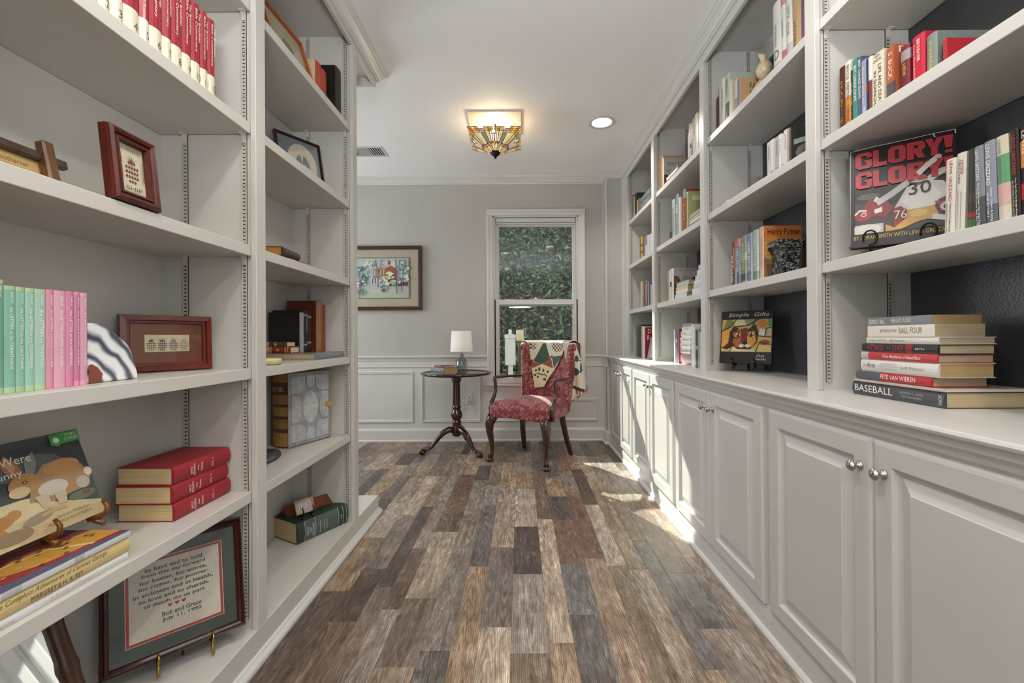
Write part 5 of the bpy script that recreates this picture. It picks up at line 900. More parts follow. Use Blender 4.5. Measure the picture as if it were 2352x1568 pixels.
cb = book(cm_, .012, .256, .285, '#1a191a', 'gloss_cover', 'black picture book with a painted cat face on the right counter', None, [], [], page='#8a4a2c', name='picture_book', cover_art=cat_art)
cc_ = frame_mtx((.0123, .128, .1425), (0, 1, 0), (0, 0, 1))
text('cover_lettering', 'Simple  Gifts', cb, cc_ @ Matrix.Translation((.01, .118, .006)), .20, .026, C('#d5d3cc'), .25)
text('cover_lettering', 'Chris\nRaschka', cb, cc_ @ Matrix.Translation((.075, -.108, .006)), .055, .030, C('#d5d3cc'), .25)
easel('black lacquer plate stand holding the cat picture book', cm_ @ Matrix.Translation((0, .125, 0)), .10, .14, 'black_lacquer', '#101010', .0065)

# granite bookend
g = thing('column_bookend', 'speckled black granite column bookend beside the orange volume', 'bookend', (1.183, 1.935, 1.3425))
b = MB(); b.box((-.040, -.038, 0), (.040, .036, .118)); bevel(b.build('shaft', 'granite', g), .002, 1)
b = MB()
for (e, z0, z1) in ((.044, .112, .119), (.048, .119, .124), (.046, .124, .130), (.053, .130, .136)): b.box((-e, -e*.86, z0), (e, e*.80, z1))
b.build('neck_moulding', 'granite', g, recalc=False)
b = MB(); b.box((-.062, -.044, .136), (.062, .040, .166)); bevel(b.build('capital', 'granite', g), .003, 1)
# small ornaments on the right shelves
b = MB(); b.m = Matrix.Rotation(R_(25), 4, 'Z')
b.lathe([(.0001, .0), (.05, .004), (.066, .05), (.06, .10), (.035, .14), (.0001, .15)], 20); b.lathe([(.0001, -.04), (.03, -.03), (.04, 0), (.03, .03), (.0001, .04)], 14, (-.035, -.02, .172))
b.tube([(-.05, -.03, .19), (-.06, -.03, .225), (-.075, -.02, .24)], [.012, .016, .004], 8); b.tube([(-.02, -.01, .19), (-.01, 0, .225), (.005, .01, .24)], [.012, .016, .004], 8); b.lathe([(.0001, -.03), (.026, -.02), (.032, 0), (.026, .02), (.0001, .03)], 12, (.05, .01, .15))
fg = b.build('ceramic_figurine', 'ceramic', None, (1.215, 2.14, 2.2035)); fg.color = C('#cfc29c'); tag(fg, 'cream ceramic animal figurine with raised ears before the tan cover', 'figurine')
def geode(loc, r, label, ring):
    bm = bmesh.new(); bmesh.ops.create_icosphere(bm, subdivisions=3, radius=r)
    random.seed(int(r*9999))
    for v in bm.verts:
        f = 1+.12*math.sin(v.co.x*210+v.co.z*170)+.06*random.uniform(-1, 1); v.co = Vector((v.co.x*f, v.co.y*f*1.1, v.co.z*f*.85+r*.8))
        if v.co.y < -.25*r: v.co.y = -.25*r-.0006*random.random()
    me = bpy.data.meshes.new('geode'); bm.to_mesh(me); bm.free(); me.materials.append(MATS['ceramic'])
    o = link('geode', me, None, loc); o.color = C('#a79c8e'); tag(o, label, 'geode'); o.rotation_euler = (0, 0, R_(-40))
    b = MB()
    for rr, d in ((.72, .26), (.45, .27)):
        b.poly([(rr*r*math.cos(2*PI*k/14)*(1+.12*math.sin(k*5)), -.25*r-.0012-(.0006 if rr < .5 else 0), r*.8+rr*r*.8*math.sin(2*PI*k/14)*(1+.1*math.sin(k*3))) for k in range(14)], C(ring[0] if rr > .5 else ring[1]))
    b.build('crystal_face', 'print', o, recalc=False)
geode((1.13, 2.335, 1.7765), .030, 'larger cut geode with white rim and dark hollow beside a small one', ('#d8d2c8', '#4a3c34'))
geode((1.115, 2.395, 1.7765), .019, 'smaller cut geode at the far end of the journal shelf', ('#c9c0b4', '#8a7a6c'))
b = MB(); b.box((0, 0, 0), (.2, .24, .012)); b.box((.002, .002, .012), (.19, .23, .0125))
q = b.build('flat_folder', 'paint_any', None, (1.10, 2.04, 1.7763)); q.color = C('#b8b5b0'); tag(q, 'thin pale folder lying flat between the geodes and the journals', 'folder')
# booklet standing on the lying stack, album box, small frame, dome, organiser
bk = MB(); bk.prism([(0, 0), (.006, -.01), (.02, -.014), (.05, -.012), (.085, -.004), (.085, .004), (0, .02)], 0, .152, 'z')
q = bk.build('magazine', 'paint_any', None, (1.125, 2.545+.085, 1.8808)); q.rotation_euler = (0, 0, R_(-65)); q.color = C('#cfced0'); tag(q, 'curled black and white magazine standing on the lying stack by the stile', 'magazine')
picture('cover_picture', [('#5a5a60', rect(.1, .3, .9, .85)), ('#d8d8da', rect(.2, .5, .45, .75)), ('#1e1e22', rect(.5, .35, .62, .8)), ('#e8e8ea', rect(.66, .4, .8, .7)), ('#2e2e34', rect(.25, .36, .4, .45)), ('#8d8d92', rect(.1, .1, .9, .22))], q, frame_mtx((.045, -.0155, .076), (1, 0, 0), (0, 0, 1)), .075, .15)
b = MB(); b.box((0, 0, 0), (.10, .075, .048), bev=.002); q = b.build('cassette_box', 'paint_any', None, (1.135, 2.585, 1.149)); q.color = C('#b98a5e'); tag(q, 'tan box with dark marks lying on top of the grey folders', 'box')
b = MB(); b.box((.02, -.0008, .014), (.045, 0, .034), C('#3a2a22')); b.box((.06, -.0008, .014), (.085, 0, .034), C('#3a2a22')); b.build('box_label', 'print', q, recalc=False)
b = MB(); b.lathe([(.0001, .030), (.015, .028), (.027, .018), (.032, .004), (.032, 0), (.0001, 0)], 20); q = b.build('white_dome', 'ceramic', None, (1.175, 2.625, 1.1975)); q.color = C('#dcdcda'); tag(q, 'small white dome resting on the tan box', 'ornament')
b = MB(); b.box((0, 0, 0), (.12, .075, .248), bev=.002); q = b.build('box', 'paint_any', None, (1.108, 2.585, .8945)); q.color = C('#8f9499'); tag(q, 'grey upright carton behind the folders carrying the tan box', 'box')
r, ac, aw, ah = framed('small silver photo frame leaning at the far end of the counter', face_mtx(1.075, 3.66, .8955, (.35, -.93), 14), .13, .175, [(0, 0), (.002, .004), (.012, .004), (.016, 0)], 'paint_any', '#7e8288', '#c9ccd0', .004, [('#b4b8c0', rect(0, 0, 1, 1)), ('#5a5c60', ell(.5, .45, .3, .32)), ('#d5d6d8', ell(.5, .7, .16, .14))], name='photo_frame', cat='photo frame')

# ---------------------------------------------------------------- left near bay
WOODF = [(0, 0), (.002, .008), (.008, .012), (.014, .009), (.017, .003), (.019, .003), (.021, .007), (.026, .006), (.028, 0)]
def pineapple(x, y, w, h, body='#6a2a24', leaf='#4f5a34', n=5):
    out = []
    for i in range(n):
        for j in range(n):
            u = (j-(n-1)/2)/n; 
            if i in (0, n-1) and abs(u) > .36: continue
            out.append((body, ell(x+u*w, y+(i/(n-1)-.5)*h*.62-.12*h, w*.085, h*.05, 6)))
    for s in (-1, -.5, 0, .5, 1): out.append((leaf, [(x-.05*w, y+.2*h), (x+s*.5*w, y+(.5-.12*abs(s))*h), (x+.05*w, y+.2*h)]))
    return out
r, ac, aw, ah = framed('small red wood frame with a stitched pineapple and FRIENDSHIP lettering', face_mtx(-.925, .972, 1.4052, (0, 1), 6), .126, .172, WOODF, 'wood_any', '#4a150c', '#c0b79f', 0, pineapple(.5, .52, .5, .62), glass=False, t=.016)
for s, x, y, w, h, rot in (('A FRIEND', 0, .048, .052, .008, 0), ('WARM AND', -.029, 0, .05, .007, PI/2), ('SHIP', 0, -.046, .044, .009, 0), ('DSHIP', .03, -.0, .05, .007, -PI/2)):
    text('stitching', s, r, ac @ Matrix.Translation((x, y, .0025)) @ Matrix.Rotation(rot, 4, 'Z'), w, h, C('#4a4a44'))
# rustic sign with crossed bars
sg = thing('wooden_sign', 'rustic wooden frame sign with crossed corner bars and handwritten definition', 'sign'); sg.matrix_world = face_mtx(-1.10, .893, 1.4055, (0, 1), 12)
b = MB(); b.box((0, .0, .0), (.006, .125, .112)); q = b.build('sign_board', 'paint_any', sg); q.color = C('#c3a86c')
for a0, a1, nm, cl in (((.002, -.03, .096), (.020, .172, .118), 'cross_bar', '#4b392c'), ((.002, -.03, .004), (.020, .172, .024), 'cross_bar', '#4b392c'), ((.006, .111, -.0005), (.030, .137, .146), 'upright_bar', '#6a4626'), ((.006, -.014, -.0005), (.030, .010, .146), 'upright_bar', '#6a4626')):
    b = MB(); b.box(a0, a1, bev=.004); q = b.build(nm, 'wood_any', sg); q.color = C(cl)
sm = frame_mtx((.0066, .060, .060), (0, 1, 0), (0, 0, 1))
for s, y, h, w, cl in (('Southerner', .020, .012, .062, '#8a5a40'), ('(suth-er-ner)', .007, .006, .045, '#9a6a4c'), ('A person born or living in the', -.006, .0075, .092, '#4e4436'), ('South: gracious, generous', -.018, .0075, .092, '#4e4436')):
    text('sign_lettering', s, sg, sm @ Matrix.Translation((0, y, 0)), w, h, C(cl), .15)
# four pineapples frame
arts = [('#cfc3a4', rect(0, 0, 1, 1))]
for k in range(4): arts += pineapple(.14+.24*k, .46, .2, .8, ('#2c2826', '#4a4541', '#6a645e', '#8d867c')[k], ('#2c2826', '#4a4541', '#6a645e', '#8d867c')[k])
r, ac, aw, ah = framed('red brown framed print of four pineapples in a row', face_mtx(-1.172, 1.266, .9902, (.137, .19), 3), .232, .172, [(0, 0), (.002, .010), (.016, .012), (.018, .004), (.024, .004), (.026, 0)], 'wood_any', '#5c1c0c', '#6a3516', .034, arts, t=.016)
# frame's green inner fillet
# agate slab
pts = [(0, 0)]+[(0, .138)]+[(.128*math.sin(a)*(1+.02*math.sin(9*a)), .138*math.cos(a)*(1+.02*math.sin(7*a))) for a in [PI/2*k/12 for k in range(1, 13)]]
b = MB(); b.prism(pts, -.012, .012, 'x'); ag = b.build('agate_bookend', 'agate', None, (-.99, .985, .9895)); bevel(ag, .004, 2); tag(ag, 'polished grey and white agate slab holding up the pink study guides', 'bookend')
b = MB(); b.prism([(.001, .001), (.03, .002), (.034, .02), (.022, .036), (.008, .044), (.001, .042)], .0121, .0127, 'x'); q = b.build('red_inclusion', 'ceramic', ag); q.color = C('#7a3a2e')
# lying picture books with the animal book on its stand
z = .5755
book(flat_mtx('L', -.921, .715, z, .306), .0165, .215, .306, '#cfcfcf', 'gloss_cover', 'white jacketed book at the bottom of the lying picture book stack', None, [('A Family of Poems', '#c9a0a8', .44, .72, .45, .6, 'd', .2), ('JANE DYER', '#9a9a9a', .10, .25, .3, .34), ('My Favorite Poetry', '#b5b5b5', .74, .93, .5, .25)], []); z += .0172
book(flat_mtx('L', -.919, .70, z, .325), .0365, .232, .325, '#cdb882', 'cloth_cover', 'thick yellow cloth picture book in the middle of the lying stack', None, [('The Complete Adventures of Curious George', '#4a4030', .17, .82, .68, .32, 'd', .3), ('MARGRET & H. A. REY', '#4a4030', .36, .66, .28, .26)], []); z += .0374
rug = [('#4a4a66', rect(0, 0, 1, 1)), ('#8e2a30', [(.05, 0), (.5, 0), (.62, .5), (.42, .92), (.12, .7)]), ('#b88a3c', [(.1, .0), (.42, .0), (.5, .45), (.36, .74), (.16, .5)]), ('#7a3a30', [(.5, .2), (.7, .1), (.8, .5), (.62, .6)]), ('#c9a070', [(.3, .86), (.45, .8), (.4, .95)]), ('#d8c090', stroke([(.1, .2), (.4, .3), (.45, .6)], .03)), ('#7a1c28', stroke([(.55, .05), (.66, .4), (.52, .85)], .04)), ('#c9b080', stroke([(.6, .05), (.7, .4), (.56, .9)], .012))]
for k in range(26): rug.append((('#c9a45c', '#6a2430', '#3a3a50')[k % 3], ell(.14+.36*random.random(), .08+.7*random.random(), .014, .02, 5)))
book(flat_mtx('L', -.917, .705, z, .318), .0125, .225, .318, '#c9cbd0', 'gloss_cover', 'large picture book with a patterned rug cover topping the lying stack', None, [], [(.05, .09, '#9a9aa0'), (.2, .3, '#b0b4b8'), (.6, .66, '#aaaab0')], soft=True, cover_art=rug); z += .0127
bm_ = face_mtx(-1.018, .80, z+.027, (-.02, 1), 20)
bun = [('#4c4f50', rect(0, 0, 1, 1)), ('#3c4044', rect(.0, .5, 1, .93)), ('#5f6468', ell(.5, .72, .3, .12)), ('#6f746c', ell(.08, .45, .1, .16)), ('#5a7048', ell(.05, .5, .06, .12)), ('#c9b98e', [(0, .10), (.2, .30), (.55, .33), (1, .15), (1, .0), (0, 0)]), ('#d8cba0', ell(.35, .32, .3, .1)), ('#c2ac84', rect(.3, .0, 1, .12)), ('#6a7260', ell(.86, .27, .12, .05)), ('#8a4a40', ell(.90, .28, .04, .02)),
 ('#a98a64', [(.46, .36), (.52, .56), (.64, .70), (.80, .72), (.94, .60), (.98, .44), (.93, .34), (.80, .33), (.62, .30)]), ('#c2935c', ell(.78, .63, .15, .085)), ('#cfc6b8', ell(.66, .44, .12, .08)), ('#b9b0a2', ell(.9, .40, .06, .07)), ('#d8d2c6', ell(.97, .50, .035, .05)),
 ('#b5895a', ell(.47, .56, .12, .10, rot=.5)), ('#cdb894', ell(.42, .49, .075, .055)), ('#a87a54', [(.40, .64), (.34, .80), (.40, .88), (.47, .78), (.48, .66)]), ('#8a8a88', [(.50, .66), (.52, .80), (.60, .86), (.60, .74), (.56, .64)]), ('#c99a78', [(.42, .66), (.38, .79), (.41, .84), (.45, .76)]), ('#2a2320', ell(.475, .575, .018, .016)), ('#d8a860', ell(.475, .575, .010, .010)), ('#c9b79a', [(.50, .40), (.54, .26), (.60, .25), (.60, .40)]), ('#c9b79a', [(.64, .38), (.66, .25), (.72, .25), (.74, .38)]),
 ('#b07c48', ell(.24, .26, .10, .055, rot=.3)), ('#b98a58', ell(.33, .30, .05, .045)), ('#9a8a76', ell(.48, .19, .12, .045, rot=.2)), ('#b07c48', ell(.12, .15, .14, .09)), ('#8f7a60', ell(.28, .10, .14, .06)), ('#c2a078', stroke([(.5, .2), (.62, .22), (.70, .21)], .03)), ('#4a5450', rect(.0, .965, 1, 1))]
bb = book(bm_, .006, .266, .212, '#5a5f60', 'gloss_cover', 'rabbit picture book facing out on a carved wooden stand', None, [], [], soft=True, name='picture_book', cover_art=bun, page='#dcdcd6')
bc_ = frame_mtx((.0063, .133, .106), (0, 1, 0), (0, 0, 1))
text('cover_lettering', 'If You Were', bb, bc_ @ Matrix.Translation((-.045, .066, .005)), .125, .018, C('#e8e6dc')); text('cover_lettering', 'My Bunny', bb, bc_ @ Matrix.Translation((-.055, .036, .005)), .095, .018, C('#e8e6dc'))
text('cover_lettering', 'by Kate McMullan', bb, bc_ @ Matrix.Translation((.062, -.078, .005)), .07, .007, C('#5a5040')); text('cover_lettering', 'Illustrated by David McPhail', bb, bc_ @ Matrix.Translation((.052, -.089, .005)), .095, .007, C('#5a5040'))
picture('cover_badge', [('#3f8a48', rect(0, 0, 1, 1)), ('#57a05c', ell(.2, .35, .17, .5)), ('#dfe8da', ell(.2, .4, .10, .25)), ('#4f9a56', rect(.38, .05, 1, 1))], bb, bc_ @ Matrix.Translation((.098, .091, .005)), .066, .026)
text('cover_lettering', 'STORY\nCORNER', bb, bc_ @ Matrix.Translation((.111, .092, .0065)), .032, .016, C('#dfe8c8'))
easel('carved brown wooden stand under the rabbit picture book', bm_ @ Matrix.Translation((0, .19, 0)), .10, .10, 'wood_any', '#6a3c14', .0055)
# wedding verse in its frame
vm = face_mtx(-1.152, 1.184, .160, (.243, .243), 11)
r, ac, aw, ah = framed('dark wood framed wedding verse in cross stitch on a brass stand', vm, .345, .335, [(0, 0), (.002, .010), (.006, .014), (.010, .010), (.013, .013), (.019, .009), (.022, .004)], 'mahogany', '#30120d', '#3b4640', .042, [('#cfc8b8', rect(0, 0, 1, 1))], t=.014, inner=[(.0085, '#d6cfc0'), (.007, '#9c2e2a')])
lines = ['to have and to hold', 'from this day forward', 'for better, for worse,', 'for richer, for poorer,', 'in sickness and in health,', 'to love and to cherish,', 'til death do us part', '', 'Bob and Grace', 'July 11, 1992']
for k, s in enumerate(lines):
    if not s:
        hp = []
        for q in (-.075, 0, .075): hp.append(('#a02c34', [(.5+q, .325), (.5+q-.025, .355), (.5+q-.025, .366), (.5+q-.012, .372), (.5+q, .362), (.5+q+.012, .372), (.5+q+.025, .366), (.5+q+.025, .355)]))
        picture('stitched_hearts', hp, r, ac @ Matrix.Translation((0, 0, .0012)), aw, ah, 'print_matte'); continue
    text('stitching', s, r, ac @ Matrix.Translation(((-.004 if k < 7 else .012), ah/2-.020-k*.0168, .0012)), aw*(len(s)/25)*.84, .0125, C('#434b47'), bold=.018)
be = thing('brass_easel', 'small brass stand carrying the framed wedding verse', 'stand'); be.matrix_world = vm
for y in (.125, .255):
    b = MB(); b.tube([(-.012, y, .12), (-.010, y, .0), (-.004, y, -.010), (.018, y, -.010), (.030, y, -.008), (.036, y, .006), (.030, y, .020)], [.004, .004, .005, .005, .005, .004, .003], 8); b.tube([(.02, y, -.010), (.012, y, -.030), (.022, y, -.044)], .0042, 8); b.build('hook', 'brass', be)
b = MB(); b.tube([(-.012, .125, .02), (-.012, .255, .02)], .004, 8); b.tube([(-.012, .19, .1), (-.04, .19, .03), (-.055, .19, -.038)], .004, 8); b.build('rear_strut', 'brass', be)
# bamboo framed mirror
mi = thing('bamboo_mirror', 'bamboo framed mirror leaning in the lowest near left shelf', 'mirror'); mi.matrix_world = face_mtx(-1.072, .700, .113, (0, 1), 19)
b = MB(); b.box((.006, .02, .01), (.010, .365, .40)); b.build('mirror_glass', 'mirror_glass', mi)
for p0, p1 in (((.012, .375, 0), (.012, .375, .405)), ((.012, .005, 0), (.012, .005, .405)), ((.012, 0, .016), (.012, .38, .016)), ((.012, 0, .40), (.012, .38, .40))):
    n = 17; pp = [Vector(p0).lerp(Vector(p1), k/(n-1)) for k in range(n)]; b = MB(); b.tube(pp, [.020*(1.12 if k % 5 == 2 else .96) for k in range(n)], 12, squash=.8); q = b.build('bamboo_bar', 'wood_any', mi); q.color = C('#4a2a14')

# ---------------------------------------------------------------- left far bay
r, ac, aw, ah = framed('orange brown framed print with cream mat on the top far left shelf', face_mtx(-.995, 1.755, 2.2435, (.05, 1), 17), .325, .265, [(0, 0), (.001, .008), (.008, .010), (.012, .004)], 'wood_any', '#9a4f28', '#c9bc98', .05, [('#bfae86', rect(0, 0, 1, 1)), ('#d0c3a0', rect(.04, .05, .96, .95)), ('#8a8068', ell(.5, .5, .2, .25))], t=.012)
book(up_mtx('L', -.974, 2.0935, 2.2328, .060), .060, .16, .200, '#a83a2c', 'cloth_cover', 'thick orange red volume whose cream printed side faces the room', 'old volumes on the top far left shelf', [('OUR CHURCH', '#d0906a', .2, .5, .5, .35), ('HYMNAL', '#d0906a', .6, .8, .5, .35)], [(0, .98, '#b0452f')])
picture('endpaper', [('#cabb96', rect(0, 0, 1, 1))]+[('#a5966f', rect(.06, .93-.055*k, .9-.05*(k % 3), .95-.055*k)) for k in range(16)], None, frame_mtx((-.974-.082, 2.0929, 2.2328+.1), (1, 0, 0), (0, 0, 1)), .15, .198)
tag(bpy.data.objects['endpaper'], 'cream printed sheet standing against the orange red volume', 'paper')
book(up_mtx('L', -.974, 2.1545, 2.2328, .062), .062, .16, .197, '#a83a2c', 'cloth_cover', 'second orange red volume, next to the black one', 'old volumes on the top far left shelf', [('OUR CHURCH', '#c98a60', .2, .5, .5, .35), ('VOL. 2', '#c98a60', .6, .8, .5, .35)], [(0, .98, '#a33d2a')])
book(up_mtx('L', -.938, 2.236, 2.2328, .07), .07, .19, .262, '#120d0c', 'leather_cover', 'tall black leather volume at the far end of the top far left shelf', 'old volumes on the top far left shelf', [], [(.0, .02, '#6a6a6a')], page='#8a8a86')
palm = [('#6e7a7c', rect(0, 0, 1, 1)), ('#cfc4aa', ell(.56, .5, .36, .42, 24))]
for k in range(11):
    a = PI*(.02+k*.096); palm.append(('#5f7472', [(.56, .5), (.56+.14*math.cos(a), .5+.20*math.sin(a)+.03), (.56+.20*math.cos(a), .47+.20*math.sin(a)-.06*abs(math.cos(a)))]))
palm.append(('#8a7a64', rect(.55, .2, .57, .5)))
r, ac, aw, ah = framed('mahogany framed palm tree print on an oval, second far left shelf', face_mtx(-1.142, 2.062, 1.8285, (.126, .19), 12), .235, .272, [(0, 0), (.002, .007), (.009, .009), (.012, .003)], 'mahogany', '#4a1c10', '#6f7b7c', 0, palm, t=.012)
z = 1.4045
book(flat_mtx('L', -.985, 1.875, z, .19), .032, .13, .19, '#8c7048', 'leather_cover', 'worn tan old book at the bottom of the two on the third far left shelf', None, [('POEMS', '#e0d0a0', .45, .6, .5, .4)], [(.3, .7, '#4a3f38'), (.72, .8, '#a07a48')], page='#8f6c34', rnd=.008); z += .0325
book(flat_mtx('L', -.987, 1.815, z, .155, 4), .036, .12, .155, '#3f302c', 'leather_cover', 'dark brown old book with gilt page edges lying on the worn tan one', None, [], [], page='#a5762c', rnd=.010)
b = MB(); b.prism([(0, 0), (.05, .0), (.048, .005), (.02, .008), (0, .004)], 0, .13, 'y'); q = b.build('loose_papers', 'paint_any', None, (-.985, 2.08, 1.4047)); q.color = C('#b29a70'); tag(q, 'thin brown loose papers beside the two old lying books', 'paper')
z = .9895
book(flat_mtx('L', -.932, 1.985, z, .315), .031, .26, .315, '#6a7078', 'gloss_cover', 'large slate blue book lying under the black leather volumes', None, [('Images of a Lifetime 1840-1940', '#aab2ba', .15, .80, .5, .4)], [], page='#9c8b6c'); z += .0315
for (a, c, X, zt, co, fin, lab, bands, rn) in ((2.076, 2.110, -1.044, 1.212, '#15120f', 'leather_cover', 'black leather volume whose broad cover faces the room', [(0, 1, '#8d9096')], .004), (2.1115, 2.154, -1.046, 1.225, '#17161a', 'leather_cover', 'black leather volume with worn silver lettering, middle of three', [(.1, .14, '#85888e'), (.8, .84, '#85888e')], .008), (2.155, 2.195, -1.046, 1.222, '#17181b', 'leather_cover', 'black leather volume farthest from the room edge of the three', [(.12, .16, '#8a8d92'), (.75, .79, '#8a8d92')], .008), (2.203, 2.258, -1.025, 1.279, '#5a1f12', 'leather_cover', 'large red brown album with tan spine behind the black volumes', [(0, 1, '#8a6848')], .004), (2.2595, 2.308, -1.028, 1.262, '#93341c', 'cloth_cover', 'orange red album at the far end of the fourth far left shelf', [], .004)):
    book(up_mtx('L', X, a, z+.0004, c-a), c-a, .155, zt-z, co, fin, lab, 'albums on the slate blue book', [('HOLY BIBLE', '#a5a8ac', .2, .5, .5, .3)] if 'silver' in lab else [], bands, rnd=rn, page='#bdb7a8' if 'broad' in lab else '#b09a70')
mS = basis((0, 0, 1), (0, 1, 0), (-1, 0, 0), (-1.052, 1.989, z+.0005))
book(mS, .029, .082, .125, '#7a2a1c', 'leather_cover', 'little red brown book with tan end lying before the black volumes', None, [('~', '#d0b070', .5, .6, .5, .4)], [(.0, .24, '#b09a78'), (.28, .31, '#c9a860'), (.8, .83, '#c9a860'), (.9, .92, '#c9a860')], rnd=.004)
mS = basis((0, 0, 1), (0, 1, 0), (-1, 0, 0), (-1.068, 1.989, z+.0300))
book(mS, .022, .080, .11, '#3a4030', 'leather_cover', 'little dark green book with tan spine end lying on the red brown one', None, [('~', '#c9b070', .5, .6, .5, .4)], [(.0, .26, '#b8946c'), (.5, .53, '#c9a860')], rnd=.003)
b = MB(); b.lathe([(.0001, 0), (.045, 0), (.053, .006), (.055, .018), (.052, .024), (.046, .022), (.044, .012), (.0001, .010)], 24); q = b.build('trinket_dish', 'ceramic', None, (-.968, 1.655, .9896)); q.color = C('#cbbf94'); tag(q, 'cream yellow round trinket dish at the front of the fourth far left shelf', 'dish')
# big antique bible
bx = Vector((.934, -.359, 0)); by = Vector((.359, .934, 0))
fmb = basis(bx, by, (0, 0, 1), (-1.190, 2.062, .5758))
fb = book(fmb, .112, .262, .352, '#4d2c18', 'leather_cover', 'huge antique embossed volume with gilt spine and grey panelled cover', None, [('HOLY BIBLE', '#d0b070', .19, .25, .5, .7, 'x')], [(.0, .13, '#8a6632'), (.30, .42, '#8a6632'), (.46, .58, '#94703a'), (.62, .75, '#8a6632'), (.80, .98, '#94703a')], rnd=.014, page='#b89a5c', name='antique_volume')
cvm = frame_mtx((.1122, .131, .176), (0, 1, 0), (0, 0, 1))
b = MB(); rings(b, .252, .346, [(0, 0), (0, .003), (.004, .005), (.010, .005), (.012, .003)], cvm); q = b.build('front_board', 'leather_cover', fb); q.color = C('#8a8c90')
def plate(pts, hgt, cl):
    b = MB(); c = Vector((sum(p[0] for p in pts)/len(pts), sum(p[1] for p in pts)/len(pts))); n = len(pts)
    vs = [cvm @ Vector((p[0], p[1], .003)) for p in pts]+[cvm @ Vector((c.x+(p[0]-c.x)*.93, c.y+(p[1]-c.y)*.93, hgt)) for p in pts]
    b.add(vs, [[i, (i+1) % n, n+(i+1) % n, n+i] for i in range(n)]+[list(range(n, 2*n))]); q = b.build('embossed_panel', 'leather_cover', fb); q.color = C(cl)
A = .112; B_ = .158
def corner(sx, sy):
    p = [(sx*A, sy*B_), (sx*A, sy*.074), (sx*.062, sy*.074)]+[(sx*(.062-.030*math.sin(PI/2*k/4)), sy*(.074+.036*(1-math.cos(PI/2*k/4)))) for k in range(1, 5)]+[(sx*.032, sy*B_)]
    return p if sx*sy > 0 else p[::-1]
for sx in (-1, 1):
    for sy in (-1, 1): plate(corner(sx, sy), .0075, '#a2a4a8'); 
for sy in (-1, 1): plate([(-.026, sy*B_), (.026, sy*B_), (.026, sy*.115), (.014, sy*.095), (-.014, sy*.095), (-.026, sy*.115)][::-sy], .008, '#a6a9ac')
for sx in (-1, 1): plate([(sx*A, .068), (sx*A, -.068), (sx*.072, -.068), (sx*.056, -.035), (sx*.056, .035), (sx*.072, .068)][::-sx], .0075, '#a2a4a8')
plate(ell(0, 0, .048, .082, 16), .007, '#adb0b3')
for px_, py_ in ((-.076, .118), (.076, .118), (-.076, -.118), (.076, -.118), (0, .128), (0, -.128), (-.085, 0), (.085, 0)):
    b = MB(); mm = cvm @ Matrix.Translation((px_, py_, .0078)); b.m = mm
    for rr in (.016, .010): b.tube([(rr*math.cos(2*PI*k/16), rr*math.sin(2*PI*k/16), 0) for k in range(17)], .0011, 5, cap=False)
    b.lathe([(.004, -.001), (.003, .0015), (.0001, .002)], 8); q = b.build('rosette', 'leather_cover', fb); q.color = C('#c0c2c4')
text('cover_lettering', 'Holy Bible', fb, cvm @ Matrix.Translation((0, .0, .0075)), .072, .026, C('#d8cfae'))
b = MB(); b.box((-.02, -.014, .004), (.018, .014, .011), bev=.003); b.m = None; q = b.build('clasp', 'brass', fb); q.matrix_local = cvm @ Matrix.Translation((A, 0, 0))
book(flat_mtx('L', -1.025, 1.63, .5755, .235), .042, .15, .235, '#2d2d30', 'leather_cover', 'small dark grey round backed book lying before the huge antique volume', None, [('ROGET', '#8a8d92', .5, .8, .5, .3)], [(.3, .45, '#b5b5b2')], rnd=.014)
# law dictionary, nameplate, miniature
nx = Vector((.874, -.486, 0)); al = Vector((-.486, -.874, 0))
ld = book(basis((0, 0, 1), -nx, al, (-.914, 2.304, .1124)), .098, .222, .285, '#1d3325', 'cloth_cover', 'very thick dark green dictionary lying in the lowest far left shelf', None, [("BLACK'S\nLAW\nDICTIONARY", '#c9ccc4', .16, .30, .5, .66, 'x'), ('Revised Fourth Edition', '#c4c8c2', .40, .425, .5, .62, 'x', .2), ('WITH', '#c4c8c2', .45, .462, .5, .14, 'x'), ('A GUIDE TO PRONUNCIATION', '#c4c8c2', .49, .51, .5, .6, 'x'), ('By THE PUBLISHER STAFF', '#c4c8c2', .54, .56, .5, .5, 'x'), ('1968', '#d5d8d0', .84, .865, .5, .24, 'x')], [(.13, .14, '#9aa5a2'), (.325, .335, '#9aa5a2'), (.79, .80, '#9aa5a2'), (.89, .90, '#9aa5a2'), (.96, .97, '#9aa5a2'), (.14, .325, '#44524f'), (.335, .79, '#46544f')], rnd=.010, page='#bda77c', name='dictionary')
zt = .2108
d = Vector((.6, .8, 0)); b = MB(); b.prism([(-.028, 0), (.028, 0), (.004, .046), (-.004, .046)], -.125, .125, 'y'); q = b.build('desk_nameplate', 'wood_any', None, (-1.098, 2.256, zt)); q.rotation_euler = (0, 0, -math.atan2(.6, .8)); q.color = C('#6e3216'); tag(q, 'triangular reddish wooden desk nameplate lying on the dark green dictionary', 'nameplate')
mm = face_mtx(-1.088, 2.108, zt+.020, (.62, .78), 24)
r, ac, aw, ah = framed('miniature pink framed picture on a tiny black stand atop the dictionary', mm, .088, .068, [(0, 0), (.001, .003), (.004, .003), (.005, .001)], 'paint_any', '#bfa878', '#b09a9c', .012, [('#c9c2c4', rect(0, 0, 1, 1)), ('#8f8a92', rect(.08, .1, .92, .9)), ('#cfcacc', rect(.16, .2, .84, .8))], t=.006, glass=False)
text('print_lettering', 'GRACE', r, ac @ Matrix.Translation((0, 0, .001)), .03, .012, C('#6a5a62'))
easel('tiny black stand under the miniature pink picture', mm @ Matrix.Translation((0, .046, 0)), .046, .04, 'black_lacquer', '#0c0b0b', .0035)
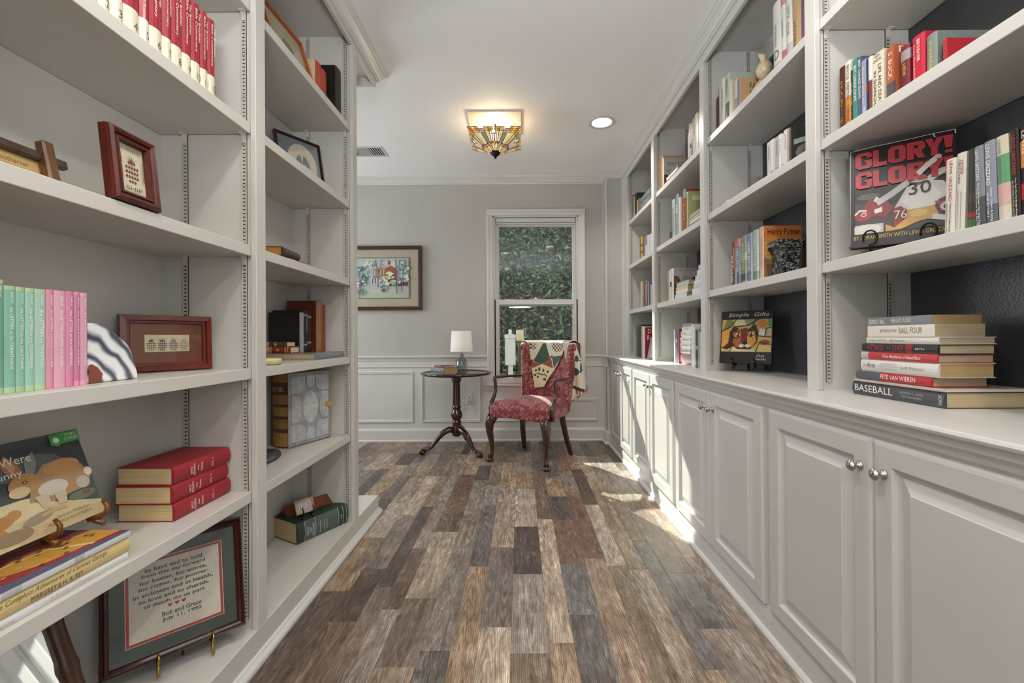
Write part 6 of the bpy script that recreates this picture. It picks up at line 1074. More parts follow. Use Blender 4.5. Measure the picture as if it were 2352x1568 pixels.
# ---------------------------------------------------------------- ceiling: can lights, leaded glass fixture, air vent
def can_light(x, y, label):
    r = thing('recessed_light', label, 'ceiling light', (x, y, CEIL))
    b = MB(); b.lathe([(.076, 0), (.104, 0), (.105, -.003), (.100, -.0055), (.080, -.0045), (.077, -.002)], 36, cap=False); b.build('trim_ring', 'trim_white', r)
    b = MB(); b.lathe([(.0001, -.0012), (.05, -.0014), (.0765, -.0022), (.0765, -.0005), (.0001, -.0005)], 36, cap=False); b.build('lens', 'lens_lit', r)
    l = lamp('can_lamp', 'SPOT', (x, y, CEIL-.03), CAN_POWER, CAN_COLOR, shadow_soft_size=.07, spot_size=R_(150), spot_blend=.6)
    return r
can_light(.647, 3.397, 'round recessed ceiling light in front of the window')
for k, (x, y) in enumerate(((.55, 1.15), (-.30, .55), (.55, -.9), (-.30, -1.5))):  # near pair read from shelf shadows; rear pair unseen, added as fill
    can_light(x, y, ('recessed ceiling light over the right shelves, nearest the photographer', 'recessed ceiling light over the left shelves, nearest the photographer', 'added recessed fill light behind the photographer on the right', 'added recessed fill light behind the photographer on the left')[k])

fx = thing('ceiling_fixture', 'square stained glass ceiling light with amber panels glowing', 'ceiling light', (-.185, 3.392, CEIL))
b = MB(); b.box((-.205, -.19, -.012), (.205, .19, 0), bev=.004); b.build('canopy', 'trim_white', fx)
b = MB(); b.lathe([(.008, -.23), (.008, -.012)], 10); b.build('stem', 'iron', fx)
AM = ['#c98c30', '#e0b25a', '#c8772c', '#e8c888', '#b9a24a', '#d9a050']; TAN = ['#e2c896', '#dcbc84', '#e8d4a8']
def fan():
    P = lambda x, y: ((x-1225)/830, (1090-y)/800)
    out = []; random.seed(5)
    def q(c, *pts): out.append((c, [P(*p) for p in pts]))
    def bil(A, B, Cc, D, u, v): 
        t = (A[0]+(B[0]-A[0])*u, A[1]+(B[1]-A[1])*u); s = (D[0]+(Cc[0]-D[0])*u, D[1]+(Cc[1]-D[1])*u); return (t[0]+(s[0]-t[0])*v, t[1]+(s[1]-t[1])*v)
    half = []
    def h(c, *pts): half.append((c, pts))
    A, B, Cc, D = (370, 290), (690, 280), (775, 482), (550, 490); E_, F_ = (985, 835), (900, 890)
    for i in range(3):
        for j in range(3): h(AM[(i*2+j*3) % 6], *[bil(A, B, Cc, D, (j+a)/3, (i+c)/3) for a, c in ((.0, .0), (1, .0), (1, 1), (0, 1))])
    for j in range(3): h(TAN[j], bil(A, B, Cc, D, j/3, 1), bil(A, B, Cc, D, (j+1)/3, 1), bil(D, Cc, E_, F_, (j+1)/3, 1), bil(D, Cc, E_, F_, j/3, 1))
    h('#9a8798', (735, 345), (870, 342), (932, 415), (772, 425)); h('#77745a', (775, 428), (932, 420), (1058, 770), (1000, 832))
    h('#c99a50', (880, 285), (1022, 285), (1040, 415), (934, 418)); h('#d9ba88', (936, 422), (1056, 422), (1128, 778), (1062, 748)); h('#8a8460', (1045, 365), (1130, 370), (1140, 425), (1058, 425)); h('#ecdfc8', (1075, 430), (1140, 430), (1166, 770), (1136, 775)); h('#c08a2e', (1028, 285), (1190, 288), (1190, 360), (1044, 360))
    h('#efe8d6', (1155, 510), (1205, 510), (1212, 770), (1175, 770))
    h('#a98a9e', (1010, 838), (1058, 790), (1100, 850), (1030, 896)); h('#b88a5a', (905, 893), (1005, 840), (1028, 898), (965, 950)); h('#b5602a', (1062, 770), (1140, 790), (1130, 880), (1100, 850))
    h('#e0be80', (968, 953), (1050, 905), (1135, 1086), (1076, 1086)); h('#a9ac84', (1075, 925), (1125, 905), (1190, 1086), (1140, 1086)); h('#e2c488', (1130, 885), (1160, 800), (1222, 880), (1222, 1086), (1195, 1086))
    for c, pts in half: q(c, *pts); q(c, *[(2450-x, y) for x, y in pts])
    q('#f0ead8', (1135, 378), (1275, 378), (1268, 492), (1150, 492)); q('#c98a30', (1150, 785), (1280, 785), (1222, 875))
    return out
FAN = fan()
for k in range(4):
    m = Matrix.Rotation(k*PI/2, 4, 'Z')
    # plane of one face: bottom edge at y=-.035, z=-.232; top edge at y=-.194, z=-.123
    o = Vector((0, -.035, -.232)); up = Vector((0, -.159, .109)); nrm = up.normalized().cross(Vector((1, 0, 0)))*-1
    def P3(u, v, d=0): return m @ (o+Vector((u*.194, 0, 0))+up*v+nrm*d)
    b = MB()
    for c, pts in FAN:
        cx_ = sum(p[0] for p in pts)/len(pts); cy_ = sum(p[1] for p in pts)/len(pts); n = len(pts)
        ins = [(cx_+(p[0]-cx_)*.90, cy_+(p[1]-cy_)*.90) for p in pts]
        b.add([P3(*p, .0) for p in ins]+[P3(*p, .0022) for p in ins], [list(range(n))]+[[i, (i+1) % n, n+(i+1) % n, n+i] for i in range(n)]+[list(range(n, 2*n))[::-1]], C(c))
    b.build('glass_panel', 'glass_lit', fx, recalc=False)
    b = MB()
    for c, pts in FAN:
        n = len(pts)
        for i in range(n):
            a, d = P3(*pts[i], .0011), P3(*pts[(i+1) % n], .0011); b.tube([a, d], .0019, 4, cap=False)
    b.build('lead_came', 'lead', fx, recalc=False)
b = MB(); b.prism([(-.030, -.030), (.030, -.030), (.030, .030), (-.030, .030)], -.236, -.228, 'z'); b.lathe([(.0001, -.282), (.009, -.28), (.009, -.268), (.026, -.258), (.036, -.240), (.038, -.230), (.0001, -.229)], 4); b.build('finial', 'iron', fx)
lamp('fixture_lamp', 'POINT', (-.185, 3.392, CEIL-.10), FIXTURE_POWER, (1, .80, .52), shadow_soft_size=.04)

vt = thing('air_vent', 'white ceiling air vent with grey louvres near the left bookcase end', 'vent', (-1.45, 3.90, CEIL))
b = MB(); rings(b, .50, .215, [(0, 0), (.004, .006), (.022, .007), (.026, .002)], Matrix.Rotation(PI, 4, 'X'), cap=False, base=False); b.build('vent_frame', 'trim_white', vt)
b = MB(); b.box((-.225, -.082, -.0025), (.225, .082, -.0008)); q = b.build('backing', 'paint_any', vt); q.color = C('#3d3c39')  # dark colour deepens the shade in the gaps between the slats
b = MB(); b.box((.0, -.08, -.006), (.12, .08, -.0028)); q = b.build('blank_plate', 'paint_any', vt); q.color = C('#9b9a96')
for x0, x1 in ((-.22, .0), (.122, .222)):
    n = int((x1-x0)/.02)
    for i in range(n):
        b = MB(); xx = x0+(i+.5)*(x1-x0)/n; b.add([(xx-.006, -.08, -.002), (xx+.004, -.08, -.008), (xx+.006, -.08, -.008), (xx-.004, -.08, -.002), (xx-.006, .08, -.002), (xx+.004, .08, -.008), (xx+.006, .08, -.008), (xx-.004, .08, -.002)], [(0, 1, 5, 4), (1, 2, 6, 5), (2, 3, 7, 6), (3, 0, 4, 7), (0, 3, 2, 1), (4, 5, 6, 7)]); b.build('slat', 'trim_white', vt)

# ---------------------------------------------------------------- watercolour on the back wall
SKY, LAW = '#b9c6cc', '#c3ccb8'
pw = [(SKY, rect(0, 0, 1, 1)), ('#d6d8d2', ell(.7, .8, .3, .14)), ('#c9d2d0', ell(.3, .88, .2, .1)), ('#bccabc', rect(0, 0, 1, .30)), (LAW, rect(0, .12, 1, .28)), ('#cfd4c0', ell(.5, .18, .35, .05)),
 ('#c9c2b8', [(.30, .74), (.62, .84), (.80, .72), (.74, .70), (.34, .68)]), ('#a5563f', [(.56, .40), (.56, .76), (.665, .83), (.77, .76), (.77, .40)]), ('#b57a55', [(.34, .44), (.34, .72), (.56, .76), (.56, .44)]), ('#8f4a3a', rect(.615, .84, .665, .94)), ('#d5cfc6', [(.54, .76), (.665, .85), (.79, .76), (.79, .735), (.665, .815), (.54, .735)]), ('#5a5f66', [(.48, .83), (.52, .85), (.56, .835)]),
 ('#6a3a3a', rect(.62, .30, .99, .40)), ('#7a3f38', rect(.55, .38, .78, .46))]
for x in (.36, .41, .46): pw += [('#dcdcd6', rect(x, .56, x+.025, .70)), ('#4f5f68', rect(x+.026, .56, x+.042, .70))]
for x in (.30, .35, .40, .45): pw += [('#e0ded6', rect(x, .36, x+.022, .50)), ('#53606a', rect(x+.022, .37, x+.04, .49))]
for x in (.48, .53): pw += [('#d8dad6', rect(x, .58, x+.02, .72))]
random.seed(3)
for cx0, cy0, rx, ry, cs, n in ((.13, .62, .13, .22, ('#5f7f78', '#7f9a80', '#a8bcae', '#46635f'), 40), (.27, .86, .12, .10, ('#6f8f70', '#9ab29a', '#c0cdbf'), 22), (.64, .56, .09, .09, ('#93ac70', '#bcccA0', '#d5dcc6'), 22), (.55, .47, .10, .07, ('#8aa56a', '#b6c89a', '#dfe2d0'), 22), (.90, .76, .10, .18, ('#7f9a90', '#a5b8a8', '#c8d2c8', '#5f7f80'), 44), (.93, .50, .07, .10, ('#b3c6b8', '#cdd8cc', '#5f7478'), 18), (.72, .38, .12, .06, ('#46605c', '#8aa58c', '#c5d0c2'), 22), (.10, .36, .12, .10, ('#a8bdb4', '#d0d9d0', '#7a6a70'), 22), (.12, .16, .11, .07, ('#56736e', '#80998e'), 16), (.55, .22, .06, .08, ('#93a898', '#c3cdbd', '#4e5f5c'), 14)):
    for _ in range(n):
        a, rr = random.random()*2*PI, math.sqrt(random.random()); s = random.uniform(.012, .035)
        pw.append((random.choice(cs), ell(cx0+rx*rr*math.cos(a), cy0+ry*rr*math.sin(a), s*1.2, s, 7, random.random(), random.random()*3)))
for pts, w_ in (([(.445, .26), (.455, .5), (.43, .75), (.40, .96)], .022), ([(.46, .5), (.49, .78), (.53, .97)], .016), ([(.79, .10), (.80, .4), (.79, .7), (.775, .96)], .026), ([(.80, .5), (.84, .75), (.85, .96)], .014), ([(.885, .14), (.895, .5), (.93, .78), (.96, .96)], .020), ([(.10, 0), (.12, .3), (.10, .7)], .020), ([(.12, .3), (.16, .6), (.19, .8)], .010)): pw.append(('#54525c', stroke(pts, w_))); pw.append(('#9a9aa2', stroke([(x+w_*.2, y) for x, y in pts], w_*.3)))
pic = framed('walnut framed watercolour of a brick house among trees on the back wall', face_mtx(-1.865, YB-.002, 1.374, (1, 0), 0), .845, .672, [(0, 0), (.001, .012), (.006, .018), (.014, .016), (.030, .012), (.034, .014), (.038, .006)], 'walnut', '#4a2a1a', '#bdb39c', .092, [(c, [(.02+.96*u, v) for u, v in p]) for c, p in pw], t=.022, inner=[(.010, '#7d7358')], name='framed_watercolour')

# ---------------------------------------------------------------- pedestal table, lamp, books, outlet
tb = thing('pedestal_table', 'round mahogany pedestal table with scalloped rim and claw feet', 'table', (-.611, 4.152, 0))
segs = 96; prof = [(.0001, .728), (.26, .728), (.318, .732), (.332, .742), (.336, .752), (.331, .757), (.322, .756), (.315, .7475), (.308, .746), (.0001, .746)]
vs, fs = [], []
for k in range(segs):
    a = 2*PI*k/segs
    for r, z in prof:
        f = 1+(.020*abs(math.sin(a*6))**.7-.012)*max(0, (r-.25)/.086) if r > .25 else 1
        vs.append((r*f*math.cos(a), r*f*math.sin(a), z))
n = len(prof); fs = [[k*n+i, ((k+1) % segs)*n+i, ((k+1) % segs)*n+i+1, k*n+i+1] for k in range(segs) for i in range(n-1)]
b = MB(); b.add(vs, fs, None, True); o = b.build('table_top', 'mahogany', tb)
b = MB(); b.lathe([(.0001, .728), (.075, .728), (.072, .718), (.052, .706), (.046, .698), (.050, .690), (.048, .676), (.038, .668), (.034, .650), (.037, .640), (.034, .632), (.036, .56), (.038, .46), (.036, .44), (.042, .43), (.044, .42), (.036, .412), (.038, .40), (.052, .37), (.056, .35), (.050, .325), (.036, .305), (.034, .298), (.046, .288), (.047, .278), (.040, .270), (.042, .25), (.046, .21), (.046, .165), (.030, .150), (.012, .142), (.0001, .14)], 28); b.build('column', 'mahogany', tb)
for ang in (math.atan2(-.105, -.303), math.atan2(-.205, .22), math.atan2(.309, .082)):
    b = MB(); pts = []; rad = []
    for rr, z, w in ((.02, .205, .034), (.07, .215, .034), (.12, .195, .031), (.17, .150, .027), (.205, .105, .023), (.24, .065, .019), (.275, .045, .017), (.305, .040, .020)):
        pts.append((rr*math.cos(ang), rr*math.sin(ang), z)); rad.append(w)
    b.tube(pts, rad, 12, squash=.9); lg = b.build('leg', 'mahogany', tb)
    f = MB(); e = Vector((math.cos(ang), math.sin(ang), 0)); s = Vector((-math.sin(ang), math.cos(ang), 0)); c0 = e*.318
    f.lathe([(.0001, 0.001), (.016, .003), (.024, .012), (.026, .024), (.022, .036), (.012, .044), (.0001, .046)], 14, (c0.x, c0.y, 0))
    for q in (-1, 0, 1): 
        d = (e*.9+s*.55*q).normalized(); f.tube([c0-e*.012+s*.008*q+Vector((0, 0, .048)), c0+d*.014+Vector((0, 0, .046)), c0+d*.028+Vector((0, 0, .026)), c0+d*.027+Vector((0, 0, .006))], [.010, .0095, .008, .005], 8)
    f.build('claw_foot', 'mahogany', lg)
lp = thing('table_lamp', 'clear glass bottle lamp with white tapered shade on the pedestal table', 'lamp', (-.567, 4.20, .7465))
b = MB(); b.lathe([(.050, .001), (.056, .006), (.0575, .02), (.0575, .105), (.054, .118), (.042, .130), (.026, .140), (.019, .152), (.018, .160), (.022, .166), (.022, .172), (.016, .175)], 32, cap=False); b.lathe([(.0001, .002), (.050, .001)], 32, cap=False); b.build('glass_base', 'bottle_glass', lp)
b = MB(); b.lathe([(.0001, .170), (.017, .170), (.018, .178), (.012, .182), (.0055, .186), (.0055, .26), (.0001, .26)], 16); b.build('stem', 'nickel', lp)
b = MB(); b.tube([(.012, .0, .17), (.010, 0, .10), (.02, .01, .03), (.04, .02, .006)], .0022, 6); b.build('cord', 'vinyl_white', lp)
b = MB(); b.lathe([(.108, .205), (.0945, .402), (.0925, .402), (.106, .205)], 40, cap=False); q = b.build('lamp_shade', 'lampshade', lp)
for p in MATS['lampshade'].node_tree.nodes:
    if p.type == 'BSDF_PRINCIPLED': p.inputs['Subsurface Weight'].default_value = 0
ct_ = thing('power_outlet', 'white wall outlet with plugs behind the pedestal table', 'outlet', (-.541, YB-.004, .443))
b = MB(); b.box((-.036, -.006, -.058), (.036, 0, .058), bev=.003); b.build('cover_plate', 'vinyl_white', ct_)
for z in (-.02, .02):
    b = MB(); b.lathe([(.0001, -.0085), (.015, -.0085), (.016, -.006), (.016, 0)], 16, (0, 0, z), 'y'); b.build('receptacle', 'vinyl_white', ct_)
    b = MB(); b.box((-.007, -.0095, z-.004), (-.005, -.0086, z+.005)); b.box((.005, -.0095, z-.004), (.007, -.0086, z+.005)); b.build('slots', 'slot_dark', ct_)
b = MB(); pts = [(-.585, 4.44, .725), (-.583, 4.48, .66), (-.580, 4.50, .56)]
for k in range(24): a = k*1.3; pts.append((-.583+.012*math.cos(a), 4.50+.012*math.sin(a), .545-.006*k))
pts += [(-.578, 4.50, .40), (-.585, 4.51, .345), (-.57, 4.52, .33), (-.555, 4.53, .36), (-.545, 4.535, .42)]
b.tube(pts, .0026, 6); b.box((-.556, 4.522, .41), (-.530, 4.5475, .436), bev=.004)
tag(b.build('coiled_cable', 'vinyl_white', recalc=False), 'thin white cord coiling down from the pedestal table to the outlet', 'cord')
book(basis((0, 0, 1), (.70, .714, 0), (-.714, .70, 0), (-.700, 3.968, .7578)), .050, .16, .205, '#6d7670', 'cloth_cover', 'thick grey green book with tan pages lying on the pedestal table', None, [('CAPTAIN', '#b9bdb2', .2, .7, .5, .35)], page='#b39862')
book(basis((0, 0, 1), (.70, .714, 0), (-.714, .70, 0), (-.700, 3.985, .8084)), .016, .13, .155, '#6e2026', 'cloth_cover', 'small thin dark red book on top of the grey green book', None, [('~', '#d8c8c0', .2, .8, .5, .2)], page='#c9bda6')

# ---------------------------------------------------------------- armchair and quilt
CH = -math.atan2(.527, .849)
ch = thing('armchair', 'red damask upholstered armchair with open wooden arms by the window', 'armchair', (.108, 3.91, 0), CH)
def back_xy(s, z):
    k = (z-.44)/.58
    return .195*s*(1+.18*k), .295-.10*abs(s)**4+.09*k
NS, NZ = 61, 16
def sheet(fn_in, fn_out, b):
    vs, fs = [], []; ring = []
    ss = [-1+2*i/(NS-1) for i in range(NS)]
    zs = [.40+(1.005-.40)*j/(NZ-1) for j in range(NZ)]
    rows = []
    for z in zs: rows.append([fn_in(s, z) for s in ss])
    # rounded top
    for q in (30, 60, 90, 120, 150): rows.append([tuple(Vector(fn_in(s, 1.005)).lerp(Vector(fn_out(s, 1.005)), (1-math.cos(R_(q)))/2)+Vector((0, 0, .026*math.sin(R_(q))))) for s in ss])
    for z in zs[::-1]: rows.append([fn_out(s, z) for s in ss])
    for r in rows: vs += r
    n = NS; m = len(rows)
    fs = [[i*n+j, i*n+j+1, (i+1)*n+j+1, (i+1)*n+j] for i in range(m-1) for j in range(n-1)]
    # rolled front edges of both wings
    for j in (0, n-1):
        col_ = [rows[i][j] for i in range(m)]
        base_ = len(vs); k = NZ
        inner, outer = col_[:k], col_[m-k:][::-1]; sx = -1 if j == 0 else 1
        bumps = []
        for q in range(1, 6):
            t = q/6
            for a, c in zip(inner, outer):
                p = Vector(a).lerp(Vector(c), t); bl = math.sin(PI*t)*(.022+.012*max(0, (a[2]-.85)/.15)); bumps.append((p.x+sx*.012*math.sin(PI*t), p.y-bl, p.z))
        vs.extend(bumps); lines = [list(range(0)),]
        idx = [[i*n+j for i in range(k)]]+[[base_+q*k+i for i in range(k)] for q in range(5)]+[[(m-1-i)*n+j for i in range(k)]]
        fs += [[idx[a][i], idx[a][i+1], idx[a+1][i+1], idx[a+1][i]] for a in range(6) for i in range(k-1)]
        topi = [idx[a][k-1] for a in range(7)]; mid = [(NZ+q)*n+j for q in range(5)]
        fs.append(topi+mid[::-1])
    b.add(vs, fs, None, True)
def nrm2(s, z):
    a, c = Vector(back_xy(s-.02, z)), Vector(back_xy(s+.02, z)); t = (c-a).normalized(); return Vector((t.y, -t.x))
def f_in(s, z):
    p = Vector(back_xy(s, z)); nn = nrm2(s, z); chn = .012*abs(math.sin(PI*2.5*(s+1)))**.55 if abs(s) < .8 else .012
    p = p+nn*(chn); return (p.x, p.y, z)
def f_out(s, z):
    p = Vector(back_xy(s, z)); nn = nrm2(s, z); th = .062+.014*abs(s)**4+.016*max(0, (z-.6)/.4)*abs(s)**4
    p = p-nn*th; return (p.x, p.y, z)
b = MB(); sheet(f_in, f_out, b); bk_ = b.build('back', 'damask', ch)
for sx in (-1, 1):
    b = MB(); p0 = (Vector(f_in(sx, .985))+Vector(f_out(sx, .985)))/2
    b.lathe([(.0001, -.036), (.018, -.036), (.034, -.031), (.042, -.020), (.044, .0), (.044, .09), (.0001, .10)], 22, (p0.x, p0.y-.004, .988), 'y'); b.lathe([(.0001, -.041), (.008, -.040), (.012, -.036)], 10, (p0.x, p0.y-.004, .988), 'y'); b.build('wing_scroll', 'damask', bk_)
# seat: domed tight cushion on an upholstered rail
N = 24; vs = []; rows = []
def seat_pt(u, v):
    w = .302-.050*(v+1)/2; return u*w, -.292+(v+1)/2*.54
lv = [(1.0, .388), (1.0, .40), (1.0, .455), (.995, .475), (.97, .495), (.92, .510)]
loop = []
for k in range(80):
    a = 2*PI*k/80; c, s = math.cos(a), math.sin(a); e = .22; u = math.copysign(abs(c)**e, c); v = math.copysign(abs(s)**e, s); loop.append((u, v))
b = MB(); 
for sc_, z in lv+[(.8, .527), (.6, .542), (.4, .551), (.2, .556)]: rows.append([(*seat_pt(u*sc_, v*sc_), z+(.012*(1-abs(u)) if v < -.9 and z < .42 else 0)) for u, v in loop])
vs = [p for r in rows for p in r]+[(*seat_pt(0, 0), .557), (0, -.04, .388)]; n = 80; m = len(rows)
fs = [[i*n+k, i*n+(k+1) % n, (i+1)*n+(k+1) % n, (i+1)*n+k] for i in range(m-1) for k in range(n)]+[[(m-1)*n+k, (m-1)*n+(k+1) % n, m*n] for k in range(n)]+[[(k+1) % n, k, m*n+1] for k in range(n)]
b.add(vs, fs, None, True); b.build('seat', 'damask', ch)
for sx in (-1, 1):
    b = MB(); b.tube([(sx*.30-.0, -.155, .722), (sx*.312, -.10, .724), (sx*.318, -.02, .720), (sx*.308, .09, .716), (sx*.285, .195, .714), (sx*.262, .235, .712)], [.017, .018, .019, .018, .017, .016], 10, squash=.75)
    b.tube([(sx*.302, -.163, .734), (sx*.304, -.155, .70), (sx*.305, -.142, .645), (sx*.306, -.142, .595), (sx*.308, -.168, .545), (sx*.310, -.202, .505), (sx*.311, -.214, .46), (sx*.310, -.210, .395)], [.016, .018, .017, .017, .019, .021, .021, .020], 10, squash=.8); b.build('arm', 'walnut', ch)
    b = MB(); b.tube([(sx*.262, -.245, .40), (sx*.270, -.258, .37), (sx*.284, -.272, .325), (sx*.282, -.270, .26), (sx*.274, -.258, .18), (sx*.270, -.252, .11), (sx*.272, -.256, .065), (sx*.280, -.268, .036)], [.046, .046, .040, .031, .024, .019, .018, .024], 12)
    b.lathe([(.0001, .001), (.022, .001), (.032, .008), (.034, .018), (.028, .030), (.018, .040), (.0001, .042)], 16, (sx*.283, -.274, 0)); b.build('leg', 'walnut', ch)
    b = MB()
    for i in range(8):
        t0, t1 = i/8, (i+1)/8
        def pt(t): return Vector((sx*(.205+.045*t), .165+.03*t+.075*t*t, .40*(1-t)))
        w0, w1 = .021-.006*t0, .021-.006*t1
        A_, B2 = pt(t0), pt(t1)
        b.add([A_+Vector((x*w0, y*w0, 0)) for x, y in ((-1, -1), (1, -1), (1, 1), (-1, 1))]+[B2+Vector((x*w1, y*w1, 0)) for x, y in ((-1, -1), (1, -1), (1, 1), (-1, 1))], [(0, 1, 5, 4), (1, 2, 6, 5), (2, 3, 7, 6), (3, 0, 4, 7)]+([(3, 2, 1, 0)] if i == 0 else [])+([(4, 5, 6, 7)] if i == 7 else []))
    b.build('leg', 'walnut', ch)
# quilt: patchwork draped over the top of the back
def inside(p, poly):
    x, y = p; r = False; n = len(poly)
    for i in range(n):
        (x1, y1), (x2, y2) = poly[i], poly[(i+1) % n]
        if (y1 > y) != (y2 > y) and x < (x2-x1)*(y-y1)/(y2-y1)+x1: r = not r
    return r
OUTL = [(-.97, 1.2), (-.97, 1.03), (-.874, .771), (-.737, .592), (-.25, .604), (-.037, .678), (.416, .824), (.76, .985), (.80, 1.06), (.80, 1.2)]
CREAM, DGREEN, RUST, TEAL, QRED = C('#cfc6b2'), C('#1f3530'), C('#8a4422'), C('#2c4a48'), C('#84212a')
PATCH = [('cream2', [(-.859, .782), (-.43, .817), (.161, .778), (-.062, .673), (-.25, .60), (-.76, .58)], C('#cfc39c')), ('g', [(-.317, 1.06), (-.588, .945), (-.84, .846), (-.431, .819), (-.002, .871), (-.181, .975)], DGREEN), ('rl', [(-.93, .847), (-.431, .819), (-.859, .782)], RUST), ('rr', [(-.394, .824), (.045, .877), (.159, .782)], RUST), ('t', [(.079, .893), (.68, .911), (.204, .782)], TEAL), ('r1', [(-.938, .854), (-.851, .87), (-.827, .846), (-.906, .84)], QRED), ('r2', [(-.029, .893), (.108, .912), (.13, .887), (.015, .876)], QRED)]
LEAFS = [(-.701, .760, .055, .012), (-.536, .770, .06, .021), (-.309, .762, .055, .017), (-.062, .749, .045, .015), (-.734, .717, .06, .012), (-.598, .698, .06, .011), (-.219, .676, .10, .014)]
BERR = [(-.637, .731), (-.56, .729), (-.481, .724), (-.42, .72), (-.358, .718), (-.29, .722), (-.233, .724), (-.17, .716), (-.124, .706)]
CHK = [[(-1.0, 1.05), (-.80, 1.05), (-.727, .96), (-.904, .965), (-.985, .981)], [(-.007, 1.05), (.95, 1.05), (.514, .948), (.267, .937), (.063, .966)]]
def qcol(s, z):
    for x, y, a, c in LEAFS:
        if ((s-x)/a)**2+((z-y)/c)**2 < 1: return C('#33473a')
    for x, y in BERR:
        if ((s-x)/.030)**2+((z-y)/.009)**2 < 1: return C('#9a2a2c') if x > -.4 else C('#3a2420')
    for p in CHK:
        if inside((s, z), p) and (int((s+2)/.075)+int(z/.017)) % 2: return C('#4a3a30') if (int((s+2)/.075)) % 3 else C('#6a6050')
    for nm, p, c in PATCH:
        if inside((s, z), p):
            if nm in ('g', 't') and (int((s+2)*61)*7+int(z*223)*13) % 9 == 0: return C('#8f9c80')
            return c
    return CREAM
b = MB(); QN = 220; zr = [.59+i*.003 for i in range(150)]; zr = [z for z in zr if z <= 1.022]
def qpt(s, z):
    p = Vector(back_xy(s, z))+nrm2(s, z)*(.019+.004*math.sin(9*s+20*z)); return Vector((p.x, p.y, z))
cells = []; vid = {}; QV = []; 
def gv(i, j):
    if (i, j) not in vid:
        s = -1.0+2.0*i/QN
        if j < len(zr): p = qpt(s, zr[j])
        else:
            q = (j-len(zr)+1)/10; a = Vector(qpt(s, zr[-1])); o_ = Vector(f_out(s, 1.0)); nn = nrm2(s, 1.0)
            if q <= .6: p = a.lerp(Vector((o_.x-nn.x*.012, o_.y-nn.y*.012, a.z)), q/.6)+Vector((0, 0, .026*math.sin(PI*q/.6)))
            else: p = Vector((o_.x-nn.x*.012, o_.y-nn.y*.012, 1.02-(q-.6)*.35))
        vid[(i, j)] = len(QV); QV.append(p)
    return vid[(i, j)]
QF, QC = [], []
for j in range(len(zr)+9):
    for i in range(QN):
        s = -1.0+2.0*(i+.5)/QN; z = zr[j] if j < len(zr)-1 else 1.03+.004*(j-len(zr))
        if j < len(zr)-1 and not inside((s, z), OUTL): continue
        QF.append([gv(i, j), gv(i+1, j), gv(i+1, j+1), gv(i, j+1)]); QC.append(qcol(s, z) if j < len(zr)-1 else (C('#b9b2a4') if (i//6+j//3) % 2 else CREAM))
QT = len(QF)
qm = Matrix.Translation((.108, 3.91, 0)) @ Matrix.Rotation(CH, 4, 'Z')
b.m = qm
o0 = len(b.v); b.v += [tuple(qm @ p) for p in QV]; b.f += QF; b.c += QC; b.smooth += [True]*len(QF)
b.m = None
# hanging rear corner of the quilt beside the chair
HP = [(.40, 1.03), (.505, 1.03), (.542, .90), (.573, .743), (.592, .624), (.577, .587), (.521, .522), (.503, .542), (.480, .488), (.442, .52), (.42, .60), (.42, .835)]
hn = 96; H0, H1 = .40, .60; Z0, Z1 = .485, 1.035
def hy(x, z): return 4.05-(x-.40)*.62+.008*math.sin(x*90)+.03*(1.03-z)
hid = {}
def hv(i, j):
    if (i, j) not in hid:
        x = H0+(H1-H0)*i/hn; z = Z0+(Z1-Z0)*j/(2*hn); hid[(i, j)] = len(b.v); b.v.append((x, hy(x, z), z))
    return hid[(i, j)]
def hcol(x, z):
    for cx_, cz, rx, rz in ((.517, .885, .017, .030), (.511, .765, .026, .034), (.55, .80, .006, .05)):
        if ((x-cx_)/rx)**2+((z-cz)/rz)**2 < 1: return C('#274038')
    if abs(((x-.52)**2+(z-.82)**2)**.5-.055) < .004: return C('#274038')
    zz = z-.62+(x-.5)*.35
    if abs(zz) < .012+.012*abs((x*28) % 1-.5): return C('#4a2420')
    if -.05 < zz < 0 and x > .51: return C('#9a6a3c') if (int(x*120)) % 3 else CREAM
    e = min(abs(z-(.522+(x-.521)*1.16)) if x > .521 else 1, abs(z-(.488+(x-.48)*2.1)) if .48 <= x < .505 else 1, abs(z-(.52-(x-.442)*.84)) if x < .48 else 1)
    return C('#4a2420') if e < .010 else CREAM
for j in range(2*hn):
    for i in range(hn):
        x = H0+(H1-H0)*(i+.5)/hn; z = Z0+(Z1-Z0)*(j+.5)/(2*hn)
        if inside((x, z), HP): b.f.append([hv(i, j), hv(i+1, j), hv(i+1, j+1), hv(i, j+1)]); b.c.append(hcol(x, z)); b.smooth.append(True)
q = b.build('quilt', 'print_matte', recalc=False); tag(q, 'patchwork quilt with green triangles draped over the red armchair back', 'quilt')
so = q.modifiers.new('thickness', 'SOLIDIFY'); so.thickness = .005; so.offset = 1

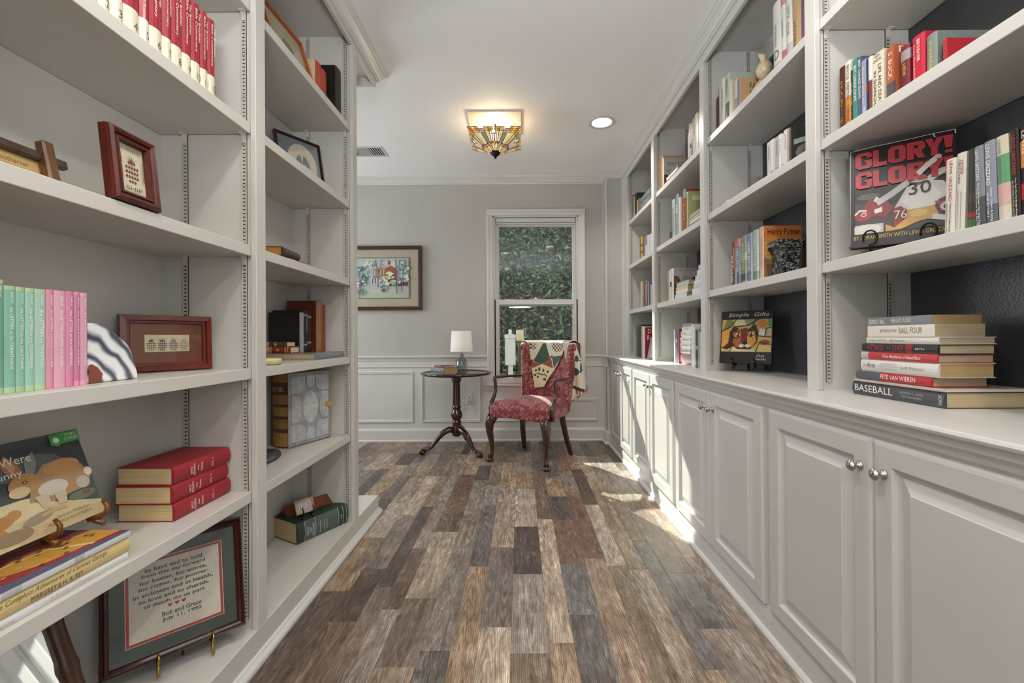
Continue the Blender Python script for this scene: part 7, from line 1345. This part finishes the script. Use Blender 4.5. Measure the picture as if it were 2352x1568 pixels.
# ---------------------------------------------------------------- outside the window
gd = MB(); gd.box((-9, 4.72, -.45), (9, 20, -.30)); struct(gd.build('ground_outside', 'soil'))
random.seed(8); b = MB(); LC = ['#4a5a44', '#3c4b3a', '#566848', '#6c7c50', '#33423a', '#5a6b5c', '#7f8c5c', '#48584c', '#2f3b33']
for k in range(11000):
    x = random.uniform(-1.9, 2.6); z = random.uniform(-.3, 3.72); y = 9.0+random.random()**1.5*.9+.25*math.sin(x*2.3+z*1.7)
    L = random.uniform(.07, .13); W_ = L*random.uniform(.30, .42); a = random.uniform(0, 2*PI); t = random.uniform(-.9, .9)
    d = Vector((math.cos(a), -.35*random.random(), math.sin(a)*.8-.25)).normalized(); s = d.cross(Vector((t, -1, random.uniform(-.6, .8)))).normalized(); p = Vector((x, y, z)); u = s.cross(d)
    c = C(random.choice(LC)); 
    if random.random() < .05: c = C('#9aa35e')
    b.add([p-d*L*.5, p+s*W_*.5+u*.004, p+d*L*.5, p-s*W_*.5+u*.004], [(0, 1, 2, 3)], c)
hg = b.build('hedge', 'leaf', recalc=False); tag(hg, 'tall dense evergreen hedge filling the view through the window', 'hedge', kind='stuff')
b = MB(); b.box((-2.6, 9.75, -.3), (3.2, 10.4, 3.6)); q = b.build('hedge_core', 'leaf', hg, recalc=False)
for k in range(9):
    bb_ = MB(); x = -1.6+k*.5; bb_.tube([(x, 9.6, -.3), (x+.1, 9.55, .8), (x-.08, 9.5, 1.8), (x+.12, 9.55, 2.9)], [.045, .04, .03, .02], 7); bb_.build('branch', 'bark', hg)
fp = thing('white_post_box', 'white boxed post with a small finial outside the window', 'post', (-.142, 6.2, -.30))
b = MB(); b.box((-.030, -.03, 0), (.036, .03, .99)); b.build('post', 'vinyl_white', fp)
b = MB(); b.box((-.075, -.06, .985), (.073, .06, 1.36), bev=.006); b.box((-.060, -.064, 1.0), (.058, -.06, 1.31)); b.box((-.082, -.068, 1.36), (.08, .068, 1.425), bev=.01); b.build('panelled_box', 'vinyl_white', fp, recalc=False)
b = MB(); b.lathe([(.036, 1.425), (.03, 1.437), (.016, 1.445), (.026, 1.46), (.028, 1.475), (.016, 1.49), (.0001, 1.494)], 16); b.build('finial', 'vinyl_white', fp)
sl = thing('garden_post', 'brown wooden post topped by a cream lantern box outside the window', 'post', (.0, 6.35, -.30))
b = MB(); b.tube([(-.002, 0, 0), (.004, 0, .7), (0, 0, 1.38)], [.042, .040, .038], 10); b.build('post', 'bark', sl)
b = MB(); b.box((-.062, -.05, 1.325), (.058, .05, 1.49), bev=.012); q = b.build('lantern_box', 'ceramic', sl); q.color = C('#cfc4a0')
th_ = thing('thermometer', 'small white thermometer hanging outside the lower window pane', 'thermometer', (.048, 4.66, 1.08))
b = MB(); b.box((-.014, -.006, 0), (.014, .006, .098), bev=.003); b.build('case', 'vinyl_white', th_)
b = MB(); b.box((-.008, -.0072, .012), (.008, -.0062, .086)); q = b.build('scale', 'paint_any', th_); q.color = C('#6a6c70')
b = MB(); b.tube([(0, 0, .098), (-.002, 0, .15), (0, 0, .21)], .0012, 5); b.build('string', 'iron', th_)
fit_texts()
